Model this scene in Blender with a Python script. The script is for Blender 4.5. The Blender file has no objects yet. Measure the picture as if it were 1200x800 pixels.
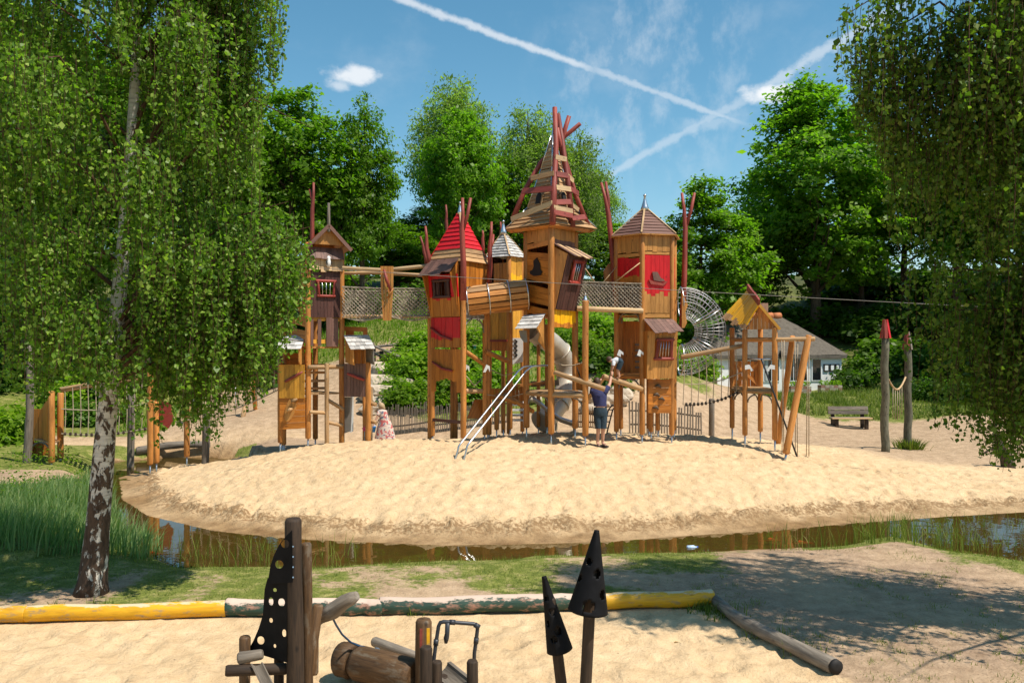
import bpy, bmesh, math, random
import numpy as np
from mathutils import Vector, Matrix

# ------------------------------------------------------------------ camera, sky, sun, exposure
scene = bpy.context.scene
COL = scene.collection
CAMZ = 3.6
F = 1000.0            # focal length in photograph pixels (1200 wide)
cam_data = bpy.data.cameras.new('camera')
cam_data.sensor_width = 36.0
cam_data.lens = 36.0 * F / 1200.0
cam_data.clip_start = 0.1
cam_data.clip_end = 2000
cam = bpy.data.objects.new('camera', cam_data)
cam.location = (0, 0, CAMZ)
cam.rotation_euler = (math.radians(90), 0, 0)
COL.objects.link(cam)
scene.camera = cam

TO_SUN = Vector((0.43, -0.235, 0.872)).normalized()
SUN_EL = math.asin(TO_SUN.z)
sd = bpy.data.lights.new('sun', 'SUN')
sd.energy = 5.0
sd.angle = math.radians(0.55)
sd.color = (1.0, 0.93, 0.82)
sun = bpy.data.objects.new('sun', sd)
sun.rotation_euler = TO_SUN.to_track_quat('Z', 'Y').to_euler()
sun.location = (20, -15, 40)
COL.objects.link(sun)

scene.view_settings.view_transform = 'Standard'
scene.view_settings.look = 'None'
scene.view_settings.exposure = 0.3
scene.view_settings.gamma = 1.0
scene.view_settings.use_curve_mapping = False
scene.cycles.max_bounces = 8
scene.cycles.transparent_max_bounces = 12


def pdir(px, py):
    return Vector(((px - 600) / F, 1.0, -(py - 400) / F)).normalized()


def build_world():
    w = bpy.data.worlds.new('World')
    scene.world = w
    w.use_nodes = True
    nt = w.node_tree
    N, L = nt.nodes, nt.links
    N.clear()
    out = N.new('ShaderNodeOutputWorld')
    bg = N.new('ShaderNodeBackground')
    bg.inputs['Strength'].default_value = 0.13
    L.new(bg.outputs[0], out.inputs[0])
    sky = N.new('ShaderNodeTexSky')
    sky.sky_type = 'NISHITA'
    sky.sun_disc = False
    sky.sun_elevation = SUN_EL
    sky.sun_rotation = math.atan2(TO_SUN.x, TO_SUN.y)
    sky.air_density = 1.0
    sky.dust_density = 0.35
    sky.ozone_density = 2.2
    tc = N.new('ShaderNodeTexCoord')
    nrm = N.new('ShaderNodeVectorMath'); nrm.operation = 'NORMALIZE'
    L.new(tc.outputs['Generated'], nrm.inputs[0])
    D = nrm.outputs[0]

    def math_(op, a, b=None, c=None, clamp=False):
        m = N.new('ShaderNodeMath'); m.operation = op; m.use_clamp = clamp
        for i, v in enumerate((a, b, c)):
            if v is None:
                continue
            if isinstance(v, (int, float)):
                m.inputs[i].default_value = v
            else:
                L.new(v, m.inputs[i])
        return m.outputs[0]

    def dot(vec):
        m = N.new('ShaderNodeVectorMath'); m.operation = 'DOT_PRODUCT'
        L.new(D, m.inputs[0]); m.inputs[1].default_value = vec
        return m.outputs['Value']

    def noise(scale, detail=5.0, rough=0.6, off=(0, 0, 0), stretch=(1, 1, 1)):
        mp = N.new('ShaderNodeMapping')
        mp.inputs['Location'].default_value = off
        mp.inputs['Scale'].default_value = stretch
        L.new(D, mp.inputs['Vector'])
        n = N.new('ShaderNodeTexNoise')
        n.inputs['Scale'].default_value = scale
        n.inputs['Detail'].default_value = detail
        n.inputs['Roughness'].default_value = rough
        L.new(mp.outputs[0], n.inputs['Vector'])
        return n.outputs['Fac']

    def smooth(v, lo, hi):
        m = N.new('ShaderNodeMapRange'); m.interpolation_type = 'SMOOTHSTEP'
        m.clamp = True
        L.new(v, m.inputs['Value'])
        m.inputs['From Min'].default_value = lo
        m.inputs['From Max'].default_value = hi
        return m.outputs['Result']

    total = None

    def add(v):
        nonlocal total
        total = v if total is None else math_('MAXIMUM', total, v)

    wob = noise(9, 4, 0.6)
    fine = noise(70, 5, 0.65)
    wob0 = math_('MULTIPLY', math_('SUBTRACT', wob, 0.5), 0.010)

    def trail(a, b, w0, w1, strength, soft=1.0):
        """a line in the sky through two directions, width in radians at either end"""
        a, b = pdir(*a), pdir(*b)
        n = a.cross(b).normalized()
        t = (b - a).normalized()
        ta, tb = a.dot(t), b.dot(t)
        d = math_('ABSOLUTE', math_('ADD', dot(n), wob0))
        along = dot(t)
        fr = N.new('ShaderNodeMapRange'); fr.clamp = True
        L.new(along, fr.inputs['Value'])
        fr.inputs['From Min'].default_value = ta; fr.inputs['From Max'].default_value = tb
        fr.inputs['To Min'].default_value = w0; fr.inputs['To Max'].default_value = w1
        ratio = math_('DIVIDE', d, fr.outputs[0])
        ratio = math_('ADD', ratio, math_('MULTIPLY', math_('SUBTRACT', fine, 0.5), 1.1 * soft))
        core = smooth(ratio, 1.0, 0.1)
        ends = math_('MULTIPLY', smooth(along, ta - 0.02, ta + 0.02), smooth(along, tb + 0.02, tb - 0.03))
        ahead = math_('GREATER_THAN', dot(Vector((0, 1, 0))), 0.0)
        v = math_('MULTIPLY', math_('MULTIPLY', core, ends), ahead)
        v = math_('MULTIPLY', v, strength)
        add(v)

    trail((455, -6), (700, 85), 0.0062, 0.0058, 0.62, 1.2)
    trail((690, 80), (872, 146), 0.0062, 0.0045, 0.42, 1.6)
    trail((1060, 5), (860, 122), 0.0105, 0.0085, 0.46, 1.7)
    trail((880, 112), (700, 212), 0.0085, 0.0065, 0.34, 1.6)
    trail((800, 150), (876, 134), 0.014, 0.006, 0.26, 2.0)
    # soft cirrus veil
    veil = noise(6, 7, 0.6, (1.3, 0.2, 2.2), (1.2, 1, 1.6))
    vm = N.new('ShaderNodeVectorMath'); vm.operation = 'DOT_PRODUCT'
    add(math_('MULTIPLY', smooth(veil, 0.50, 0.85), 0.20))
    c = pdir(765, 90)
    zone = smooth(dot(c), 0.988, 0.9995)
    st = noise(20, 6, 0.62, (0, 0, 0), (1.6, 1, 1.1))
    add(math_('MULTIPLY', math_('MULTIPLY', smooth(st, 0.42, 0.80), zone), 0.36))

    def cloud(px, py, rx, rz, seed, strength=0.95):
        c = pdir(px, py)
        right = Vector((1, 0, 0)); up = Vector((0, 0, 1))
        right = (right - c * right.dot(c)).normalized()
        up = (up - c * up.dot(c)).normalized()
        u = math_('DIVIDE', dot(right), rx)
        v = math_('DIVIDE', dot(up), rz)
        r = math_('SQRT', math_('ADD', math_('MULTIPLY', u, u), math_('MULTIPLY', v, v)))
        n = noise(34, 6, 0.58, (seed, seed * 0.7, 0), (1, 1, 1.5))
        f = math_('ADD', r, math_('MULTIPLY', math_('SUBTRACT', n, 0.5), 1.7))
        m = math_('MULTIPLY', smooth(f, 1.0, 0.25), math_('GREATER_THAN', dot(c), 0.9))
        add(math_('MULTIPLY', m, strength))

    cloud(418, 88, 0.038, 0.014, 3.1, 0.85)
    cloud(396, 100, 0.020, 0.009, 4.4, 0.55)
    cloud(906, 110, 0.042, 0.016, 5.3, 1.0)
    mix = N.new('ShaderNodeMix'); mix.data_type = 'RGBA'
    L.new(total, mix.inputs['Factor'])
    hsv = N.new('ShaderNodeHueSaturation')
    hsv.inputs['Hue'].default_value = 0.478
    hsv.inputs['Saturation'].default_value = 1.2
    hsv.inputs['Value'].default_value = 0.88
    L.new(sky.outputs[0], hsv.inputs['Color'])
    L.new(hsv.outputs[0], mix.inputs[6])
    mix.inputs[7].default_value = (5.9, 6.1, 6.3, 1)
    L.new(mix.outputs[2], bg.inputs[0])


build_world()

# ------------------------------------------------------------------ helpers
random.seed(7)
RNG = np.random.default_rng(11)
WM = {}


def W(px, py, d):
    return Vector(((px - 600) / F * d, d, CAMZ - (py - 400) / F * d))


def XW(px, d):
    return (px - 600) / F * d


def ZW(py, d):
    return CAMZ - (py - 400) / F * d


def thing(name, label, cat, base=(0, 0, 0), group=None):
    o = bpy.data.objects.new(name, None)
    o.empty_display_size = 0.2
    COL.objects.link(o)
    o.location = base
    WM[o] = Matrix.Translation(Vector(base))
    o['label'] = label
    o['category'] = cat
    if group:
        o['group'] = group
    return o


def tag(o, label=None, cat=None, group=None, kind=None):
    if label:
        o['label'] = label
    if cat:
        o['category'] = cat
    if group:
        o['group'] = group
    if kind:
        o['kind'] = kind
    return o


def place(o, M, parent):
    WM[o] = M
    if parent is not None:
        o.parent = parent
        o.matrix_basis = WM[parent].inverted() @ M
    else:
        o.matrix_basis = M


def frame_of(origin, zdir, hint=None):
    z = Vector(zdir)
    z = z.normalized() if z.length > 1e-4 else Vector((0, 0, 1))
    h = Vector(hint) if hint is not None else (Vector((0, 0, 1)) if abs(z.z) < 0.9 else Vector((1, 0, 0)))
    x = h.cross(z)
    if x.length < 1e-5:
        x = Vector((0, 1, 0)).cross(z)
    x.normalize()
    y = z.cross(x)
    M = Matrix((x, y, z)).transposed().to_4x4()
    M.translation = Vector(origin)
    return M


def mesh_from(name, verts, faces, mats, smooth=False, midx=None):
    me = bpy.data.meshes.new(name)
    me.from_pydata([tuple(v) for v in verts], [], faces)
    if not isinstance(mats, (list, tuple)):
        mats = [mats]
    for m in mats:
        me.materials.append(m)
    if midx is not None:
        me.polygons.foreach_set('material_index', midx)
    if smooth:
        me.polygons.foreach_set('use_smooth', [True] * len(me.polygons))
    me.update()
    return me


def piece(name, verts, faces, mat, parent=None, zdir=(0, 0, 1), origin=None, smooth=False, midx=None, hint=None):
    """one mesh object given in world coordinates; its local Z runs along zdir"""
    vs = [Vector(v) for v in verts]
    if origin is None:
        origin = sum(vs, Vector()) / len(vs)
    M = frame_of(origin, zdir, hint)
    Mi = M.inverted()
    me = mesh_from(name, [Mi @ v for v in vs], faces, mat, smooth, midx)
    o = bpy.data.objects.new(name, me)
    COL.objects.link(o)
    place(o, M, parent)
    return o


HEXF = [(0, 3, 2, 1), (4, 5, 6, 7), (0, 1, 5, 4), (1, 2, 6, 5), (2, 3, 7, 6), (3, 0, 4, 7)]


def plank(name, p0, p1, w, t, nrm, mat, parent):
    """board from p0 to p1, width w across, thickness t along nrm"""
    p0, p1 = Vector(p0), Vector(p1)
    d = (p1 - p0).normalized()
    n = Vector(nrm); n = (n - d * n.dot(d)).normalized()
    s = d.cross(n) * (w / 2)
    n = n * (t / 2)
    vs = [p0 - s - n, p0 + s - n, p0 + s + n, p0 - s + n, p1 - s - n, p1 + s - n, p1 + s + n, p1 - s + n]
    return piece(name, vs, HEXF, mat, parent, d)


def tube_geo(pts, radii, n=8, caps=True, squash=None, jit=0.0, rnd=None):
    pts = [Vector(p) for p in pts]
    if not isinstance(radii, (list, tuple)):
        radii = [radii] * len(pts)
    verts, faces = [], []
    t0 = (pts[1] - pts[0]).normalized()
    up = Vector((0, 0, 1)) if abs(t0.z) < 0.9 else Vector((1, 0, 0))
    x = up.cross(t0).normalized()
    for i, p in enumerate(pts):
        if i == 0:
            t = t0
        elif i == len(pts) - 1:
            t = (pts[-1] - pts[-2]).normalized()
        else:
            t = ((pts[i + 1] - p).normalized() + (p - pts[i - 1]).normalized())
            t = t.normalized() if t.length > 1e-6 else t0
        x = (x - t * x.dot(t)).normalized()
        y = t.cross(x)
        for k in range(n):
            a = 2 * math.pi * k / n
            r = radii[i]
            if jit and rnd:
                r *= 1 + rnd.uniform(-jit, jit)
            cx, cy = math.cos(a) * r, math.sin(a) * r
            if squash:
                cx *= squash[0]; cy *= squash[1]
            verts.append(p + x * cx + y * cy)
    for i in range(len(pts) - 1):
        for k in range(n):
            a, b = i * n + k, i * n + (k + 1) % n
            faces.append((a, b, b + n, a + n))
    if caps:
        faces.append(tuple(range(n - 1, -1, -1)))
        m = (len(pts) - 1) * n
        faces.append(tuple(range(m, m + n)))
    return verts, faces


def tube(name, pts, radii, mat, parent=None, n=8, caps=True, squash=None, jit=0.0, smooth=True, seed=1):
    v, f = tube_geo(pts, radii, n, caps, squash, jit, random.Random(seed))
    o = piece(name, v, f, mat, parent, Vector(pts[-1]) - Vector(pts[0]), origin=pts[0], smooth=smooth)
    if smooth:
        me = o.data
        flags = [True] * len(me.polygons)
        if caps:
            flags[-1] = flags[-2] = False
        me.polygons.foreach_set('use_smooth', flags)
    return o


def log(name, p0, p1, r, mat, parent=None, r1=None, bend=0.0, n=10, seed=0):
    """a slightly crooked round timber"""
    p0, p1 = Vector(p0), Vector(p1)
    rr = random.Random(seed + int(abs(p0.x * 131 + p0.y * 57 + p0.z * 17) * 10))
    r1 = r if r1 is None else r1
    L = (p1 - p0).length
    d = (p1 - p0).normalized()
    side = d.orthogonal().normalized()
    side2 = d.cross(side)
    segs = max(2, min(8, int(L / 0.5) + 1))
    pts, rad = [], []
    for i in range(segs + 1):
        f = i / segs
        e = bend * math.sin(math.pi * f)
        j = 0.06 * r if 0 < i < segs else 0
        pts.append(p0.lerp(p1, f) + side * (e + rr.uniform(-j, j)) + side2 * rr.uniform(-j, j))
        rad.append((r + (r1 - r) * f) * (1 + rr.uniform(-0.03, 0.03)))
    # rounded ends
    e = min(0.35 * r, 0.1 * L)
    pts = [pts[0], pts[0] + d * e] + pts[1:-1] + [pts[-1] - d * e, pts[-1]]
    rad = [rad[0] * 0.82, rad[0]] + rad[1:-1] + [rad[-1], rad[-1] * 0.82]
    return tube(name, pts, rad, mat, parent, n)


class Join:
    """several shapes collected into ONE part"""
    def __init__(s):
        s.v, s.f = [], []

    def add(s, v, f):
        o = len(s.v)
        s.v += [Vector(a) for a in v]
        s.f += [tuple(i + o for i in q) for q in f]

    def tube(s, pts, r, n=5, caps=False):
        s.add(*tube_geo(pts, r, n, caps))

    def plank(s, p0, p1, w, t, nrm):
        p0, p1 = Vector(p0), Vector(p1)
        d = (p1 - p0).normalized()
        n = Vector(nrm); n = (n - d * n.dot(d)).normalized()
        sd = d.cross(n) * (w / 2)
        n = n * (t / 2)
        s.add([p0 - sd - n, p0 + sd - n, p0 + sd + n, p0 - sd + n, p1 - sd - n, p1 + sd - n, p1 + sd + n, p1 - sd + n], HEXF)

    def build(s, name, mat, parent=None, smooth=False, zdir=(0, 0, 1)):
        return piece(name, s.v, s.f, mat, parent, zdir, smooth=smooth)


def panel(parent, bl, br, tr, tl, n, mat, t=0.03, name='plank', gap=0.006, jb=0.0, jt=0.0, hole=None, split=None,
          out=None, seed=0, bot=None):
    """n boards filling a quad, running from its bottom edge (bl, br) to its top edge (tl, tr)
    split = (v, jitter, lower material); hole = (u0, u1, v0, v1); bot(u) = lift of the lower end as a fraction"""
    bl, br, tr, tl = map(Vector, (bl, br, tr, tl))
    nr = (br - bl).cross(tl - bl).normalized()
    if out is not None and nr.dot(Vector(out)) < 0:
        nr = -nr
    Wd = (br - bl).length
    H = (tl - bl).length
    rr = random.Random(seed + 5)

    def at(u, v):
        return bl.lerp(br, u).lerp(tl.lerp(tr, u), v)
    for i in range(n):
        u0, u1 = i / n + gap / Wd / 2, (i + 1) / n - gap / Wd / 2
        um = (u0 + u1) / 2
        v0 = (bot(um) if bot else 0) + rr.uniform(-jb, jb) / H
        v1 = 1 + rr.uniform(-jt, jt) / H
        spans = [(v0, v1)]
        if hole and u1 > hole[0] + 0.01 and u0 < hole[1] - 0.01:
            spans = [(v0, hole[2]), (hole[3], v1)]
        e = nr * (rr.uniform(-0.004, 0.004))
        for a, b in spans:
            if b - a < 0.02:
                continue
            if split and a + 0.03 < split[0] < b - 0.03:
                m = split[0] + rr.uniform(-split[1], split[1])
                levels = [a, m, b]
            else:
                levels = [a, b]
            vs = []
            for v in levels:
                vs += [at(u0, v) + e, at(u1, v) + e, at(u1, v) + e + nr * t, at(u0, v) + e + nr * t]
            fs, mi = [(0, 3, 2, 1)], [0]
            k = len(levels)
            for j in range(k - 1):
                o = j * 4
                low = 1 if (k == 3 and j == 0) else 0
                for q in ((0, 1, 5, 4), (1, 2, 6, 5), (2, 3, 7, 6), (3, 0, 4, 7)):
                    fs.append(tuple(o + x for x in q)); mi.append(low)
            o = (k - 1) * 4
            fs.append((o, o + 1, o + 2, o + 3)); mi.append(0)
            if k == 3:
                mi[0] = 1
                piece(name, vs, fs, [mat, split[2]], parent, at(um, 1) - at(um, 0), midx=mi)
            else:
                mm = split[2] if (split and b <= split[0]) else mat
                piece(name, vs, fs, mm, parent, at(um, 1) - at(um, 0))


def roof_face(parent, e0, e1, t1, t0, rows, cols, mat, t=0.03, name='roof_board', out=(0, -0.5, 1), lap=0.25, jit=0.0, seed=0, gap=0.006):
    """courses from the eave e0-e1 up to t0-t1, each course cut in cols boards; mat may be a function of (row, col)"""
    e0, e1, t1, t0 = map(Vector, (e0, e1, t1, t0))
    nr = (e1 - e0).cross(t0 - e0).normalized()
    if nr.dot(Vector(out)) < 0:
        nr = -nr
    rr = random.Random(seed + 3)

    def at(u, v):
        return e0.lerp(e1, u).lerp(t0.lerp(t1, u), v)
    for r in range(rows):
        for c in range(cols):
            wd = (at(1, (r + 0.5) / rows) - at(0, (r + 0.5) / rows)).length
            g = min(gap / max(wd, 0.05), 0.1) / 2 if cols > 1 else -0.004
            off = (0.5 / cols if (r % 2 and cols > 1) else 0)
            u0 = max(0, c / cols - off) + g
            u1 = min(1, (c + 1) / cols - off) - g
            if cols > 1 and c == cols - 1 and off:
                u1 = 1 - g
            v0 = r / rows + rr.uniform(-jit, jit) / rows
            v1 = min(1.0, (r + 1 + lap) / rows)
            lo = nr * (t * 1.35 + rr.uniform(0, 0.2) * t)
            hi = nr * (t * 0.25)
            th = nr * (-t * 0.75)
            vs = [at(u0, v0) + lo + th, at(u1, v0) + lo + th, at(u1, v1) + hi + th, at(u0, v1) + hi + th,
                  at(u0, v0) + lo, at(u1, v0) + lo, at(u1, v1) + hi, at(u0, v1) + hi]
            m = mat(r, c) if callable(mat) else mat
            piece(name, vs, HEXF, m, parent, e1 - e0)


def prism(name, poly, thick, mat, parent=None, zdir=None, bevel=0):
    """planar outline (world points) given a thickness along its normal"""
    poly = [Vector(p) for p in poly]
    n = Vector()
    for i in range(len(poly)):
        a, b = poly[i], poly[(i + 1) % len(poly)]
        n += a.cross(b)
    n.normalize()
    k = len(poly)
    vs = [p - n * thick / 2 for p in poly] + [p + n * thick / 2 for p in poly]
    fs = [tuple(range(k - 1, -1, -1)), tuple(range(k, 2 * k))]
    fs += [(i, (i + 1) % k, (i + 1) % k + k, i + k) for i in range(k)]
    return piece(name, vs, fs, mat, parent, zdir or (poly[1] - poly[0]))


def lathe(name, base, axis, prof, mat, parent=None, n=14, smooth=True):
    """prof = [(distance along axis, radius)]"""
    base, axis = Vector(base), Vector(axis).normalized()
    pts = [base + axis * h for h, r in prof]
    x = axis.orthogonal().normalized(); y = axis.cross(x)
    vs, fs = [], []
    for p, (h, r) in zip(pts, prof):
        for k in range(n):
            a = 2 * math.pi * k / n
            vs.append(p + (x * math.cos(a) + y * math.sin(a)) * r)
    for i in range(len(prof) - 1):
        for k in range(n):
            a, b = i * n + k, i * n + (k + 1) % n
            fs.append((a, b, b + n, a + n))
    fs.append(tuple(range(n - 1, -1, -1)))
    m = (len(prof) - 1) * n
    fs.append(tuple(range(m, m + n)))
    return piece(name, vs, fs, mat, parent, axis, origin=base, smooth=smooth)


# ------------------------------------------------------------------ materials
MATS = {}


def new_mat(name):
    m = bpy.data.materials.new(name)
    m.use_nodes = True
    nt = m.node_tree
    nt.nodes.clear()
    out = nt.nodes.new('ShaderNodeOutputMaterial')
    bs = nt.nodes.new('ShaderNodeBsdfPrincipled')
    nt.links.new(bs.outputs[0], out.inputs['Surface'])
    MATS[name] = m
    return m, nt, bs, out


def nd(nt, typ, **kw):
    n = nt.nodes.new(typ)
    for k, v in kw.items():
        setattr(n, k, v)
    return n


def ramp(nt, fac, stops):
    r = nt.nodes.new('ShaderNodeValToRGB')
    els = r.color_ramp.elements
    while len(els) < len(stops):
        els.new(0.5)
    for e, (p, c) in zip(els, stops):
        e.position = p
        e.color = (*c, 1) if len(c) == 3 else c
    nt.links.new(fac, r.inputs[0])
    return r.outputs['Color']


def mixc(nt, fac, a, b, blend='MIX'):
    m = nt.nodes.new('ShaderNodeMix'); m.data_type = 'RGBA'; m.blend_type = blend
    for sock, v in ((m.inputs[0], fac), (m.inputs[6], a), (m.inputs[7], b)):
        if isinstance(v, (int, float)):
            sock.default_value = v
        elif isinstance(v, tuple):
            sock.default_value = (*v, 1) if len(v) == 3 else v
        else:
            nt.links.new(v, sock)
    return m.outputs[2]


def tex_noise(nt, vec, scale, detail=4, rough=0.55, dist=0.0):
    n = nt.nodes.new('ShaderNodeTexNoise')
    n.inputs['Scale'].default_value = scale
    n.inputs['Detail'].default_value = detail
    n.inputs['Roughness'].default_value = rough
    n.inputs['Distortion'].default_value = dist
    if vec is not None:
        nt.links.new(vec, n.inputs['Vector'])
    return n.outputs['Fac']


def obj_vec(nt, scale=(1, 1, 1), per_object=True):
    tc = nt.nodes.new('ShaderNodeTexCoord')
    mp = nt.nodes.new('ShaderNodeMapping')
    mp.inputs['Scale'].default_value = scale
    nt.links.new(tc.outputs['Object'], mp.inputs['Vector'])
    if per_object:
        oi = nt.nodes.new('ShaderNodeObjectInfo')
        mu = nt.nodes.new('ShaderNodeMath'); mu.operation = 'MULTIPLY'
        mu.inputs[1].default_value = 61.0
        nt.links.new(oi.outputs['Random'], mu.inputs[0])
        nt.links.new(mu.outputs[0], mp.inputs['Location'])
    return mp.outputs[0]


def bump(nt, bs, h, strength=0.3, dist=0.01):
    b = nt.nodes.new('ShaderNodeBump')
    b.inputs['Strength'].default_value = strength
    b.inputs['Distance'].default_value = dist
    nt.links.new(h, b.inputs['Height'])
    nt.links.new(b.outputs[0], bs.inputs['Normal'])


def wood(name, dark, light, rough=0.6, grain=1.0, wear=None, wear_amt=0.5, var=0.25, spec=0.35, top=None, topn=(0.5, 0.7)):
    """timber or painted timber: grain along local Z, tone differs from piece to piece, optional worn patches"""
    m, nt, bs, out = new_mat(name)
    v = obj_vec(nt, (14, 14, 1.1))
    g = tex_noise(nt, v, 2.2 * grain, 6, 0.62, 0.6)
    col = ramp(nt, g, [(0.28, dark), (0.72, light)])
    if wear is not None:
        v2 = obj_vec(nt, (5, 5, 2))
        w = tex_noise(nt, v2, 2.5, 7, 0.7)
        wf = ramp(nt, w, [(0.62 - 0.2 * wear_amt, (0, 0, 0)), (0.70 - 0.12 * wear_amt, (1, 1, 1))])
        col = mixc(nt, wf, col, wear)
    # water stains, knots and scuffs
    sv = obj_vec(nt, (3.0, 3.0, 0.7))
    sn = tex_noise(nt, sv, 1.6, 5, 0.6)
    col = mixc(nt, 1.0, col, ramp(nt, sn, [(0.30, (0.62, 0.60, 0.58)), (0.52, (1.0, 1.0, 1.0)), (0.78, (1.10, 1.06, 1.0))]), 'MULTIPLY')
    kv = nd(nt, 'ShaderNodeTexVoronoi'); kv.inputs['Scale'].default_value = 1.0
    nt.links.new(obj_vec(nt, (7, 7, 3.2)), kv.inputs['Vector'])
    col = mixc(nt, ramp(nt, kv.outputs['Distance'], [(0.07, (0.75, 0.75, 0.75)), (0.15, (0, 0, 0))]), col, tuple(0.35 * c for c in dark))
    if top is not None:      # paint worn away along the upper side
        ge = nd(nt, 'ShaderNodeNewGeometry')
        sp = nd(nt, 'ShaderNodeSeparateXYZ'); nt.links.new(ge.outputs['Normal'], sp.inputs[0])
        wn = tex_noise(nt, obj_vec(nt, (4, 4, 1.6)), 3.0, 7, 0.7)
        ma = nd(nt, 'ShaderNodeMath', operation='MULTIPLY_ADD')
        nt.links.new(wn, ma.inputs[0]); ma.inputs[1].default_value = 1.7; nt.links.new(sp.outputs['Z'], ma.inputs[2])
        sb = nd(nt, 'ShaderNodeMath', operation='SUBTRACT'); nt.links.new(ma.outputs[0], sb.inputs[0]); sb.inputs[1].default_value = 0.85
        tf = ramp(nt, sb.outputs[0], [(topn[0], (0, 0, 0)), (min(1.0, topn[1]), (1, 1, 1))])
        col = mixc(nt, tf, col, top)
    oi = nd(nt, 'ShaderNodeObjectInfo')
    mr = nd(nt, 'ShaderNodeMapRange')
    nt.links.new(oi.outputs['Random'], mr.inputs[0])
    mr.inputs['To Min'].default_value = 1 - var
    mr.inputs['To Max'].default_value = 1 + var * 0.7
    col = mixc(nt, 1.0, col, mr.outputs[0], 'MULTIPLY')
    nt.links.new(col, bs.inputs['Base Color'])
    bs.inputs['Roughness'].default_value = rough
    bs.inputs['Specular IOR Level'].default_value = spec
    bump(nt, bs, g, 0.35, 0.006)
    return m


def plain(name, col, rough=0.6, metal=0.0, noise=None, var=0.15, spec=0.4, bumpy=0.0):
    m, nt, bs, out = new_mat(name)
    if noise:
        v = obj_vec(nt)
        g = tex_noise(nt, v, noise, 6, 0.6)
        c = ramp(nt, g, [(0.3, tuple(x * (1 - var) for x in col)), (0.7, tuple(min(1, x * (1 + var)) for x in col))])
        nt.links.new(c, bs.inputs['Base Color'])
        if bumpy:
            bump(nt, bs, g, bumpy, 0.02)
    else:
        bs.inputs['Base Color'].default_value = (*col, 1)
    bs.inputs['Roughness'].default_value = rough
    bs.inputs['Metallic'].default_value = metal
    bs.inputs['Specular IOR Level'].default_value = spec
    return m


TIMBER = wood('oiled timber', (0.38, 0.140, 0.028), (0.66, 0.290, 0.075), 0.5)
TIMBER_P = wood('oiled timber panel', (0.36, 0.110, 0.012), (0.60, 0.220, 0.030), 0.5)
HONEY = wood('honey board', (0.38, 0.165, 0.036), (0.64, 0.31, 0.085), 0.5)
PALE = wood('pale raw timber', (0.42, 0.27, 0.13), (0.68, 0.47, 0.26), 0.65)
ROUND = wood('peeled log', (0.30, 0.17, 0.075), (0.58, 0.36, 0.17), 0.65, wear=(0.33, 0.26, 0.19), wear_amt=0.3)
ROOFWOOD = wood('tan roof board', (0.30, 0.165, 0.07), (0.56, 0.34, 0.165), 0.65)
SHINGLE = wood('weathered grey shingle', (0.36, 0.34, 0.32), (0.70, 0.67, 0.63), 0.75, var=0.3)
BROWN = wood('dark brown stain', (0.060, 0.022, 0.016), (0.115, 0.048, 0.036), 0.55)
BROWN2 = wood('mid brown stain', (0.13, 0.062, 0.045), (0.215, 0.115, 0.088), 0.6)
RED = wood('bright red paint', (0.52, 0.008, 0.012), (0.70, 0.016, 0.020), 0.45, var=0.12)
REDPOLE = wood('oxide red stain', (0.19, 0.032, 0.022), (0.34, 0.072, 0.050), 0.55)
REDB = wood('red bar stain', (0.24, 0.030, 0.020), (0.40, 0.065, 0.045), 0.5)
YELLOW = wood('yellow paint', (0.80, 0.39, 0.008), (0.92, 0.49, 0.012), 0.45, var=0.08)
YELWOOD = wood('golden stained board', (0.50, 0.22, 0.02), (0.72, 0.36, 0.045), 0.5)
GREYWOOD = wood('weathered grey timber', (0.10, 0.080, 0.062), (0.29, 0.245, 0.195), 0.8)
DARKWOOD = wood('shade-dark weathered timber', (0.014, 0.009, 0.006), (0.060, 0.036, 0.020), 0.75, grain=1.6)  # weathered wood, with tree shade over the foreground posts put into its colour
LOGWOOD = wood('brown worn log', (0.045, 0.023, 0.010), (0.165, 0.088, 0.036), 0.7, grain=1.5, wear=(0.16, 0.12, 0.08), wear_amt=0.5)
YELLOG = wood('yellow log paint', (0.56, 0.27, 0.008), (0.78, 0.42, 0.015), 0.5, wear=(0.36, 0.24, 0.11), wear_amt=0.42, var=0.05, top=(0.60, 0.48, 0.30), topn=(0.86, 1.0))
TEAL = wood('dark green log paint', (0.014, 0.040, 0.028), (0.036, 0.078, 0.054), 0.6, wear=(0.36, 0.19, 0.13), wear_amt=0.55, var=0.1, top=(0.56, 0.42, 0.33), topn=(0.60, 0.72))
STEEL = plain('galvanised steel', (0.62, 0.63, 0.64), 0.33, 1.0, noise=6, var=0.12)
STEELDARK = plain('grey painted steel', (0.045, 0.048, 0.055), 0.45, 0.3)
SLIDE = plain('brushed slide steel', (0.52, 0.47, 0.40), 0.5, 0.45, noise=4, var=0.15)
ROPE = plain('hemp rope', (0.40, 0.32, 0.22), 0.9, noise=30, var=0.3)
ROPEDARK = plain('dark net rope', (0.30, 0.25, 0.19), 0.9, noise=11, var=0.75)
RUBBER = plain('black rubber', (0.007, 0.007, 0.008), 0.7, noise=8, var=0.4, bumpy=0.1, spec=0.12)
WIRE = plain('grey wire', (0.42, 0.42, 0.42), 0.5, 0.5)
WHITE = plain('white panel', (0.74, 0.74, 0.72), 0.5, noise=4, var=0.06)
BLACK = plain('plain black', (0.012, 0.010, 0.009), 0.7)  # plain black; on the tower panels it stands for shade inside holes
GREYPLATE = plain('grey fibre board', (0.19, 0.17, 0.145), 0.6, noise=6, var=0.15)
STONE = plain('pale sandstone', (0.44, 0.36, 0.27), 0.85, noise=3, var=0.35, bumpy=0.6)
HOLD = plain('climbing hold', (0.11, 0.075, 0.05), 0.7, noise=10, var=0.3)
SKIN = plain('skin', (0.50, 0.27, 0.18), 0.5, noise=12, var=0.06)
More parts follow.
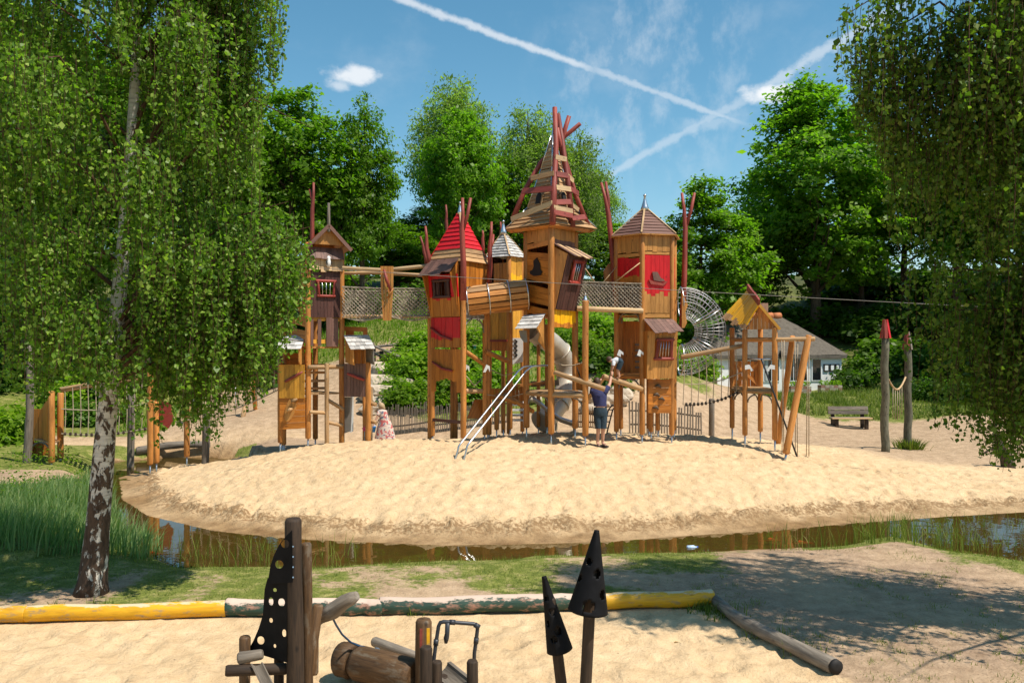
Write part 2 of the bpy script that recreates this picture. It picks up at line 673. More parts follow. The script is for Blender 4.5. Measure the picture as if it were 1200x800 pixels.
HAIR = plain('brown hair', (0.060, 0.032, 0.018), 0.6, noise=40, var=0.3)
HAIRBLOND = plain('fair hair', (0.42, 0.29, 0.16), 0.6, noise=40, var=0.2)
NAVY = plain('navy cotton', (0.030, 0.034, 0.105), 0.85, noise=14, var=0.25, bumpy=0.2)
DENIM = plain('dark denim', (0.022, 0.042, 0.060), 0.85, noise=14, var=0.3, bumpy=0.2)
TEE = plain('pale cotton', (0.60, 0.62, 0.66), 0.85, noise=14, var=0.1)
SHOE = plain('black sandal', (0.02, 0.02, 0.022), 0.6)
# ------------------------------------------------------------------ terrain
def vnoise(x, y, cell, seed):
    """smooth value noise on a lattice, in -1..1"""
    x = np.asarray(x) / cell; y = np.asarray(y) / cell
    xi = np.floor(x).astype(np.int64); yi = np.floor(y).astype(np.int64)
    fx = x - xi; fy = y - yi
    fx = fx * fx * (3 - 2 * fx); fy = fy * fy * (3 - 2 * fy)

    def h(a, b):
        n = (a * 374761393 + b * 668265263 + seed * 1442695041) & 0xFFFFFFFF
        n = ((n ^ (n >> 13)) * 1274126177) & 0xFFFFFFFF
        n = n ^ (n >> 16)
        return (n & 0xFFFF) / 32767.5 - 1
    return (h(xi, yi) * (1 - fx) + h(xi + 1, yi) * fx) * (1 - fy) + (h(xi, yi + 1) * (1 - fx) + h(xi + 1, yi + 1) * fx) * fy


def sstep(a, b, x):
    t = np.clip((x - a) / (b - a), 0, 1)
    return t * t * (3 - 2 * t)


WATER_Z = -0.10


def at_water(px, py):
    d = (CAMZ - WATER_Z) * F / (py - 400)
    return ((px - 600) / F * d, d)


near_shore = [(40, 11.0), (22, 12.4), at_water(1290, 668), at_water(1200, 657), at_water(1100, 641), at_water(1045, 628), at_water(960, 640), at_water(850, 645),
              at_water(740, 648), at_water(650, 650), at_water(600, 653), at_water(520, 657), at_water(400, 662), at_water(280, 664), at_water(200, 662)]
left_shore = [(-6.9, 15.3), (-7.7, 16.2), (-8.7, 17.6), (-9.9, 20.0), (-11.1, 22.4), (-12.2, 24.4), (-12.6, 26.2), (-11.0, 27.3), (-8.9, 27.2)]
isl_shore = [(-8.3, 26.4), (-9.6, 25.7), (-10.6, 24.7), (-10.7, 23.2), at_water(142, 585), at_water(172, 604), at_water(250, 622), at_water(330, 630), at_water(400, 634), at_water(520, 639),
             at_water(640, 637), at_water(720, 634), at_water(800, 628), at_water(900, 622), at_water(1000, 613), at_water(1100, 606), at_water(1200, 600), (22, 20.2), (40, 22)]
POND = near_shore + left_shore + isl_shore
TAGS = [0] * len(near_shore) + [1] * (len(left_shore)) + [2] * len(isl_shore)   # tag of the segment starting at each vertex


def pond_query(x, y):
    """signed distance to the pond outline (negative inside) and the tag of the nearest bank"""
    x = np.asarray(x, float); y = np.asarray(y, float)
    best = np.full(x.shape, 1e9); bt = np.zeros(x.shape, int); inside = np.zeros(x.shape, bool)
    n = len(POND)
    for i in range(n):
        (ax, ay), (bx, by) = POND[i], POND[(i + 1) % n]
        dx, dy = bx - ax, by - ay
        t = np.clip(((x - ax) * dx + (y - ay) * dy) / (dx * dx + dy * dy), 0, 1)
        d = np.hypot(x - ax - t * dx, y - ay - t * dy)
        if i < n - 1:
            m = d < best
            best = np.where(m, d, best); bt = np.where(m, TAGS[i], bt)
        cross = ((ay > y) != (by > y)) & (x < (bx - ax) * (y - ay) / (by - ay + 1e-12) + ax)
        inside ^= cross
    return np.where(inside, -best, best), bt


CTRL = [(-9.5, 22.0, .45), (-7.6, 22.0, .80), (-6.3, 22.5, .93), (-4, 22.5, 1.02), (-1, 22.0, 1.02), (1, 21.7, 1.02), (3.5, 22.0, 1.0), (6.5, 22.0, .98), (9, 21.6, .70), (12, 21.2, .35), (17, 21.5, .2),
        (-4.3, 28, .25), (-1, 27.5, .55), (3, 27, .75), (1, 24.5, .98), (-4, 24.5, .85), (5, 25, .85), (9, 27, .35), (7, 30, .35), (13.1, 33, .23), (11.6, 26.5, .22), (15.6, 30, .42), (22, 28, .5),
        (-9, 28, .75), (-10.8, 36, 1.45), (-9.7, 26.8, .35), (-14, 26, .25), (-14.5, 22, .3), (-18, 24, .4), (-24, 30, 1.4),
        (-5.2, 36, 3.2), (-4.7, 29.5, .9), (-4.9, 32.5, 1.97), (-5.7, 42, 4.6), (-8, 45, 4.6), (-12, 46, 4.0), (0, 36, 3.3), (2.9, 29.5, 1.3), (4.2, 35, 3.5), (6.8, 31, 1.0), (3, 42, 4.8), (9, 38, 1.6),
        (13.6, 44, 1.0), (8, 46, 2.2), (15.6, 39, 1.05), (20, 40, .9), (25, 36, .8), (13, 36, .75), (17, 36, .7), (23, 55, 4.8), (15, 53, 3.0), (30, 45, 3.5), (-25, 42, 3.6), (-28, 60, 8), (0, 60, 7), (25, 75, 9), (60, 60, 9), (-60, 50, 8), (0, 100, 10),
        (-60, 100, 12), (60, 100, 12), (40, 30, 1.5), (-40, 25, 1.5)]
_C = np.array(CTRL)


def _tps(r2):
    return 0.5 * r2 * np.log(r2 + 1e-9)


def _fit():
    P = _C[:, :2]
    n = len(P)
    K = _tps(((P[:, None] - P[None]) ** 2).sum(-1)) + np.eye(n) * 0.6
    A = np.zeros((n + 3, n + 3))
    A[:n, :n] = K
    A[:n, n] = 1; A[:n, n + 1:] = P
    A[n, :n] = 1; A[n + 1:, :n] = P.T
    return np.linalg.solve(A, np.concatenate([_C[:, 2], np.zeros(3)]))


_Wt = _fit()


def upland(x, y):
    x = np.asarray(x, float); y = np.asarray(y, float)
    z = _Wt[-3] + _Wt[-2] * x + _Wt[-1] * y
    for i in range(len(_C)):
        z = z + _Wt[i] * _tps((x - _C[i, 0]) ** 2 + (y - _C[i, 1]) ** 2)
    return z


# border logs of the sandpit, on the flat near bank
def on_flat(px, py, z=0.0):
    d = (CAMZ - z) * F / (py - 400)
    return Vector(((px - 600) / F * d, d, z))


BORDER = [on_flat(-60, 729), on_flat(265, 724), on_flat(640, 716), on_flat(838, 708), on_flat(975, 785)]


def border_y(x):
    xs = [-40, BORDER[0].x, BORDER[1].x, BORDER[2].x, BORDER[3].x]
    ys = [BORDER[0].y - 0.5, BORDER[0].y, BORDER[1].y, BORDER[2].y, BORDER[3].y]
    return np.interp(x, xs, ys)


def in_sandpit(x, y):
    """positive inside the foreground sandpit, in metres from its border"""
    a = border_y(x) - y
    p, q = BORDER[3], BORDER[4]
    dx, dy = q.x - p.x, q.y - p.y
    L = math.hypot(dx, dy)
    b = -((x - p.x) * (-dy) + (y - p.y) * dx) / L      # left of the slanted log
    b = np.where(True, b, b)
    return np.minimum(a, b)


def terrain(x, y, detail=True):
    x = np.asarray(x, float); y = np.asarray(y, float)
    s, tg = pond_query(x, y)
    T = upland(x, y)
    t = np.clip(s / 6.6, 0, 1)
    ramp_ = 1 - (1 - t) ** 1.55
    zi = WATER_Z + (T - WATER_Z) * ramp_ * (0.35 + 0.65 * sstep(0.1, 1.0, s))
    flat = 0.03 * vnoise(x, y, 2.3, 5)
    zn = WATER_Z + (0.10 + flat) * sstep(0, 0.7, s)
    zl = WATER_Z + (0.2 + flat) * sstep(0, 1.0, s)
    far = sstep(20, 26, y)
    zl = zl * (1 - far) + np.minimum(T, WATER_Z + s * 0.6) * far
    z = np.where(tg == 2, zi, np.where(tg == 1, zl, zn))
    # left and right of the pond's bank tags meet behind the pond: keep them one height
    back = sstep(26.0, 28.5, y)
    z = z * (1 - back) + T * back
    bed = WATER_Z - 0.5 * sstep(0, 2.2, -s) - 0.03
    z = np.where(s < 0, bed + 0.03 * (1 - sstep(0, .1, -s)), z)
    if detail:
        isl = (tg == 2) & (s > 0) & (y < 30)
        am = sstep(0.0, 1.2, s)
        fp = 0.014 * vnoise(x, y, 0.40, 21) + 0.018 * vnoise(x, y, 0.2, 22) + 0.022 * vnoise(x, y, 1.7, 23)
        rough = np.exp(-((s - 0.85) / 0.45) ** 2) * 0.085 * (vnoise(x, y, 0.19, 31) + 0.6 * vnoise(x, y, 0.45, 32))
        z = z + np.where(isl, fp * am + rough, 0)
        pit = sstep(0.0, 0.5, in_sandpit(x, y)) * (y < 13)
        z = z + pit * (0.026 * vnoise(x, y, 0.34, 41) + 0.022 * vnoise(x, y, 0.17, 42)) - 0.03 * pit
        hill = sstep(27, 34, y)
        z = z + hill * (0.16 * vnoise(x, y, 3.1, 51) + 0.06 * vnoise(x, y, 1.1, 52))
        lawn = (~isl) & (s > 0) & (y < 26)
        z = z + np.where(lawn, 0.012 * vnoise(x, y, 0.6, 61) * (1 - pit), 0)
    return z


def gz(x, y):
    return float(terrain(np.array([x]), np.array([y]))[0])


def hit(px, py, dmin=6.0, dmax=90.0):
    """where the line of sight of a photograph pixel meets the ground"""
    ds = np.concatenate([np.arange(dmin, 40, 0.05), np.arange(40, dmax, 0.3)])
    xs = (px - 600) / F * ds
    zs = CAMZ - (py - 400) / F * ds
    g = terrain(xs, ds, False)
    k = np.argmax(zs < g)
    if not (zs < g).any():
        k = len(ds) - 1
    return Vector((float(xs[k]), float(ds[k]), float(g[k])))


def grow(a, b, s0, r):
    out, s = [a], s0
    while out[-1] < b:
        out.append(out[-1] + s); s *= r
    return out


def build_ground():
    FS = 0.07
    xs = sorted(set([-v for v in grow(12.5, 150, 0.3, 1.13)] + list(np.arange(-12.4, 16.0, FS)) + grow(16.1, 150, 0.3, 1.13)))
    ys = sorted(set([-v for v in grow(-6.5, 40, 0.3, 1.15)] + list(np.arange(6.6, 24.6, FS)) + list(np.arange(24.7, 48, 0.28)) + grow(48.2, 190, 0.5, 1.12)))
    xs, ys = np.array(xs), np.array(ys)
    X, Y = np.meshgrid(xs, ys)
    x, y = X.ravel(), Y.ravel()
    z = terrain(x, y)
    s, tg = pond_query(x, y)
    nx, ny = len(xs), len(ys)
    # footprints pressed into the sand
    rng = np.random.default_rng(8)
    Z = z.reshape(ny, nx)
    fx = np.concatenate([rng.uniform(-11, 15, 5200), rng.uniform(-8, 4, 1700)])
    fy = np.concatenate([rng.uniform(15.5, 25, 5200), rng.uniform(7.5, 11.8, 1700)])
    fs, ft = pond_query(fx, fy)
    ok = ((ft == 2) & (fs > 0.9) & (fx < 9.5 + (fy < 22) * 5)) | (in_sandpit(fx, fy) > 0.15)
    for px_, py_ in zip(fx[ok], fy[ok]):
        a = rng.uniform(0, 3.14); la, lb = rng.uniform(0.10, 0.17), rng.uniform(0.055, 0.10); dp = rng.uniform(0.012, 0.048) * (0.6 if py_ < 13 else 1)
        i0, i1 = np.searchsorted(xs, (px_ - 0.34, px_ + 0.34)); j0, j1 = np.searchsorted(ys, (py_ - 0.34, py_ + 0.34))
        gx, gy = np.meshgrid(xs[i0:i1] - px_, ys[j0:j1] - py_)
        u = (gx * math.cos(a) + gy * math.sin(a)) / la; v = (-gx * math.sin(a) + gy * math.cos(a)) / lb
        q2 = u * u + v * v
        Z[j0:j1, i0:i1] += dp * (0.55 * np.exp(-(np.sqrt(q2) - 1.45) ** 2 / 0.16) - np.exp(-q2 * 0.9))
    z = Z.ravel()
    i = np.arange(nx * ny).reshape(ny, nx)
    q = np.stack([i[:-1, :-1].ravel(), i[:-1, 1:].ravel(), i[1:, 1:].ravel(), i[1:, :-1].ravel()], 1)
    # ---- what covers the ground at each vertex
    pit = in_sandpit(x, y)
    n1 = vnoise(x, y, 1.1, 71); n2 = vnoise(x, y, 0.45, 72); n3 = vnoise(x, y, 2.6, 73)
    near = (tg != 2) & (s > 0) & (y < 27)
    grass = np.zeros_like(x)
    strip = sstep(0.0, 0.35, -pit) * near
    # the strip of lawn behind the border logs, thinning to bare earth on the right
    bare_r = sstep(1.4, 3.6, x - 0.25 * (y - 12)) * (1 - sstep(6.3, 8.0, x - (15.4 - y) * 0.2))
    lush = 0.56 + 0.35 * n1 + 0.25 * n2 - 0.22 * sstep(-1.4, .8, x) * (y < 13.2)
    grass = np.where(near & (y < 21), strip * np.clip(lush - 0.62 * bare_r - 0.45 * np.exp(-((x + 6.1) ** 2 + (y - 12.1) ** 2) / 0.7), 0, 1), 0)
    grass = np.maximum(grass, np.where(near & (s < 0.5), 0.9 * (1 - 0.75 * bare_r * (x < 5.2)), 0))
    leftbank = near & (x < -6.5 - 4.6 * sstep(22.5, 24, y)) & (y > 13.6)
    grass = np.where(leftbank, 0.95, grass)
    pathL = near & (x < -11.5) & (y > 19.5) & (np.abs(y - 21.6 - 0.15 * (x + 14)) < 1.1 + 0.3 * n1)
    grass = np.where(pathL, 0.05, grass)
    # far side
    far = (tg == 2) | (y >= 27)
    meadow = far * sstep(33.6, 35.2, y + 0.5 * n1) * sstep(10.8, 12.2, x)          # bank in front of the cottage
    slope = far * sstep(36.8, 39, y + n3) * (x < 10)                             # upper slope behind the towers
    slope2 = far * sstep(29.0, 30.5, y + 0.7 * n1) * sstep(-3.9, -3.0, x) * (1 - sstep(1.6, 2.6, x))
    slope3 = far * sstep(32.3, 34, y + 0.7 * n1) * sstep(2.2, 3.2, x) * (1 - sstep(7, 9, x))
    leftw = far * sstep(-11.2, -13.0, x + 0.16 * (y - 28) + 0.5 * n1) * sstep(27.5, 29.5, y)
    leftw2 = far * sstep(-7.2, -6.3, x + 0.2 * (y - 34) + 0.4 * n1) * sstep(33, 35, y) * (x < -6)
    gf = np.maximum.reduce([meadow, slope, slope2, slope3, leftw, far * sstep(45, 47, y)])
    grass = np.where(far, np.clip(gf * (0.85 + 0.25 * n2), 0, 1), grass)
    wood_ = far * np.maximum(sstep(45, 49, y), sstep(17, 21, np.abs(x)) * sstep(33, 37, y))
    litter = np.clip(wood_ * (0.6 + 0.6 * n1), 0, 1)
    wet = np.where(tg == 2, np.clip((1 - sstep(0.30, 0.95, s + 0.22 * n2)) * (0.8 + 0.3 * n1), 0, 1), np.exp(-np.maximum(s, 0) / 0.15) * 0.7)
    wet = np.where(y < 27.5, wet, 0)
    wet = np.where(s < 0, 1.0, wet)
    clod = np.where((tg == 2) & (y < 27), np.exp(-((s - 0.75 - 0.12 * n1) / 0.33) ** 2), 0)
    dirt = np.where(near & (pit < 0), 0.85 + 0.2 * n1, 0)
    dirt = np.where(far, np.maximum(0.75 * sstep(25.5, 29, y), 0.7 * sstep(9.5, 11.0, x) * sstep(22.6, 23.6, y)), dirt)
    # ---- split by place
    cx, cy = x[q].mean(1), y[q].mean(1)
    cs, ct = pond_query(cx, cy)
    cpit = in_sandpit(cx, cy)
    mead = (cx > 11.2) & (cy > 34.2) & (cy < 52)
    names = ['pond_bed', 'sandpit', 'lawn', 'sand_island', 'path', 'meadow_bank', 'hillside']
    cls = np.full(len(cx), 6)
    cls[(cy < 46) & (ct == 2)] = 4
    hill = (cy > 36.5) & (cx < 10)
    cls[hill] = 6
    cls[(ct == 2) & (cy < 26.2) & (cx < 19)] = 3
    cls[(ct != 2) & (cy < 27)] = 2
    cls[(cpit > 0) & (cy < 13)] = 1
    cls[mead] = 5
    cls[(cs < 0)] = 0
    mat = ground_material()
    for k, nm in enumerate(names):
        f = q[cls == k]
        if not len(f):
            continue
        used, inv = np.unique(f, return_inverse=True)
        inv = inv.reshape(f.shape)
        me = bpy.data.meshes.new(nm)
        me.vertices.add(len(used)); me.loops.add(inv.size); me.polygons.add(len(f))
        me.vertices.foreach_set('co', np.stack([x[used], y[used], z[used]], 1).ravel())
        me.loops.foreach_set('vertex_index', inv.ravel().astype(np.int32))
        me.polygons.foreach_set('loop_start', np.arange(0, inv.size, 4, dtype=np.int32))
        me.polygons.foreach_set('use_smooth', np.ones(len(f), bool))
        me.update(calc_edges=True)
        for an, arr in (('grass', grass), ('wet', wet), ('dirt', dirt), ('litter', litter), ('clod', clod)):
            a = me.attributes.new(an, 'FLOAT', 'POINT')
            a.data.foreach_set('value', arr[used].astype(np.float32))
        me.materials.append(mat)
        o = bpy.data.objects.new(nm, me)
        COL.objects.link(o)
        tag(o, kind='structure')
    return


def ground_material():
    m, nt, bs, out = new_mat('ground')
    L = nt.links
    tc = nd(nt, 'ShaderNodeTexCoord')
    v = tc.outputs['Object']

    def attr(n):
        a = nd(nt, 'ShaderNodeAttribute'); a.attribute_name = n
        return a.outputs['Fac']
    n_big = tex_noise(nt, v, 0.55, 4, 0.6)
    n_mid = tex_noise(nt, v, 4.0, 6, 0.62)
    n_fine = tex_noise(nt, v, 38.0, 5, 0.7)
    sand = ramp(nt, n_mid, [(0.30, (0.47, 0.315, 0.165)), (0.52, (0.60, 0.420, 0.235)), (0.75, (0.70, 0.505, 0.300))])
    sand = mixc(nt, ramp(nt, n_fine, [(0.30, (1, 1, 1)), (0.44, (0, 0, 0))]), sand, (0.36, 0.235, 0.12))
    sand = mixc(nt, 0.22, sand, ramp(nt, n_big, [(0.3, (0.45, 0.32, 0.19)), (0.7, (0.75, 0.57, 0.37))]))
    # dark twigs and crumbs
    vo = nd(nt, 'ShaderNodeTexVoronoi'); vo.inputs['Scale'].default_value = 2.6
    L.new(v, vo.inputs['Vector'])
    crumb = ramp(nt, vo.outputs['Distance'], [(0.02, (1, 1, 1)), (0.045, (0, 0, 0))])
    sand = mixc(nt, crumb, sand, (0.15, 0.09, 0.05))
    dirtc = ramp(nt, n_mid, [(0.3, (0.25, 0.165, 0.105)), (0.7, (0.45, 0.315, 0.21))])
    dirtc = mixc(nt, ramp(nt, n_fine, [(0.34, (1, 1, 1)), (0.46, (0, 0, 0))]), dirtc, (0.17, 0.11, 0.065))
    col = mixc(nt, attr('dirt'), sand, dirtc)
    wetc = ramp(nt, n_mid, [(0.3, (0.15, 0.082, 0.034)), (0.7, (0.32, 0.195, 0.088))])
    col = mixc(nt, attr('wet'), col, wetc)
    cn = tex_noise(nt, v, 13.0, 4, 0.6)
    ca = nd(nt, 'ShaderNodeMath', operation='MULTIPLY_ADD'); L.new(attr('clod'), ca.inputs[0]); ca.inputs[1].default_value = 0.30
    L.new(cn, ca.inputs[2])
    col = mixc(nt, ramp(nt, ca.outputs[0], [(0.66, (0, 0, 0)), (0.84, (1, 1, 1))]), col, (0.27, 0.165, 0.08))
    # grass: tufts where the cover is thin
    gn = tex_noise(nt, v, 9.0, 6, 0.7)
    gsum = nd(nt, 'ShaderNodeMath', operation='ADD')
    L.new(attr('grass'), gsum.inputs[0]); L.new(gn, gsum.inputs[1])
    gf = ramp(nt, gsum.outputs[0], [(0.80, (0, 0, 0)), (1.0, (1, 1, 1))])
    gcol = ramp(nt, n_mid, [(0.28, (0.085, 0.115, 0.016)), (0.5, (0.17, 0.19, 0.036)), (0.70, (0.36, 0.31, 0.115))])
    gcol = mixc(nt, ramp(nt, n_fine, [(0.35, (1, 1, 1)), (0.5, (0, 0, 0))]), gcol, (0.035, 0.055, 0.010))
    col = mixc(nt, gf, col, gcol)
    lit = ramp(nt, n_mid, [(0.3, (0.020, 0.028, 0.008)), (0.7, (0.075, 0.075, 0.028))])
    col = mixc(nt, attr('litter'), col, lit)
    L.new(col, bs.inputs['Base Color'])
    bs.inputs['Roughness'].default_value = 0.92
    bs.inputs['Specular IOR Level'].default_value = 0.2
    fv = nd(nt, 'ShaderNodeTexVoronoi'); fv.feature = 'SMOOTH_F1'; fv.inputs['Scale'].default_value = 4.6
    dn = nd(nt, 'ShaderNodeTexNoise'); dn.inputs['Scale'].default_value = 3.0
    L.new(v, dn.inputs['Vector'])
    dv = mixc(nt, 0.22, v, dn.outputs['Color'])
    L.new(dv, fv.inputs['Vector'])
    foot0 = tex_noise(nt, v, 11.0, 5, 0.6)
    fa = nd(nt, 'ShaderNodeMath', operation='MULTIPLY_ADD'); L.new(fv.outputs['Distance'], fa.inputs[0]); fa.inputs[1].default_value = 1.0
    L.new(foot0, fa.inputs[2])
    foot = fa.outputs[0]
    add = nd(nt, 'ShaderNodeMath', operation='MULTIPLY_ADD')
    L.new(n_fine, add.inputs[0]); add.inputs[1].default_value = 0.25
    L.new(foot, add.inputs[2])
    cb = nd(nt, 'ShaderNodeMath', operation='MULTIPLY'); L.new(attr('clod'), cb.inputs[0]); L.new(cn, cb.inputs[1])
    cb2 = nd(nt, 'ShaderNodeMath', operation='MULTIPLY_ADD'); L.new(cb.outputs[0], cb2.inputs[0]); cb2.inputs[1].default_value = 1.6; L.new(add.outputs[0], cb2.inputs[2])
    bump(nt, bs, cb2.outputs[0], 0.7, 0.06)
    return m


def build_water():
    xs, ys = [-13.6, 150], [9.5, 30]
    v = [(-14, 11, 0), (45, 9, 0), (45, 24, 0), (-14, 28, 0)]
    me = bpy.data.meshes.new('water')
    me.from_pydata([(a, b, WATER_Z) for a, b, c in v], [], [(0, 1, 2, 3)])
    m = bpy.data.materials.new('pond water'); m.use_nodes = True
    nt = m.node_tree; nt.nodes.clear(); L = nt.links
    out = nd(nt, 'ShaderNodeOutputMaterial')
    tc = nd(nt, 'ShaderNodeTexCoord')
    n = tex_noise(nt, tc.outputs['Object'], 2.2, 3, 0.5)
    b = nd(nt, 'ShaderNodeBump'); b.inputs['Strength'].default_value = 0.08; b.inputs['Distance'].default_value = 0.03
    L.new(n, b.inputs['Height'])
    gl = nd(nt, 'ShaderNodeBsdfGlossy'); gl.inputs['Roughness'].default_value = 0.02
    gl.inputs['Color'].default_value = (0.9, 0.9, 0.86, 1)
    L.new(b.outputs[0], gl.inputs['Normal'])
    df = nd(nt, 'ShaderNodeBsdfDiffuse'); df.inputs['Color'].default_value = (0.085, 0.062, 0.016, 1)
    tr = nd(nt, 'ShaderNodeBsdfTransparent'); tr.inputs['Color'].default_value = (0.62, 0.52, 0.28, 1)
    mx = nd(nt, 'ShaderNodeMixShader'); mx.inputs[0].default_value = 0.55
    L.new(df.outputs[0], mx.inputs[1]); L.new(tr.outputs[0], mx.inputs[2])
    fr = nd(nt, 'ShaderNodeFresnel'); fr.inputs['IOR'].default_value = 1.33
    L.new(b.outputs[0], fr.inputs['Normal'])
    fm = nd(nt, 'ShaderNodeMath', operation='MULTIPLY_ADD'); L.new(fr.outputs[0], fm.inputs[0])
    fm.inputs[1].default_value = 1.0; fm.inputs[2].default_value = 0.03
    m2 = nd(nt, 'ShaderNodeMixShader')
    L.new(fm.outputs[0], m2.inputs[0]); L.new(mx.outputs[0], m2.inputs[1]); L.new(gl.outputs[0], m2.inputs[2])
    L.new(m2.outputs[0], out.inputs['Surface'])
    me.materials.append(m)
    o = bpy.data.objects.new('pond_water', me)
    COL.objects.link(o)
    tag(o, kind='structure')


build_ground()
build_water()
# ------------------------------------------------------------------ vegetation
def leaf_mat(name, c_dark, c_mid, c_light, trans=0.45, rough=0.45, objvar=0.2):
    m, nt, bs, out = new_mat(name)
    L = nt.links
    a = nd(nt, 'ShaderNodeAttribute'); a.attribute_name = 'tint'
    col = ramp(nt, a.outputs['Fac'], [(0.0, c_dark), (0.55, c_mid), (1.0, c_light)])
    oi = nd(nt, 'ShaderNodeObjectInfo')
    mr = nd(nt, 'ShaderNodeMapRange'); L.new(oi.outputs['Random'], mr.inputs[0])
    mr.inputs['To Min'].default_value = 1 - objvar; mr.inputs['To Max'].default_value = 1 + objvar
    col = mixc(nt, 1.0, col, mr.outputs[0], 'MULTIPLY')
    L.new(col, bs.inputs['Base Color'])
    bs.inputs['Roughness'].default_value = rough
    bs.inputs['Specular IOR Level'].default_value = 0.22
    tl = nd(nt, 'ShaderNodeBsdfTranslucent')
    tcol = mixc(nt, 1.0, col, (1.3, 1.75, 0.45), 'MULTIPLY')
    L.new(tcol, tl.inputs['Color'])
    mx = nd(nt, 'ShaderNodeMixShader'); mx.inputs[0].default_value = trans
    L.new(bs.outputs[0], mx.inputs[1]); L.new(tl.outputs[0], mx.inputs[2])
    L.new(mx.outputs[0], out.inputs['Surface'])
    return m


LEAF_BIRCH = leaf_mat('birch leaf', (0.048, 0.105, 0.012), (0.140, 0.240, 0.026), (0.350, 0.440, 0.100), 0.45, 0.42)
LEAF_BIRCH_R = leaf_mat('birch leaf deep', (0.050, 0.100, 0.012), (0.125, 0.205, 0.024), (0.290, 0.350, 0.075), 0.46, 0.44)
LEAF_OAK = leaf_mat('oak leaf', (0.075, 0.150, 0.010), (0.130, 0.235, 0.017), (0.200, 0.310, 0.030), 0.55, 0.42)
LEAF_MAPLE = leaf_mat('maple leaf', (0.070, 0.140, 0.010), (0.125, 0.225, 0.016), (0.195, 0.300, 0.028), 0.55, 0.42)
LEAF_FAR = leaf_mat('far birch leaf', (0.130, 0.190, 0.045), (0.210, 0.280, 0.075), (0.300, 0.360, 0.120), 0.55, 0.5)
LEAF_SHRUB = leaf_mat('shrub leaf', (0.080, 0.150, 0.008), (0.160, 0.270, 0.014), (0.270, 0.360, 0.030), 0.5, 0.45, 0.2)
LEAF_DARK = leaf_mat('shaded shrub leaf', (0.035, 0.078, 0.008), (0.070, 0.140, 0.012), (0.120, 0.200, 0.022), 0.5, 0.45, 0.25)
BLADE = leaf_mat('grass blade', (0.105, 0.140, 0.018), (0.190, 0.220, 0.036), (0.420, 0.350, 0.130), 0.3, 0.6)
BLADE_M = leaf_mat('meadow blade', (0.085, 0.135, 0.018), (0.170, 0.215, 0.035), (0.310, 0.300, 0.080), 0.3, 0.6)
REED = leaf_mat('reed blade', (0.110, 0.210, 0.065), (0.240, 0.360, 0.140), (0.400, 0.440, 0.200), 0.4, 0.5)


def bark_mat(name, dark, light, scale=1.0, birch=False):
    m, nt, bs, out = new_mat(name)
    v = obj_vec(nt, (5 * scale, 5 * scale, 1.6 * scale))
    g = tex_noise(nt, v, 2.6, 7, 0.68, 0.4)
    col = ramp(nt, g, [(0.32, dark), (0.68, light)])
    h = g
    if birch:
        # dark furrowed plates low on the trunk giving way to white bark with scars
        tc = nd(nt, 'ShaderNodeTexCoord')
        sp = nd(nt, 'ShaderNodeSeparateXYZ'); nt.links.new(tc.outputs['Object'], sp.inputs[0])
        v2 = obj_vec(nt, (4.5, 4.5, 2.4))
        g2 = tex_noise(nt, v2, 2.4, 6, 0.62, 0.5)
        mr = nd(nt, 'ShaderNodeMapRange'); nt.links.new(sp.outputs['Z'], mr.inputs[0])
        mr.inputs['From Min'].default_value = 0.0; mr.inputs['From Max'].default_value = 4.5
        mr.inputs['To Min'].default_value = 0.11; mr.inputs['To Max'].default_value = -0.12
        ad = nd(nt, 'ShaderNodeMath', operation='ADD')
        nt.links.new(g2, ad.inputs[0]); nt.links.new(mr.outputs[0], ad.inputs[1])
        f = ramp(nt, ad.outputs[0], [(0.50, (0, 0, 0)), (0.545, (1, 1, 1))])
        v3 = obj_vec(nt, (2, 2, 22))
        g3 = tex_noise(nt, v3, 1.5, 4, 0.6)
        white = ramp(nt, g3, [(0.28, (0.16, 0.12, 0.09)), (0.42, (0.50, 0.45, 0.38)), (0.7, (0.66, 0.61, 0.53))])
        dk = ramp(nt, g, [(0.3, (0.028, 0.018, 0.012)), (0.7, (0.135, 0.085, 0.055))])
        col = mixc(nt, f, white, dk)
        inv = nd(nt, 'ShaderNodeMath', operation='MULTIPLY_ADD')
        nt.links.new(g, inv.inputs[0]); inv.inputs[1].default_value = 0.8
        sp2 = nd(nt, 'ShaderNodeSeparateColor'); nt.links.new(f, sp2.inputs[0])
        nt.links.new(sp2.outputs[0], inv.inputs[2])
        h = inv.outputs[0]
    nt.links.new(col, bs.inputs['Base Color'])
    bs.inputs['Roughness'].default_value = 0.85
    bs.inputs['Specular IOR Level'].default_value = 0.2
    bump(nt, bs, h, 0.8, 0.03)
    return m


BARK = bark_mat('dark bark', (0.035, 0.026, 0.018), (0.120, 0.090, 0.062))
BIRCHBARK = bark_mat('birch bark', (0.05, 0.04, 0.03), (0.5, 0.45, 0.38), 1.0, True)
TWIG = bark_mat('birch twig', (0.05, 0.028, 0.015), (0.13, 0.075, 0.04))


def unit(a):
    return a / np.maximum(np.linalg.norm(a, axis=1, keepdims=True), 1e-9)


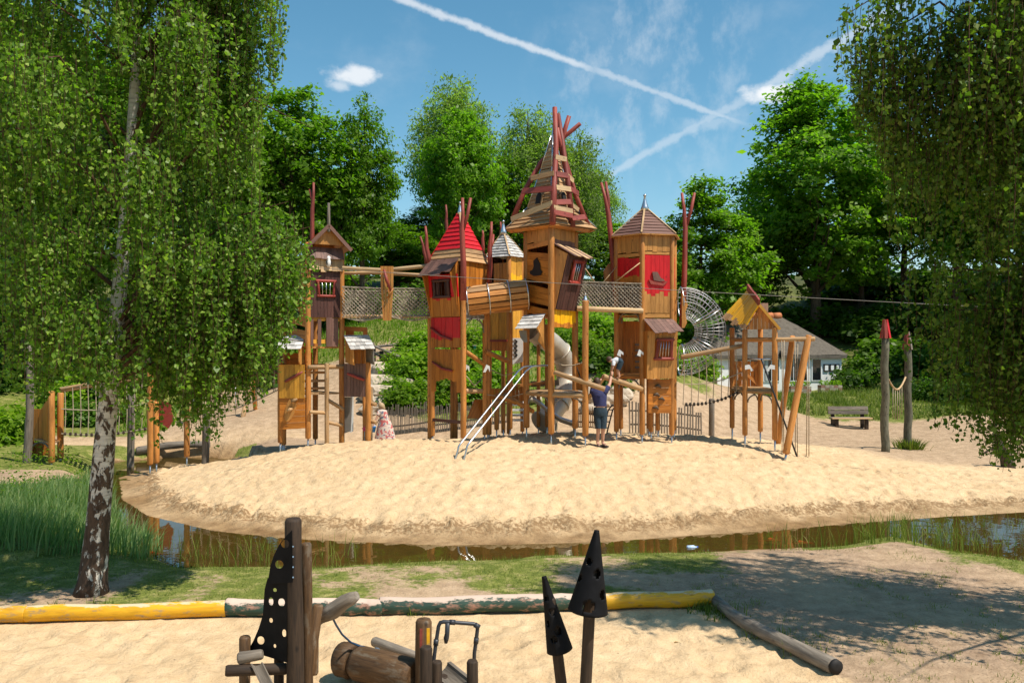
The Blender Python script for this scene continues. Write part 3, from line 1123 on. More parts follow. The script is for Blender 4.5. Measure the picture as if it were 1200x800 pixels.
def leaf_mesh(name, c, n, t, l, w, tint, mat, fold=0.0):
    """diamond leaves: centre, face normal, long axis, length, width"""
    N = len(c)
    t = unit(t - n * (t * n).sum(1, keepdims=True))
    b = np.cross(n, t)
    l = np.broadcast_to(np.asarray(l, float), (N,))[:, None]
    w = np.broadcast_to(np.asarray(w, float), (N,))[:, None]
    v = np.stack([c - t * l * 0.5, c + b * w * 0.5 - t * l * 0.08 + n * w * fold, c + t * l * 0.5, c - b * w * 0.5 - t * l * 0.08 + n * w * fold], 1).reshape(-1, 3)
    me = bpy.data.meshes.new(name)
    me.vertices.add(4 * N); me.loops.add(4 * N); me.polygons.add(N)
    me.vertices.foreach_set('co', v.astype(np.float32).ravel())
    me.loops.foreach_set('vertex_index', np.arange(4 * N, dtype=np.int32))
    me.polygons.foreach_set('loop_start', np.arange(0, 4 * N, 4, dtype=np.int32))
    me.update(calc_edges=True)
    a = me.attributes.new('tint', 'FLOAT', 'POINT')
    a.data.foreach_set('value', np.repeat(np.clip(tint, 0, 1), 4).astype(np.float32))
    me.materials.append(mat)
    return me


def wood_mesh(name, tubes, mat):
    J = Join()
    for pts, rad, n in tubes:
        J.add(*tube_geo(pts, rad, n, False))
    me = mesh_from(name, J.v, J.f, mat, True)
    return me


def rand_dirs(rng, n):
    return unit(rng.normal(size=(n, 3)))


def make_broadleaf(seed, H, R, z0, nclump, per, leaf, mat, bark, top=0.5, lumps=9, airy=0.0, layered=0.0, weep=0.0, clump_r=0.62):
    """prototype meshes (trunk, crown) of a tree H high, crown radius R from z0 up; unit scale in metres"""
    rng = np.random.default_rng(seed)
    zc = z0 + (H - z0) * 0.5
    hz = (H - z0) * 0.5
    # big lobes give an uneven outline
    lob_d = rand_dirs(rng, lumps)
    lob_r = rng.uniform(0.35, 0.62, lumps)
    cl = []
    while len(cl) < nclump:
        if rng.random() < 0.62:
            k = rng.integers(lumps)
            base = lob_d[k] * (1 - lob_r[k] * 0.75)
            p = base + rand_dirs(rng, 1)[0] * lob_r[k] * rng.random() ** 0.4
        else:
            p = rand_dirs(rng, 1)[0] * rng.uniform(0.3, 0.95)
        u = np.linalg.norm(p)
        if u > 1.06:
            continue
        # egg-shaped: narrower towards the top
        f = 1.0 - (0.55 * (1 - top) + 0.25) * max(0, p[2]) ** 1.4
        cl.append([p[0] * R * f, p[1] * R * f, zc + p[2] * hz])
    cl = np.array(cl)
    if layered:
        lv = (H - z0) / 9
        cl[:, 2] = cl[:, 2] * (1 - layered) + layered * (np.round(cl[:, 2] / lv) * lv + rng.normal(0, 0.12 * lv, len(cl)))
    cr = clump_r * rng.uniform(0.6, 1.25, len(cl))
    idx = np.repeat(np.arange(len(cl)), per)
    off = rng.normal(size=(len(idx), 3)) * np.array([1, 1, 0.55 - 0.25 * layered])
    c = cl[idx] + off * cr[idx][:, None] * 0.55
    if weep:
        c[:, 2] -= weep * np.abs(rng.normal(size=len(c))) * 0.8
    keep = rng.random(len(c)) > airy
    c, idx, off = c[keep], idx[keep], off[keep]
    outw = unit(c - np.array([0, 0, zc - 0.3 * hz]))
    n = unit(outw * 0.5 + np.array([0, 0, 0.75]) + rng.normal(size=c.shape) * 0.55)
    t = rng.normal(size=c.shape)
    if weep:
        t = t * 0.5 + np.array([0, 0, -1.0])
        n = unit(rng.normal(size=c.shape) + outw * 0.6)
    sz = leaf * rng.lognormal(0, 0.3, len(c))
    tint = 0.45 + 0.22 * rng.normal(size=len(c)) + 0.16 * rng.normal(size=len(cl))[idx]
    crown = leaf_mesh('crown', c, n, t, sz * 1.25, sz * (0.8 - 0.35 * (weep > 0)), tint, mat)
    # trunk and limbs
    tubes = []
    r0 = 0.019 * H + 0.05
    tp = []
    ph = rng.uniform(0, 6)
    for i in range(9):
        f = i / 8
        tp.append(Vector((0.16 * math.sin(ph + 3 * f) * f * R * 0.5, 0.16 * math.cos(ph + 2.4 * f) * f * R * 0.5, f * H * 0.93 - 0.4 * (i == 0))))
    tubes.append((tp, [r0 * 1.25] + [r0 * (1 - 0.93 * (i / 8) ** 0.9) for i in range(1, 9)], 9))
    order = rng.permutation(len(cl))[:int(22 + nclump * 0.05)]
    for k in order:
        q = Vector(cl[k])
        hr = math.hypot(q.x, q.y)
        zs = max(z0 * 0.75, min(q.z - hr * rng.uniform(0.35, 0.9), H * 0.86))
        f = min(0.98, (zs + 0.0) / (H * 0.93))
        i = min(7, int(f * 8)); p = tp[i].lerp(tp[i + 1], f * 8 - i)
        rr = r0 * (1 - 0.93 * f ** 0.9) * rng.uniform(0.3, 0.55)
        mid = p.lerp(q, 0.5) + Vector((0, 0, -0.08 * (q - p).length)) + Vector(rng.normal(size=3)) * 0.12
        m2 = p.lerp(q, 0.78) + Vector(rng.normal(size=3)) * 0.12
        tubes.append(([p, mid, m2, q], [rr, rr * 0.65, rr * 0.4, rr * 0.15], 5))
    trunk = wood_mesh('trunk', tubes, bark)
    return trunk, crown


def put_tree(name, meshes, label, cat, x, y, sc, rz, group, zs=None, z=None, matl=None):
    base = (x, y, gz(x, y) if z is None else z)
    t = thing(name, label, cat, base, group)
    t.rotation_euler = (0, 0, rz)
    t.scale = (sc, sc, zs or sc)
    for nm, me in zip(('trunk', 'crown'), meshes):
        o = bpy.data.objects.new(nm, me)
        COL.objects.link(o)
        o.parent = t
    return t


def build_background_trees():
    oak = make_broadleaf(101, 14, 4.2, 3.0, 420, 70, 0.20, LEAF_OAK, BARK, 0.5, 11)
    oak2 = make_broadleaf(102, 15, 3.6, 2.5, 330, 75, 0.20, LEAF_OAK, BARK, 0.45, 13, airy=0.15, clump_r=0.75)
    maple = make_broadleaf(103, 14, 5.2, 2.6, 640, 70, 0.19, LEAF_MAPLE, BARK, 0.55, 14)
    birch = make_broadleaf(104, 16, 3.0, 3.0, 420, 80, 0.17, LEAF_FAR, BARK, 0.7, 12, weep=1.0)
    horn = make_broadleaf(105, 12, 3.8, 1.5, 420, 70, 0.18, LEAF_MAPLE, BARK, 0.6, 10, layered=0.3)

    # (pixel x of the trunk, pixel y of the top, distance, kind, width factor, label)
    g = 'tall trees behind the playground'
    rows = [
        (-70, -60, 33, oak, 'oak_tree', 'large dark green oak far behind the weeping birch on the reed side'),
        (35, -30, 37, oak2, 'oak_tree', 'tall oak showing green behind the weeping birch crown'),
        (165, 20, 40, oak, 'oak_tree', 'oak mostly hidden behind the hanging birch twigs'),
        (262, 60, 42, oak2, 'oak_tree', 'oak between the weeping birch and the gabled play tower'),
        (338, 92, 43, oak, 'oak_tree', 'dark broad oak rising behind the small gabled play tower'),
        (424, 98, 44, oak2, 'oak_tree', 'upright open crowned oak standing behind the net bridge'),
        (538, 122, 50, oak, 'oak_tree', 'bright green oak behind the red roofed play tower'),
        (532, 86, 60, birch, 'birch_tree', 'pale green birch whose top shows above the oak behind the red roof'),
        (622, 118, 56, birch, 'birch_tree', 'pale weeping birch behind the tall spire of the playground'),
        (676, 150, 58, birch, 'birch_tree', 'pale birch between the tall spire and the brown hexagonal roof'),
        (590, 165, 54, oak2, 'oak_tree', 'oak filling in behind the white shingled turret'),
        (716, 260, 60, horn, 'hornbeam_tree', 'low tree behind the brown hexagonal roof'),
        (822, 212, 46, horn, 'hornbeam_tree', 'layered tree behind the mesh tunnel and forked red pole'),
        (957, 97, 54, maple, 'maple_tree', 'big round bright green maple above the thatched cottage'),
        (1058, 150, 58, oak, 'oak_tree', 'dark tree behind the twin totem poles'),
        (1120, 120, 52, oak2, 'oak_tree', 'dark tree between the totem poles and the overhanging birch'),
        (1225, 60, 50, maple, 'maple_tree', 'tree behind the overhanging birch at the pond end'),
        (1330, 40, 40, oak, 'oak_tree', 'oak beyond the pond past the overhanging birch'),
        (465, 262, 56, maple, 'maple_tree', 'low bright green tree behind the net bridge beside the pale house'),
        (385, 285, 50, horn, 'hornbeam_tree', 'low leafy tree behind the gabled play tower roof'),
        (880, 275, 56, oak, 'oak_tree', 'shaded tree behind the yellow roofed play hut'),
        (1010, 255, 58, oak2, 'oak_tree', 'shaded tree behind the thatched cottage gable'),
        (270, 210, 52, maple, 'maple_tree', 'bright tree seen low through the birch twigs above the sand path'),
        (100, 230, 50, horn, 'hornbeam_tree', 'low tree behind the birch trunk and the rope bridge'),
        (505, 240, 62, oak, 'oak_tree', 'distant oak behind the pale house'),
        (560, 225, 64, oak2, 'oak_tree', 'distant oak between the red roof and the white turret'),
        (645, 215, 64, oak, 'oak_tree', 'distant oak behind the tall spire'),
        (700, 195, 66, birch, 'birch_tree', 'distant pale birch beside the tall spire'),
        (765, 262, 62, maple, 'maple_tree', 'distant bright tree behind the hexagonal tower'),
        (310, 150, 55, oak, 'oak_tree', 'distant oak between the birch twigs and the gabled tower'),
        (402, 190, 58, oak, 'oak_tree', 'distant oak behind the open crowned oak'),
        (895, 190, 60, oak2, 'oak_tree', 'distant tree beside the big round maple'),
        (-20, 200, 44, horn, 'hornbeam_tree', 'low tree behind the reeds beyond the plank cabin'),
    ]
    for i, (px, py, d, m, nm, lab) in enumerate(rows):
        x = XW(px, d); zg = gz(x, d)
        H = ZW(py, d) - zg
        H0 = {id(oak): 14, id(oak2): 15, id(maple): 14, id(birch): 16, id(horn): 12}[id(m)]
        s = H / (H0 * 0.985)
        sx = s * {id(birch): 1.25, id(oak2): 0.9, id(maple): 1.05}.get(id(m), 1.0)
        sx *= {538: .72, 424: .72, 262: .85, 338: .85}.get(px, 1)
        if H < 9:
            sx = max(sx, 0.72)
        put_tree(nm, m, lab, 'tree', x, d, sx, i * 2.399, g, s, zg)


def build_shrubs():
    def shrub(seed, mat, n=2600, leaf=0.11, squat=0.8):
        rng = np.random.default_rng(seed)
        k = 46
        d = rand_dirs(rng, k); d[:, 2] = np.abs(d[:, 2])
        cl = d * rng.uniform(0.3, 0.92, (k, 1)) * np.array([1, 1, squat])
        idx = rng.integers(k, size=n)
        c = cl[idx] + rng.normal(size=(n, 3)) * 0.15
        c[:, 2] = np.maximum(c[:, 2], 0.02)
        nn = unit(unit(c) * 0.6 + np.array([0, 0, 0.7]) + rng.normal(size=c.shape) * 0.5)
        sz = leaf * rng.lognormal(0, 0.3, n)
        tint = 0.45 + 0.25 * rng.normal(size=n) + 0.15 * rng.normal(size=k)[idx]
        cr = leaf_mesh('foliage', c, nn, rng.normal(size=c.shape), sz * 1.3, sz * 0.75, tint, mat)
        tubes = []
        for j in range(9):
            q = Vector(cl[j])
            tubes.append(([Vector((0, 0, -0.15)), q * 0.5 + Vector((0, 0, 0.08)), q], [0.03, 0.018, 0.006], 4))
        return wood_mesh('stem', tubes, TWIG), cr
    br = [shrub(200 + i, LEAF_SHRUB) for i in range(3)]
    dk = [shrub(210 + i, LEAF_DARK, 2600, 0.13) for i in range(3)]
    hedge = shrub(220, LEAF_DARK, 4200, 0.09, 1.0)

    def put(kind, px, py, d, r, label, group, h=None, nm='shrub'):
        x = XW(px, d)
        marks = [(20, 'past the plank cabin'), (60, 'behind the plank cabin'), (110, 'behind the rope bridge'), (160, 'behind the birch trunk'), (215, 'behind the red figure board'), (262, 'behind the swing'), (318, 'above the sand path'), (365, 'behind the gabled tower'),
                 (440, 'below the net bridge'), (478, 'next to the boulders'), (503, 'left of the red roofed tower legs'), (535, 'within the red roofed tower legs'), (570, 'below the slatted tunnel'), (610, 'behind the white turret'), (648, 'behind the spire tower'), (688, 'behind the tall capped post'),
                 (712, 'beside the stone steps'), (742, 'behind the child'), (778, 'behind the hexagonal tower'), (830, 'behind the mesh tunnel'), (900, 'behind the yellow hut'), (970, 'behind the cottage roof'), (1015, 'against the cottage corner'), (1050, 'behind the red capped pole'), (1090, 'behind the faded capped pole'), (1140, 'behind the hedge'), (9999, 'behind the leaning broken trunk')]
        label = label + ' ' + next(m for lim, m in marks if px < lim)
        low, mid = {'bright': (31.5, 34), 'green': (33.2, 36), 'dark': (47, 53), 'leafy': (38, 43)}.get(label.split()[0], (0, 0))
        if mid:
            label += ', low on the slope' if d < low else (', halfway up' if d < mid else ', high up')
        t = thing(nm, label, 'shrub', (x, d, gz(x, d) - 0.05), group)
        t.rotation_euler = (0, 0, random.uniform(0, 6.28))
        t.scale = (r, r, h or r)
        for n_, me in zip(('stem', 'foliage'), kind):
            o = bpy.data.objects.new(n_, me); COL.objects.link(o); o.parent = t
    # bright thicket on the slope between the gabled and red roofed towers
    gA = 'bright shrubs on the rocky slope'
    lab = 'bright yellow green shrub'
    for px, d, r in [(470, 30.6, 1.0), (488, 31.0, 1.1), (505, 30.8, 1.0), (525, 31.3, 1.1), (545, 31.0, 1.0), (563, 31.4, 1.1), (458, 31.8, .8), (474, 33, 1.1), (493, 33.2, 1.2), (515, 33.5, 1.2),
                     (538, 33.4, 1.2), (560, 33.8, 1.2), (580, 32.4, 1.1), (468, 34.6, .8), (485, 35.5, 1.1), (505, 36, 1.2), (530, 36, 1.3), (556, 36.2, 1.3), (580, 35.5, 1.2)]:
        put(br[int(px) % 3], px, 0, d, r, lab, gA, r * 0.95)
    gB = 'shrubs behind the hexagonal tower'
    labB = 'green slope shrub'
    for px, d, r in [(655, 36, 1.1), (672, 35, 1.0), (690, 33.8, 1.1), (708, 32.6, .95), (722, 33, 1.15), (716, 31.2, .85), (738, 33.5, 1.2), (755, 34, 1.2), (775, 34.5, 1.2), (690, 36.5, 1.2), (715, 36.5, 1.3), (740, 36.5, 1.3), (765, 37, 1.3), (790, 36.5, 1.2), (812, 37, 1.2), (622, 37, 1.1), (600, 37, 1.1)]:
        put((dk if r < 1 else br)[int(px) % 3], px, 0, d, r, labB, gB)
    gC = 'dark shrubs beside the cottage'
    labC = 'dark green shrub in the wood'
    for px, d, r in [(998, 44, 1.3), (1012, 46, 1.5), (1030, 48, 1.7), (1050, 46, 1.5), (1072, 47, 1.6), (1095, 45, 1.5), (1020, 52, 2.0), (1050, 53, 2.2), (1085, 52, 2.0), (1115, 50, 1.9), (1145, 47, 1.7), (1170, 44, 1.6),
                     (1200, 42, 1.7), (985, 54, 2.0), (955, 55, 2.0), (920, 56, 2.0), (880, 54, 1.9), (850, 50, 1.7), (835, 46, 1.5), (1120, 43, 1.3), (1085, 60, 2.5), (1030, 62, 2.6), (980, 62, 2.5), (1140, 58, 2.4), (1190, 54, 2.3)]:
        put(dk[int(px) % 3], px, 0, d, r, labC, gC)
    gH = 'clipped hedge bushes past the totem poles'
    labH = 'dense dark hedge bush'
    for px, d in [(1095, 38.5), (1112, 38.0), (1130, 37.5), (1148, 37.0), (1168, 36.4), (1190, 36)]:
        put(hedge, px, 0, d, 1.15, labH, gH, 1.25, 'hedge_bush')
    gD = 'shrubs beside the sand path under the birch'
    labD = 'leafy green shrub'
    for px, d, r in [(205, 39, 1.4), (228, 38, 1.2), (250, 40, 1.4), (272, 41, 1.4), (295, 42, 1.5), (318, 41, 1.3), (345, 40, 1.2), (180, 38, 1.4), (150, 37, 1.4), (125, 36, 1.3), (100, 35, 1.3), (75, 34, 1.2), (312, 37.5, .8), (328, 36.5, .8),
                     (50, 36, 1.5), (20, 37, 1.6), (-10, 36, 1.6), (-40, 34, 1.6), (235, 45, 1.8), (290, 47, 1.9), (340, 46, 1.8), (380, 46, 1.6), (180, 44, 1.8), (120, 42, 1.8), (60, 42, 1.8), (0, 42, 1.9)]:
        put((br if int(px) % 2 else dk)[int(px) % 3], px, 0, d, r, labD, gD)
    for px, d, r in [(5, 27.5, 1.25), (-22, 27, 1.3), (-50, 26, 1.3), (18, 29, 1.2), (90, 31, 1.0), (110, 31.5, 1.0), (135, 32, 1.0)]:
        put(dk[int(px) % 3] if px > 60 else br[int(px) % 3], px, 0, d, r, 'leafy bush near the reeds', 'bushes round the plank cabin')
    gE = 'bushes along the top of the grass slope'
    for px, d, r in [(405, 46, 1.5), (432, 47, 1.6), (460, 48, 1.6), (490, 49, 1.7), (520, 48, 1.7), (548, 48, 1.7), (575, 47, 1.6), (605, 46, 1.6), (635, 46, 1.6), (665, 46, 1.7), (695, 46, 1.7), (725, 46, 1.7), (755, 46, 1.7), (785, 45, 1.6), (815, 44, 1.5)]:
        put((dk if int(d) % 2 else br)[int(px) % 3], px, 0, d, r, 'bush topping the grass slope', gE)


# ---- the two near birches: hanging twigs set with small leaves
def in_front_profile(px, table):
    xs = [a for a, b in table]; ys = [b for a, b in table]
    return np.interp(px, xs, ys)


def birch_tree(name, label, base, trunk_pts, trunk_r, tops_fn, nstrand, accept, leaf, mat, seed, limbs, step=0.029, lw=1.0):
    rng = np.random.default_rng(seed)
    t = thing(name, label, 'tree', base)
    tv, tf = tube_geo(trunk_pts, trunk_r, 16, True, None, 0.05, random.Random(seed))
    o = piece('trunk', tv, tf, BIRCHBARK, t, origin=base, smooth=True)
    J = Join()
    tp = [Vector(p) for p in trunk_pts]

    def trunk_at(z):
        for a, b in zip(tp[:-1], tp[1:]):
            if a.z <= z <= b.z:
                return a.lerp(b, (z - a.z) / (b.z - a.z + 1e-6))
        return tp[-1] if z > tp[-1].z else tp[0]
    ends = []
    for (q, r) in limbs:
        q = Vector(q)
        h = math.hypot(q.x - base[0], q.y - base[1])
        s = trunk_at(max(3.0, q.z - h * 0.55))
        ar = 1.0 if q.z > 5.7 else 0.3
        m1 = s.lerp(q, 0.35) + Vector((0, 0, 0.25 * h * ar))
        m2 = s.lerp(q, 0.7) + Vector((0, 0, 0.30 * h * ar))
        pts = [s, m1, m2, q]
        J.tube(pts, [r, r * 0.7, r * 0.42, r * 0.12], 6)
        ends.append((s, m1, m2, q))
    C, T = [], []
    k = 0
    while k < nstrand:
        top, Ls = tops_fn(rng, ends)
        L = Ls
        nseg = 6
        drift = rng.normal(size=2) * 0.10
        pts = []
        for i in range(nseg + 1):
            f = i / nseg
            pts.append(np.array([top[0] + drift[0] * L * f ** 1.5 + rng.normal() * 0.012, top[1] + drift[1] * L * f ** 1.5 + rng.normal() * 0.012, top[2] - L * f]))
        pts = np.array(pts)
        pxs = 600 + F * pts[:, 0] / pts[:, 1]; pys = 400 + F * (CAMZ - pts[:, 2]) / pts[:, 1]
        ok = accept(pxs, pys, pts)
        m = int(np.argmin(ok)) if not ok.all() else nseg + 1
        if m < 3:
            k += 0.2
            continue
        k += 1
        pts = pts[:m]
        J.tube([Vector(p) for p in pts[::2]] if m >= 5 else [Vector(p) for p in pts], 0.0036, 3)
        seglen = L / nseg
        ln = seglen * (m - 1)
        nl = int(ln / step)
        f = np.sort(rng.random(nl)) * (m - 1)
        i0 = np.minimum(f.astype(int), m - 2)
        c = pts[i0] + (pts[i0 + 1] - pts[i0]) * (f - i0)[:, None]
        C.append(c + rng.normal(size=c.shape) * np.array([0.045, 0.045, 0.02]) * lw)
    c = np.concatenate(C)
    n = len(c)
    nn = unit(rng.normal(size=(n, 3)) + np.array([0.25, -0.25, 0.35]))
    tt = rng.normal(size=(n, 3)) * 0.55 + np.array([0, 0, -1])
    sz = leaf * rng.lognormal(0, 0.22, n)
    tint = np.clip(0.45 + 0.24 * rng.normal(size=n), 0, 1)
    me = leaf_mesh('crown', c - np.array(base), nn, tt, sz * 1.15, sz * 0.9, tint, mat, 0.12)
    co = bpy.data.objects.new('crown', me); COL.objects.link(co); co.parent = t
    J.build('branches', TWIG, t, True)
    return t


def build_near_birches():
    bx = on_flat(107, 694)
    d0 = bx.y
    tr = [W(107, 700, d0), W(109, 680, d0), W(114, 620, d0), W(121, 540, d0), W(128, 460, d0 + .05), W(136, 380, d0 + .1), W(145, 290, d0 + .15), W(152, 200, d0 + .2), W(158, 100, d0 + .2), W(163, 0, d0 + .2), W(168, -100, d0 + .2), W(172, -230, d0 + .2)]
    rad = [.26, .198, .162, .143, .125, .108, .095, .082, .07, .057, .04, .02]
    rng = np.random.default_rng(5)
    limbs = []
    cx, cy = -5.6, d0 + 0.1
    for i in range(34):
        a = i * 2.399
        z = 3.1 + 7.8 * (i / 34)
        r = (2.9 if z < 7 else 2.9 - 0.45 * (z - 7)) * rng.uniform(0.5, 1.0)
        limbs.append(((cx + math.cos(a) * r, cy + math.sin(a) * r * 0.72, z + 0.5), 0.045 * (1.2 - z / 12)))
    # the low lobe reaching out over the sand towards the towers
    for q in [(-3.4, 12.0, 5.15), (-3.15, 12.8, 4.95), (-3.6, 13.4, 5.3), (-4.1, 11.4, 5.0), (-3.0, 12.3, 4.75), (-3.0, 12.0, 5.1), (-2.95, 12.6, 5.3), (-3.3, 11.6, 4.9), (-3.5, 12.4, 4.6), (-3.9, 12.9, 4.6), (-3.2, 12.2, 5.6), (-4.3, 12.2, 4.4), (-3.4, 12.2, 9.0), (-3.5, 12.6, 8.2), (-3.4, 11.9, 9.6), (-3.8, 12.4, 7.3), (-3.5, 12.0, 10.2), (-3.7, 12.9, 8.8)]:
        limbs.append((q, 0.035))
    bot = [(-200, 440), (0, 452), (40, 462), (90, 448), (130, 470), (165, 505), (200, 520), (228, 548), (262, 535), (285, 470), (310, 455), (330, 425), (355, 385), (372, 352), (400, 320)]
    # right-hand outline as (pixel y, pixel x)
    edge_y = [-400, 0, 40, 90, 150, 210, 240, 270, 300, 345, 385, 420, 470, 560]
    edge_x = [330, 338, 345, 322, 312, 308, 340, 362, 372, 370, 352, 335, 318, 290]

    def accept(px, py, p):
        lump = 14 * np.sin(px * 0.11 + p[:, 1] * 3) + 10 * np.sin(px * 0.043 + 1)
        return (py < in_front_profile(px, bot) + lump) & (px < np.interp(py, edge_y, edge_x) + 8 * np.sin(py * 0.09 + p[:, 1] * 5))

    def tops(rng, ends):
        s, m1, m2, q = ends[rng.integers(len(ends))]
        f = rng.random() ** 0.75
        a = (m1.lerp(m2, f * 2) if f < 0.5 else m2.lerp(q, f * 2 - 1))
        j = rng.normal(size=3) * np.array([0.2, 0.2, 0.16])
        return np.array(a) + j, rng.uniform(0.5, 1.9)
    birch_tree('weeping_birch', 'weeping birch with white scarred trunk standing by the yellow border log and reeds', tuple(bx), tr, rad, tops, 3150, accept, 0.054, LEAF_BIRCH, 31, limbs)

    # birch just outside the picture whose crown hangs in
    bx2 = (8.9, 9.9, gz(8.9, 9.9))
    tr2 = [Vector((8.9, 9.9, -0.4)), Vector((8.85, 9.9, 0.3)), Vector((8.6, 9.9, 2)), Vector((8.0, 10.0, 4)), Vector((7.1, 10.1, 5.6)), Vector((6.2, 10.2, 6.7)), Vector((5.9, 10.3, 7.8)), Vector((5.75, 10.3, 9.5))]
    rad2 = [.30, .23, .19, .17, .14, .10, .07, .03]
    limbs2 = []
    for i in range(46):
        a = i * 2.399
        z = 3.4 + 7.0 * (i / 46)
        r = 3.4 * rng.uniform(0.5, 1.0) * (1 if z < 7.5 else 1 - 0.13 * (z - 7.5))
        limbs2.append(((7.9 + math.cos(a) * r, 9.9 + math.sin(a) * r * 0.8, z + 0.4), 0.05 * (1.2 - z / 12)))
    for q in [(5.5, 11.2, 4.6), (5.9, 11.6, 4.0), (6.4, 12.0, 3.8), (5.1, 10.9, 5.9), (4.7, 10.6, 6.6), (4.5, 10.6, 7.0), (6.8, 11.8, 3.4), (4.15, 10.6, 7.1), (3.95, 10.4, 7.5), (4.3, 10.9, 6.7), (5.6, 10.8, 4.0), (6.6, 11.2, 3.3), (6.2, 10.6, 3.7), (7.0, 11.0, 3.4)]:
        limbs2.append((q, 0.035))
    ey = [-400, 0, 30, 60, 100, 150, 200, 260, 320, 400, 450, 500, 545, 600]
    ex = [930, 982, 968, 962, 985, 1012, 1028, 1022, 1030, 1052, 1072, 1085, 1125, 1170]
    bot2 = [(900, 120), (1000, 300), (1040, 430), (1075, 485), (1100, 515), (1130, 535), (1160, 548), (1200, 552), (1300, 560), (3000, 560)]

    def accept2(px, py, p):
        if px[0] > 1260 and (int(px[0] * 7) % 10) < 6:
            return px < 0
        lump = 12 * np.sin(px * 0.1 + p[:, 1] * 3)
        return (py < in_front_profile(px, bot2) + lump) & (px > np.interp(py, ey, ex) + 10 * np.sin(py * 0.08 + p[:, 1] * 4)) & (p[:, 2] > 1.5) & (p[:, 1] > 8.6)

    def tops2(rng, ends):
        s, m1, m2, q = ends[rng.integers(len(ends))]
        f = rng.random() ** 0.75
        a = (m1.lerp(m2, f * 2) if f < 0.5 else m2.lerp(q, f * 2 - 1))
        return np.array(a) + rng.normal(size=3) * np.array([0.22, 0.22, 0.15]), rng.uniform(0.5, 1.8)
    birch_tree('weeping_birch', 'dark leaning birch hanging over the pond from the bare earth bank', bx2, tr2, rad2, tops2, 2900, accept2, 0.054, LEAF_BIRCH_R, 47, limbs2)


# ---- blades: grass, reeds
def blades(name, base, h, w, lean, tint, mat, segs=2):
    """upright tapering strips; base (N,3), h (N), w (N), lean (N,2) horizontal offset of the tip"""
    N = len(base)
    rng = np.random.default_rng(3)
    a = rng.uniform(0, np.pi, N)
    side = np.stack([np.cos(a), np.sin(a), np.zeros(N)], 1) * w[:, None] * 0.5
    vs = []
    for i in range(segs):
        f = i / segs
        p = base + np.concatenate([lean * f ** 1.8, (h * f)[:, None]], 1)
        k = (1 - 0.35 * f)
        vs += [p - side * k, p + side * k]
    tip = base + np.concatenate([lean, (h * (1 - 0.12 * np.hypot(lean[:, 0], lean[:, 1]) / np.maximum(h, .01)))[:, None]], 1)
    vs.append(tip)
    nv = 2 * segs + 1
    V = np.stack(vs, 1).reshape(-1, 3)
    o = np.arange(N)[:, None] * nv
    tris = []
    for i in range(segs - 1):
        tris.append(np.concatenate([o + 2 * i, o + 2 * i + 1, o + 2 * i + 3], 1))
        tris.append(np.concatenate([o + 2 * i, o + 2 * i + 3, o + 2 * i + 2], 1))
    tris.append(np.concatenate([o + 2 * segs - 2, o + 2 * segs - 1, o + 2 * segs], 1))
    T = np.concatenate(tris)
    me = bpy.data.meshes.new(name)
    me.vertices.add(len(V)); me.loops.add(T.size); me.polygons.add(len(T))
    me.vertices.foreach_set('co', V.astype(np.float32).ravel())
    me.loops.foreach_set('vertex_index', T.ravel().astype(np.int32))
    me.polygons.foreach_set('loop_start', np.arange(0, T.size, 3, dtype=np.int32))
    me.update(calc_edges=True)
    at = me.attributes.new('tint', 'FLOAT', 'POINT')
    at.data.foreach_set('value', np.repeat(np.clip(tint, 0, 1), nv).astype(np.float32))
    me.materials.append(mat)
    ob = bpy.data.objects.new(name, me)
    COL.objects.link(ob)
    return ob


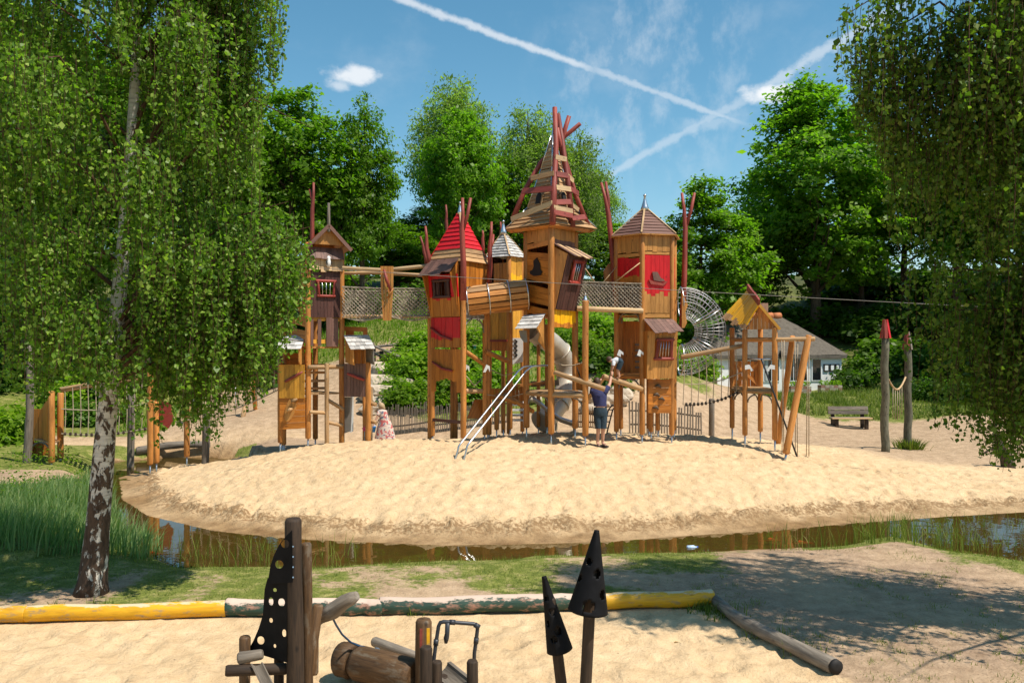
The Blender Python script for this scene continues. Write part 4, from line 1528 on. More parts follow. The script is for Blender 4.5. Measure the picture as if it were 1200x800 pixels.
def build_grass():
    rng = np.random.default_rng(77)
    # short lawn between the border logs and the pond, thin on the right
    n = 90000
    x = rng.uniform(-9.5, 12, n); y = rng.uniform(8.8, 17.2, n)
    s, tg = pond_query(x, y)
    pit = in_sandpit(x, y)
    n1 = vnoise(x, y, 1.1, 71); n2 = vnoise(x, y, 0.45, 72); n4 = vnoise(x, y, 0.22, 74)
    bare_r = sstep(1.4, 3.6, x - 0.25 * (y - 12)) * (1 - sstep(6.3, 8.0, x - (15.4 - y) * 0.2))
    lush = 0.56 + 0.35 * n1 + 0.25 * n2 - 0.22 * sstep(-1.4, .8, x) * (y < 13.2) - 0.62 * bare_r - 0.45 * np.exp(-((x + 6.1) ** 2 + (y - 12.1) ** 2) / 0.7)
    lush = np.where(s < 0.5, np.maximum(lush, 0.8 - 0.5 * bare_r), lush)
    # tufts in a line along the logs
    lush = np.where((pit > -0.28) & (pit < -0.06), lush + 0.3 * (n2 > 0.1), lush)
    keep = (tg != 2) & (s > 0.02) & (pit < -0.1) & (lush + 0.35 * n4 > 0.42 + 0.4 * rng.random(n)) & (np.abs(x) < 0.66 * y + 1)
    x, y, s = x[keep], y[keep], s[keep]
    N = len(x)
    z = terrain(x, y)
    h = rng.uniform(0.025, 0.075, N) * (1 + 1.6 * np.exp(-s / 0.22) * (rng.random(N) < 0.6))
    o = blades('grass', np.stack([x, y, z - 0.01], 1), h, rng.uniform(0.006, 0.014, N), rng.normal(size=(N, 2)) * 0.03, 0.35 + 0.3 * rng.normal(size=N) + 0.1 * vnoise(x, y, 0.8, 9), BLADE, 1)
    tag(o, 'short patchy lawn grass between the border logs and the pond', 'grass', kind='stuff')
    # scattered tufts on the trodden earth under the overhanging birch
    k = 420
    tx, ty = rng.uniform(1.8, 9.5, k), rng.uniform(8.6, 15.6, k)
    ts, tt = pond_query(tx, ty)
    ok = (tt != 2) & (ts > 0.25) & (in_sandpit(tx, ty) < -0.15) & (vnoise(tx, ty, 1.4, 33) > -0.35)
    tx, ty = tx[ok], ty[ok]
    m = rng.integers(8, 34, len(tx))
    sz = np.repeat(rng.uniform(0.03, 0.13, len(tx)), m)
    x = np.repeat(tx, m) + rng.normal(size=m.sum()) * sz; y = np.repeat(ty, m) + rng.normal(size=m.sum()) * sz; N = len(x)
    o = blades('earth_tufts', np.stack([x, y, terrain(x, y) - 0.01], 1), rng.uniform(0.02, 0.08, N), rng.uniform(0.006, 0.014, N), rng.normal(size=(N, 2)) * 0.03, 0.35 + 0.25 * rng.normal(size=N), BLADE, 1)
    tag(o, 'scattered grass tufts on the trodden earth by the pond', 'grass', kind='stuff')
    # meadow bank before the cottage
    n = 26000
    x = rng.uniform(10.5, 27, n); y = rng.uniform(33.8, 43, n)
    keep = (y > 34.4 + 0.5 * vnoise(x, y, 1.1, 71)) & (x > 11.3 + 0.5 * vnoise(x, y, 1.5, 3)) & (x < 0.64 * y)
    x, y = x[keep], y[keep]; N = len(x)
    h = rng.uniform(0.10, 0.42, N) * (0.8 + 0.4 * vnoise(x, y, 1.3, 6))
    o = blades('meadow_grass', np.stack([x, y, terrain(x, y) - 0.02], 1), h, rng.uniform(0.02, 0.04, N), rng.normal(size=(N, 2)) * 0.1, 0.45 + 0.28 * rng.normal(size=N) + 0.2 * vnoise(x, y, 1.7, 8), BLADE_M, 2)
    tag(o, 'rough yellow green meadow grass on the bank below the cottage', 'grass', kind='stuff')
    # slopes behind the towers
    n = 30000
    x = rng.uniform(-14, 9, n); y = rng.uniform(29, 46, n)
    ok = ((y > 37.0 + vnoise(x, y, 2.6, 73)) | ((x > -3.4) & (x < 2.2) & (y > 29.8)) | ((x < -11.6 - 0.16 * (y - 28)) & (y > 28))) & (x < 9)
    x, y = x[ok], y[ok]; N = len(x)
    h = rng.uniform(0.10, 0.35, N)
    o = blades('slope_grass', np.stack([x, y, terrain(x, y) - 0.02], 1), h, rng.uniform(0.03, 0.06, N), rng.normal(size=(N, 2)) * 0.09, 0.4 + 0.25 * rng.normal(size=N), LEAF_SHRUB, 1)
    tag(o, 'green grass on the slopes behind the play towers', 'grass', kind='stuff')
    # reed bed at the left bank
    n = 19000
    x = rng.uniform(-13.5, -6.2, n); y = rng.uniform(14.3, 24.0, n)
    s, tg = pond_query(x, y)
    px = 600 + F * x / y
    front = 14.35 + 0.25 * vnoise(x, x * 0, 0.8, 4)
    keep = (s > -0.45) & (tg != 2) & (y > front) & (px > -60) & ((px < 186) | (s < 0.1)) & (px < 190) & ~((x < -11.3) & (y > 20.2))
    x, y, s = x[keep], y[keep], s[keep]; N = len(x)
    big = 0.75 + 0.3 * vnoise(x, y, 1.2, 14)
    h = rng.uniform(0.45, 0.95, N) * big * np.where(y > 19.5, 0.65, 1)
    o = blades('reeds', np.stack([x, y, np.maximum(terrain(x, y), WATER_Z - 0.15) - 0.02], 1), h, rng.uniform(0.012, 0.024, N), rng.normal(size=(N, 2)) * 0.11 + np.array([0.08, 0]), 0.52 + 0.28 * rng.normal(size=N) + 0.15 * vnoise(x, y, 0.9, 15), REED, 3)
    tag(o, 'dense blue green reeds on the pond bank round the birch', 'reeds', kind='stuff')
    # thin stalks standing in the shallow water, and the tufts at the right hand bank
    A = []
    for px0, px1, py0, py1, k in [(196, 330, 640, 668, 150), (335, 420, 650, 668, 30), (1000, 1060, 626, 640, 160), (1055, 1075, 618, 640, 60), (1070, 1200, 612, 648, 420), (1200, 1300, 608, 655, 200), (900, 1000, 638, 648, 60)]:
        for _ in range(k):
            g = on_flat(rng.uniform(px0, px1), rng.uniform(py0, py1), WATER_Z)
            A.append((g.x, g.y))
    A = np.array(A); N = len(A)
    z = np.minimum(terrain(A[:, 0], A[:, 1]), WATER_Z + .15)
    o = blades('water_stalks', np.concatenate([A, z[:, None]], 1), rng.uniform(0.2, 0.62, N), rng.uniform(0.006, 0.014, N), rng.normal(size=(N, 2)) * 0.09, 0.5 + 0.25 * rng.normal(size=N), BLADE_M, 3)
    tag(o, 'thin grass stalks standing in the shallow pond edge', 'reeds', kind='stuff')
    # leafy weeds round the reed bank and by the plank cabin
    n = 5000
    x = rng.uniform(-15, -9.2, n); y = rng.uniform(17.5, 25.5, n)
    s, tg = pond_query(x, y)
    keep = (s > 0.1) & (tg != 2) & (vnoise(x, y, 0.9, 88) > -0.1) & ~((x < -11.2) & (np.abs(y - 21.6 - 0.15 * (x + 14)) < 1.0))
    x, y = x[keep], y[keep]; N = len(x)
    c = np.stack([x, y, terrain(x, y) + rng.uniform(0.03, 0.45, N)], 1)
    me = leaf_mesh('bank_weeds', c, unit(rng.normal(size=c.shape) * 0.6 + np.array([0, -0.1, 1])), rng.normal(size=c.shape), rng.uniform(0.05, 0.12, N), rng.uniform(0.03, 0.06, N), 0.5 + 0.25 * rng.normal(size=N), LEAF_SHRUB)
    ob = bpy.data.objects.new('bank_weeds', me); COL.objects.link(ob)
    tag(ob, 'low leafy weeds on the bank between reeds and plank cabin', 'weeds', kind='stuff')


build_background_trees()
build_shrubs()
build_near_birches()
build_grass()
# ------------------------------------------------------------------ play towers
OUTL = Vector((-0.7, -0.7, 0)); OUTR = Vector((0.7, -0.7, 0)); FRONT = Vector((0, -1, 0))


def V2(p, z):
    return Vector((p.x, p.y, z))


def P2(px, d):
    return Vector((XW(px, d), d, 0))


def post(parent, p, ztop, r=0.075, mat=None, foot=0.24, lift=None, name='post', zb=None):
    """round upright standing on a steel shoe"""
    g = gz(p.x, p.y) if zb is None else zb
    o = log(name, (p.x, p.y, g + foot), (p.x, p.y, ztop), r, mat or TIMBER, parent, n=12)
    tube('steel_foot', [(p.x, p.y, g - 0.25), (p.x, p.y, g + foot + 0.05)], 0.022, STEEL, o, 6)
    return o


def face_panel(parent, A, B, z0, z1, n, mat, off0=0.0, off1=0.0, out=FRONT, u0=0.0, u1=1.0, **kw):
    """upright boards on the plane through plan points A, B; off0/off1 push the lower/upper edge outwards"""
    a, b = A.lerp(B, u0), A.lerp(B, u1)
    d = (b - a).normalized()
    n_ = Vector((d.y, -d.x, 0))
    if n_.dot(out) < 0:
        n_ = -n_
    panel(parent, V2(a, z0) + n_ * off0, V2(b, z0) + n_ * off0, V2(b, z1) + n_ * off1, V2(a, z1) + n_ * off1, n, mat, out=n_, **kw)
    return n_


def window_frame(parent, bl, br, tr, tl, r, mat, nbars=3, barmat=None, out=None):
    t = Vector(out) * 0.03 if out is not None else Vector()
    bl, br, tr, tl = [Vector(p) + t for p in (bl, br, tr, tl)]
    w = (br - bl).normalized()
    ex = w * r * 1.6
    f = log('window_frame', bl - ex, br + ex, r, mat, parent, n=8)
    for a, b in ((tl - ex, tr + ex), (bl, tl), (br, tr)):
        log('window_frame', a, b, r, mat, parent, n=8)
    for i in range(nbars):
        u = (i + 1) / (nbars + 1)
        tube('window_bar', [bl.lerp(br, u), tl.lerp(tr, u)], 0.011, barmat or STEEL, f, 6)


def awning(parent, t0, t1, b1, b0, rows, cols, mat, name='shingle', **kw):
    roof_face(parent, b0, b1, t1, t0, rows, cols, mat, name=name, **kw)


def deck(parent, corners, n=6, mat=None):
    c = [Vector(x) for x in corners]
    panel(parent, c[0], c[1], c[2], c[3], n, mat or ROUND, t=0.04, name='deck_board', out=(0, 0, 1))


def bent_hold(parent, a, b, mat=None, r=0.035, sag=0.06):
    a, b = Vector(a), Vector(b)
    m = a.lerp(b, 0.5) + Vector((0, 0, -sag))
    tube('grab_bar', [a, a.lerp(m, 0.6), m, m.lerp(b, 0.5), b], [r * .8, r, r, r, r * .8], mat or REDB, parent, 8)


def cone_cap(parent, p, h, r, mat=None, knob=True, name='cap'):
    prof = [(0, r), (h * 0.25, r * 0.72), (h * 0.6, r * 0.36), (h * 0.85, r * 0.17)]
    prof += [(h * 0.88, r * 0.30), (h * 0.95, r * 0.34), (h, r * 0.12)] if knob else [(h, r * 0.05)]
    lathe(name, p, (0, 0, 1), prof, mat or STEEL, parent)


def bracket(parent, corner, d1, size=0.3, w=0.04, mat=None):
    """curved knee brace below a beam"""
    c = Vector(corner); d1 = Vector(d1).normalized()
    pts = []
    for i in range(6):
        a = i / 5 * math.pi / 2
        pts.append(c + d1 * size * (1 - math.cos(a)) + Vector((0, 0, -size * (1 - math.sin(a)))))
    tube('brace', pts, w, mat or GREYPLATE, parent, 6, squash=(1, .6))


def forked_pole(parent, base, fork, tips, r=0.07, mat=None, name='forked_pole'):
    o = tube(name, [base, Vector(base).lerp(Vector(fork), 0.5) + Vector((0.02, 0, 0)), fork, Vector(fork).lerp(Vector(tips[0]), 0.5) + Vector((0.015, 0, 0)), tips[0]], [r * 1.1, r, r * 0.9, r * 0.62, r * 0.5], mat or REDPOLE, parent, 9)
    for t in tips[1:]:
        tube('branch', [Vector(fork) - Vector((0, 0, 0.05)), Vector(fork).lerp(Vector(t), 0.5) + Vector((0.03, 0, -0.02)), t], [r * .75, r * .6, r * .5], mat or REDPOLE, o, 8)
    return o


def blob_shape(name, c, right, up, outline, thick, mat, parent):
    """flat cut-out: outline in local metres on a plane"""
    c, right, up = Vector(c), Vector(right), Vector(up)
    return prism(name, [c + right * u + up * v for u, v in outline], thick, mat, parent)


# ---------------------------------------------------------------- gabled tower with two wings (beside the birch)
def tower_gabled():
    C, R, L = P2(361, 22.6), P2(400.5, 23.05), P2(331, 23.5)
    B = L + R - C
    base = Vector((C.x, C.y + .5, gz(C.x, C.y + .5)))
    t = thing('play_tower', 'narrow gabled play tower with dark brown barred window and two grey shingled wings', 'play tower', base, 'linked wooden play towers')
    z = lambda py, d=22.85: ZW(py, d)
    post(t, C, z(284, 22.6)); post(t, R, z(296, 23.05)); post(t, L, z(330, 23.5)); post(t, B, z(290, 24))
    # right face, from the top down
    n = face_panel(t, C, R, z(318), z(303), 6, PALE, .10, .06, OUTR, jb=0.035)
    face_panel(t, C, R, z(304.5), z(291), 6, BROWN2, .19, .05, OUTR, t=.025, jb=.01)
    face_panel(t, C, R, z(372), z(318), 9, BROWN, .02, .02, OUTR, hole=(.27, .75, .45, .80), u0=.05, u1=.97)
    hw = (R - C)
    q = lambda u, py, o=0.05: V2(C + hw * u, z(py)) + n * o
    window_frame(t, q(.30, 347), q(.72, 347), q(.76, 329.5), q(.26, 329.5), .034, REDB, 3, STEEL, n)
    # dark boards with slots
    for u0, u1, lo, hi in [(.06, .14, 405, 374), (.27, .37, 405, 374), (.52, .70, 406, 372), (.70, .88, 406, 373)]:
        a = C + hw * ((u0 + u1) / 2)
        plank('plank', V2(a, z(lo)) + n * .04, V2(a, z(hi)) + n * .04, hw.length * (u1 - u0), .03, n, BROWN2, t)
    for py in (373.5, 400):
        plank('rail', V2(C + hw * .05, z(py)), V2(C + hw * .95, z(py)), .11, .03, n, YELWOOD, t)
    # left face: slanting boards with gaps and a black board for a hole's shade
    hl = (C - L)
    nl = Vector((-hl.y, hl.x, 0)).normalized()
    if nl.dot(OUTL) < 0:
        nl = -nl
    zl = lambda py: ZW(py, 23.05)
    for top0, top1, b0, b1, k in [(300, 313, 335, 341, 4), (340, 348, 375, 384, 4), (381, 388, 397, 402, 2)]:
        panel(t, V2(L, zl(b0)), V2(L, zl(top0)), V2(C, zl(top1)), V2(C, zl(b1)), k, TIMBER_P, out=nl)
    blob_shape('hole_shade_board', V2(L.lerp(C, .52), zl(364)) + nl * .05, hl.normalized(), (0, 0, 1), [(-.24, -.12), (.22, -.20), (.27, -.05), (.14, 0), (.1, .16), (.02, .2), (-.05, .16), (-.07, .02), (-.2, .0)], .012, BLACK, t)
    # gable roof over the top, ridge running away from the viewer
    zr, ze = z(267), z(290)
    dv = Vector((-.35, .94, 0)).normalized()
    fr = C.lerp(R, .5) + n * .22
    half = hw.normalized() * (hw.length * .5 + .07)
    f0, f1 = fr - half, fr + half
    bk = dv * 1.45
    prism('gable_board', [V2(f0, ze + .05), V2(f1, ze + .05), V2(fr, zr - .02)], .03, HONEY, t, (0, 0, 1))
    prism('gable_board', [V2(f0 + bk, ze + .05), V2(f1 + bk, ze + .05), V2(fr + bk, zr - .02)], .03, HONEY, t, (0, 0, 1))
    ov = n * .12
    for a, o in ((f0 - half * .16, (-1, 0, 1)), (f1 + half * .16, (1, 0, 1))):
        roof_face(t, V2(a, ze - .06) + ov, V2(a + bk, ze - .06), V2(fr + bk, zr), V2(fr, zr) + ov, 6, 1, TIMBER_P, out=o)
        plank('barge_board', V2(a, ze - .09) + ov * 1.1, V2(fr, zr + .02) + ov * 1.1, .09, .03, n, BROWN2, t)
    log('finial', V2(fr, zr - .15) + n * .1, V2(fr, z(240)) + n * .1, .045, GREYWOOD, t, .035)
    # small painted owl under the eave
    ow = thing('carved_owl', 'small white and black carved owl perched on pale boards of the gabled tower', 'ornament', q(.55, 313, .16))
    lathe('body', q(.55, 313.5, .16), (0, 0, 1), [(0, .03), (.06, .07), (.14, .075), (.2, .055), (.24, .06), (.28, .045), (.3, .01)], WHITE, ow)
    for e in (-.03, .03):
        lathe('wing', q(.55 + e * 1.6, 312, .19), (0, 0, 1), [(0, .01), (.05, .03), (.12, .028), (.17, .008)], BLACK, ow, 8)
    # log rail, ladder and rungs in the opening
    zz = lambda py: ZW(py, 22.6)
    log('rail', V2(C, zz(430)) + n * .12 - hw * .04, V2(R, zz(430)) + n * .12 + hw * .04, .06, ROUND, t)
    lp = C.lerp(R, .5) + n * .16
    gl = gz(lp.x, lp.y)
    log('ladder_pole', V2(lp, gl - .2), V2(lp, zz(426)), .06, ROUND, t)
    for (ua, ya, ub, yb) in [(.0, 482, .46, 484), (.5, 468, 1.0, 481), (.52, 495, .98, 500)]:
        log('rung', V2(C + hw * ua, zz(ya)) + n * .14, V2(C + hw * ub, zz(yb)) + n * .14, .05, ROUND, t)
    # stair treads and boards seen through the opening
    for i, py in enumerate((428, 437, 447, 456)):
        a = C.lerp(L, .35 + .06 * i) + hw * .1; b = R.lerp(B, .35 + .06 * i) - hw * .1
        plank('tread', V2(a, z(py)), V2(b, z(py)), .2, .06, (0, 0, 1), HONEY if i < 2 else ROUND, t)
    plank('back_board', V2(L.lerp(B, .1), z(425)), V2(L.lerp(B, .9), z(425)), .5, .03, n, TIMBER_P, t)
    deck(t, [V2(C, z(462)), V2(R, z(462)), V2(B, z(462)), V2(L, z(462))], 7, ROUND)
    deck(t, [V2(C, z(408)), V2(R, z(408)), V2(B, z(408)), V2(L, z(408))], 7, HONEY)
    forked_pole(t, W(364, 318, 23.2), W(366, 245, 23.3), [W(367.5, 214, 23.3), W(363, 222, 23.35)], .062)
    # wings
    for side in (0, 1):
        if side == 0:
            a, b = P2(328.5, 22.62), P2(358, 22.55)
            ab, bb = P2(333, 23.4), P2(352, 23.3)
        else:
            a, b = P2(404, 22.85), P2(430, 22.75)
            ab, bb = P2(408, 23.5), P2(428, 23.5)
        nf = Vector((0, -1, 0))
        zp = lambda py: ZW(py, 22.65)
        if side == 0:
            post(t, P2(328.5, 22.66), zp(423), .07); post(t, ab, zp(400), .06)
            face_panel(t, a, b, zp(466), zp(427), 5, YELWOOD, .05, .05, nf)
            panel(t, V2(a, zp(503)) + nf * .03, V2(a, zp(465)) + nf * .03, V2(b, zp(465)) + nf * .03, V2(b, zp(501)) + nf * .03, 5, TIMBER_P, out=nf)
            bent_hold(t, W(334, 447, 22.5), W(355, 435.5, 22.5), REDPOLE, .04, .0)
            el = [(0.155 * math.cos(k / 14 * 6.283) * .9 + .10 * math.sin(k / 14 * 6.283), .36 * math.sin(k / 14 * 6.283)) for k in range(14)]
            disc = blob_shape('climbing_disc', W(341, 478, 22.53), (1, 0, 0), (0, 0, 1), el, .03, HONEY, t)
            for px, py, w in ((345, 469, .17), (339.5, 480, .15)):
                tube('hold', [W(px - w * 20, py + 1.5, 22.48), W(px, py, 22.44), W(px + w * 20, py - 1.5, 22.48)], [.03, .05, .03], ROUND, disc, 7)
            top0, top1, b1, b0 = W(327.5, 393, 22.95), W(358.5, 392.5, 22.95), W(352.5, 409.5, 22.25), W(321.5, 410, 22.25)
            pan = TIMBER_P
        else:
            post(t, P2(431.5, 22.72), zp(424), .07); post(t, bb, zp(383), .065); post(t, P2(427, 23.3), zp(460), .05)
            face_panel(t, a, b, zp(465), zp(426), 7, BROWN2, .04, .04, nf)
            bent_hold(t, W(407, 437.5, 22.65), W(427, 445, 22.65), REDB, .04, .0)
            top0, top1, b1, b0 = W(402.5, 393, 22.95), W(432, 392.5, 22.95), W(440, 409.5, 22.3), W(411, 410, 22.3)
            plank('rail', W(402, 385, 23.4), W(429, 386, 23.4), .12, .05, (0, -1, 0), TIMBER, t)
            face_panel(t, P2(405, 23.45), P2(415, 23.45), ZW(425, 23.4), ZW(386, 23.4), 2, TIMBER_P, 0, 0, nf)
            face_panel(t, P2(414, 23.5), P2(428, 23.5), ZW(426, 23.4), ZW(398, 23.4), 3, TIMBER_P, 0, 0, nf)
            # notched climbing pole with steps on the outer side
            lpx = P2(434.5, 23.0)
            log('step_pole', (lpx.x, lpx.y, gz(lpx.x, lpx.y) - .2), (lpx.x, lpx.y, ZW(453, 23)), .05, ROUND, t)
            for py in (472, 493):
                log('step', W(433, py, 22.9), W(441, py + 2, 22.8), .055, ROUND, t)
        roof_face(t, b0, b1, top1, top0, 4, 5, SHINGLE, t=.022, name='shingle', jit=.06, seed=side)
        for p_, q_ in ((top0, b0), (top1, b1)):
            pt, pb = Vector(p_), Vector(q_)
            ins = (Vector(b1) - Vector(b0)).normalized() * (.06 if p_ is top0 else -.06)
            m = HONEY if (side == 0) == (p_ is top1) else GREYPLATE
            prism('side_board', [pt + ins, pb + ins + Vector((0, .04, .02)), pb + ins + Vector((0, .06, -.32)), pb + ins + Vector((0, .16, -.40)), V2(pt + ins, pt.z - .72)], .03, m, t, (0, 0, 1))
    # grey cloth strips hanging by the pole
    prism('canvas_strip', [W(403, 465, 23.2), W(413, 465, 23.2), W(411, 505, 23.2), W(402, 508, 23.2)], .02, GREYPLATE, t)
    prism('white_strip', [W(411, 463, 23.25), W(414.5, 463, 23.25), W(414, 505, 23.25), W(410, 507, 23.25)], .02, WHITE, t)
    return t


# ---------------------------------------------------------------- tower with the red pyramid roof
def tower_red():
    C, L, R = P2(543, 22.0), P2(507, 22.8), P2(568, 22.9)
    B = Vector((XW(534, 23.7), 23.7, 0))
    base = Vector((C.x, 22.8, gz(C.x, 22.8)))
    t = thing('play_tower', 'play tower with red pyramid roof, red window box and forked red poles', 'play tower', base, 'linked wooden play towers')
    z = lambda py, d=22.4: ZW(py, d)
    post(t, C, ZW(300, 22.0), .075, foot=.1)
    for p in (L, P2(503.5, 22.95)):
        post(t, p, z(305), .06, foot=.1)
    for p in (R, P2(571.5, 23.0)):
        post(t, p, z(306), .06, foot=.1)
    for p in (B, P2(530, 23.75)):
        post(t, p, z(306), .06, foot=.1)
    hl = C - L; hr = R - C
    # left face
    nl = face_panel(t, L, C, z(371), z(322), 8, RED, .06, .16, OUTL, split=(.42, .05, TIMBER_P), hole=(.22, .68, .50, .88), u0=.0, u1=.96)
    q = lambda u, py, o: V2(L + hl * u, z(py)) + nl * o
    window_frame(t, q(.22, 348, .13), q(.68, 348, .13), q(.68, 329, .16), q(.22, 329, .16), .04, BROWN, 3, BROWN, nl)
    for u in (.31, .60):
        plank('shutter', q(u, 347, .13), q(u, 330, .15), .13, .02, nl, BROWN, t)
    awning(t, q(0, 304, .12), q(.96, 304, .12), q(.93, 323, .42), q(-.06, 323, .42), 1, 7, BROWN2, 'awning_board', out=(-.5, -.5, 1), jit=.12, t=.025)
    for u in (.02, .92):
        prism('side_board', [q(u, 306, .1), q(u, 322, .38), q(u, 371, .07), q(u, 371, .02)], .03, TIMBER_P, t, (0, 0, 1))
    face_panel(t, L, C, z(407), z(372), 8, RED, .05, .05, OUTL, split=(.28, .05, TIMBER_P), u0=.02, u1=.96)
    face_panel(t, L, C, z(449), z(409), 7, TIMBER_P, .04, .04, OUTL, u0=.02, u1=.98, bot=lambda u: .14 * (1 - abs(2 * u - 1)) if .15 < u < .85 else -.25, seed=4)
    bent_hold(t, q(.05, 384, .12), q(.72, 398, .12))
    bent_hold(t, q(.1, 424, .12), q(.75, 434, .12))
    plank('rail', V2(L, z(493)) + nl * .02, V2(C, z(493)) + nl * .02, .08, .05, nl, BROWN, t)
    # right face
    nr = face_panel(t, C, R, z(337), z(306), 6, TIMBER_P, .03, .03, OUTR, jb=.02)
    prism('arch_board', [V2(C + hr * .02, z(335)), V2(C + hr * .4, z(335)), V2(C + hr * .2, z(345)), V2(C + hr * .12, z(355)), V2(C + hr * .2, z(366)), V2(C + hr * .98, z(366)), V2(C + hr * .98, z(374)), V2(C + hr * .02, z(374))], .03, WHITE, t, (0, 0, 1))
    plank('rail', V2(C, z(371)), V2(R, z(371)), .09, .05, nr, GREYPLATE, t)
    bracket(t, V2(C + hr * .05, z(374)), hr, .35, .035); bracket(t, V2(R - hr * .05, z(374)), -hr, .35, .035)
    face_panel(t, L, B, z(371), z(306), 7, TIMBER_P, 0, 0, Vector((-1, 1, 0)))
    face_panel(t, B, R, z(371), z(306), 7, TIMBER_P, 0, 0, Vector((1, 1, 0)))
    deck(t, [V2(C, z(372)), V2(R, z(372)), V2(B, z(372)), V2(L, z(372))], 6, HONEY)
    # roof
    ctr = (L + R + C + B) / 4
    ctr.z = 0
    ap = V2(ctr, ZW(247, ctr.y)); ap.x = XW(539, ctr.y)
    ze = 5.66
    corners = []
    for p in (L, C, R, B):
        d = (p - ctr)
        corners.append(V2(ctr + d * 1.14 + d.normalized() * .04, ze))
    outs = [(-1, -1, .6), (1, -1, .6), (1, 1, .6), (-1, 1, .6)]
    for i in range(4):
        roof_face(t, corners[i], corners[(i + 1) % 4], ap + Vector((.02, 0, 0)), ap - Vector((.02, 0, 0)), 12, 1, lambda r, c: ROOFWOOD if r < 3 else RED, out=outs[i], t=.022, jit=.05, seed=i)
    for i in range(3):
        plank('hip_strip', corners[i] + Vector((0, 0, .05)), ap + Vector((0, 0, .03)), .05, .02, Vector(outs[i]) + Vector(outs[i - 1]), PALE if i == 1 else RED, t)
    cone_cap(t, ap - Vector((0, 0, .10)), .34, .085, STEEL)
    # forked poles
    dC = 21.75
    forked_pole(t, W(543, 352, dC), W(541.5, 270, dC - .05), [W(542, 232, dC), W(551.5, 232, dC)], .075)
    forked_pole(t, W(573, 336, 22.7), W(574, 290, 22.7), [W(576, 260, 22.8), W(578, 275, 22.9)], .065)
    forked_pole(t, W(503, 310, 22.7), W(500, 290, 22.7), [W(498.5, 265, 22.7)], .06)
    forked_pole(t, W(500, 310, 23.0), W(497, 295, 23.0), [W(492.5, 277, 23.0)], .05)
    forked_pole(t, W(525, 300, 23.9), W(523, 260, 23.9), [W(522.5, 240, 23.9)], .05)
    forked_pole(t, W(565, 300, 23.9), W(565.5, 280, 23.9), [W(565.5, 270, 23.9)], .05)
    return t


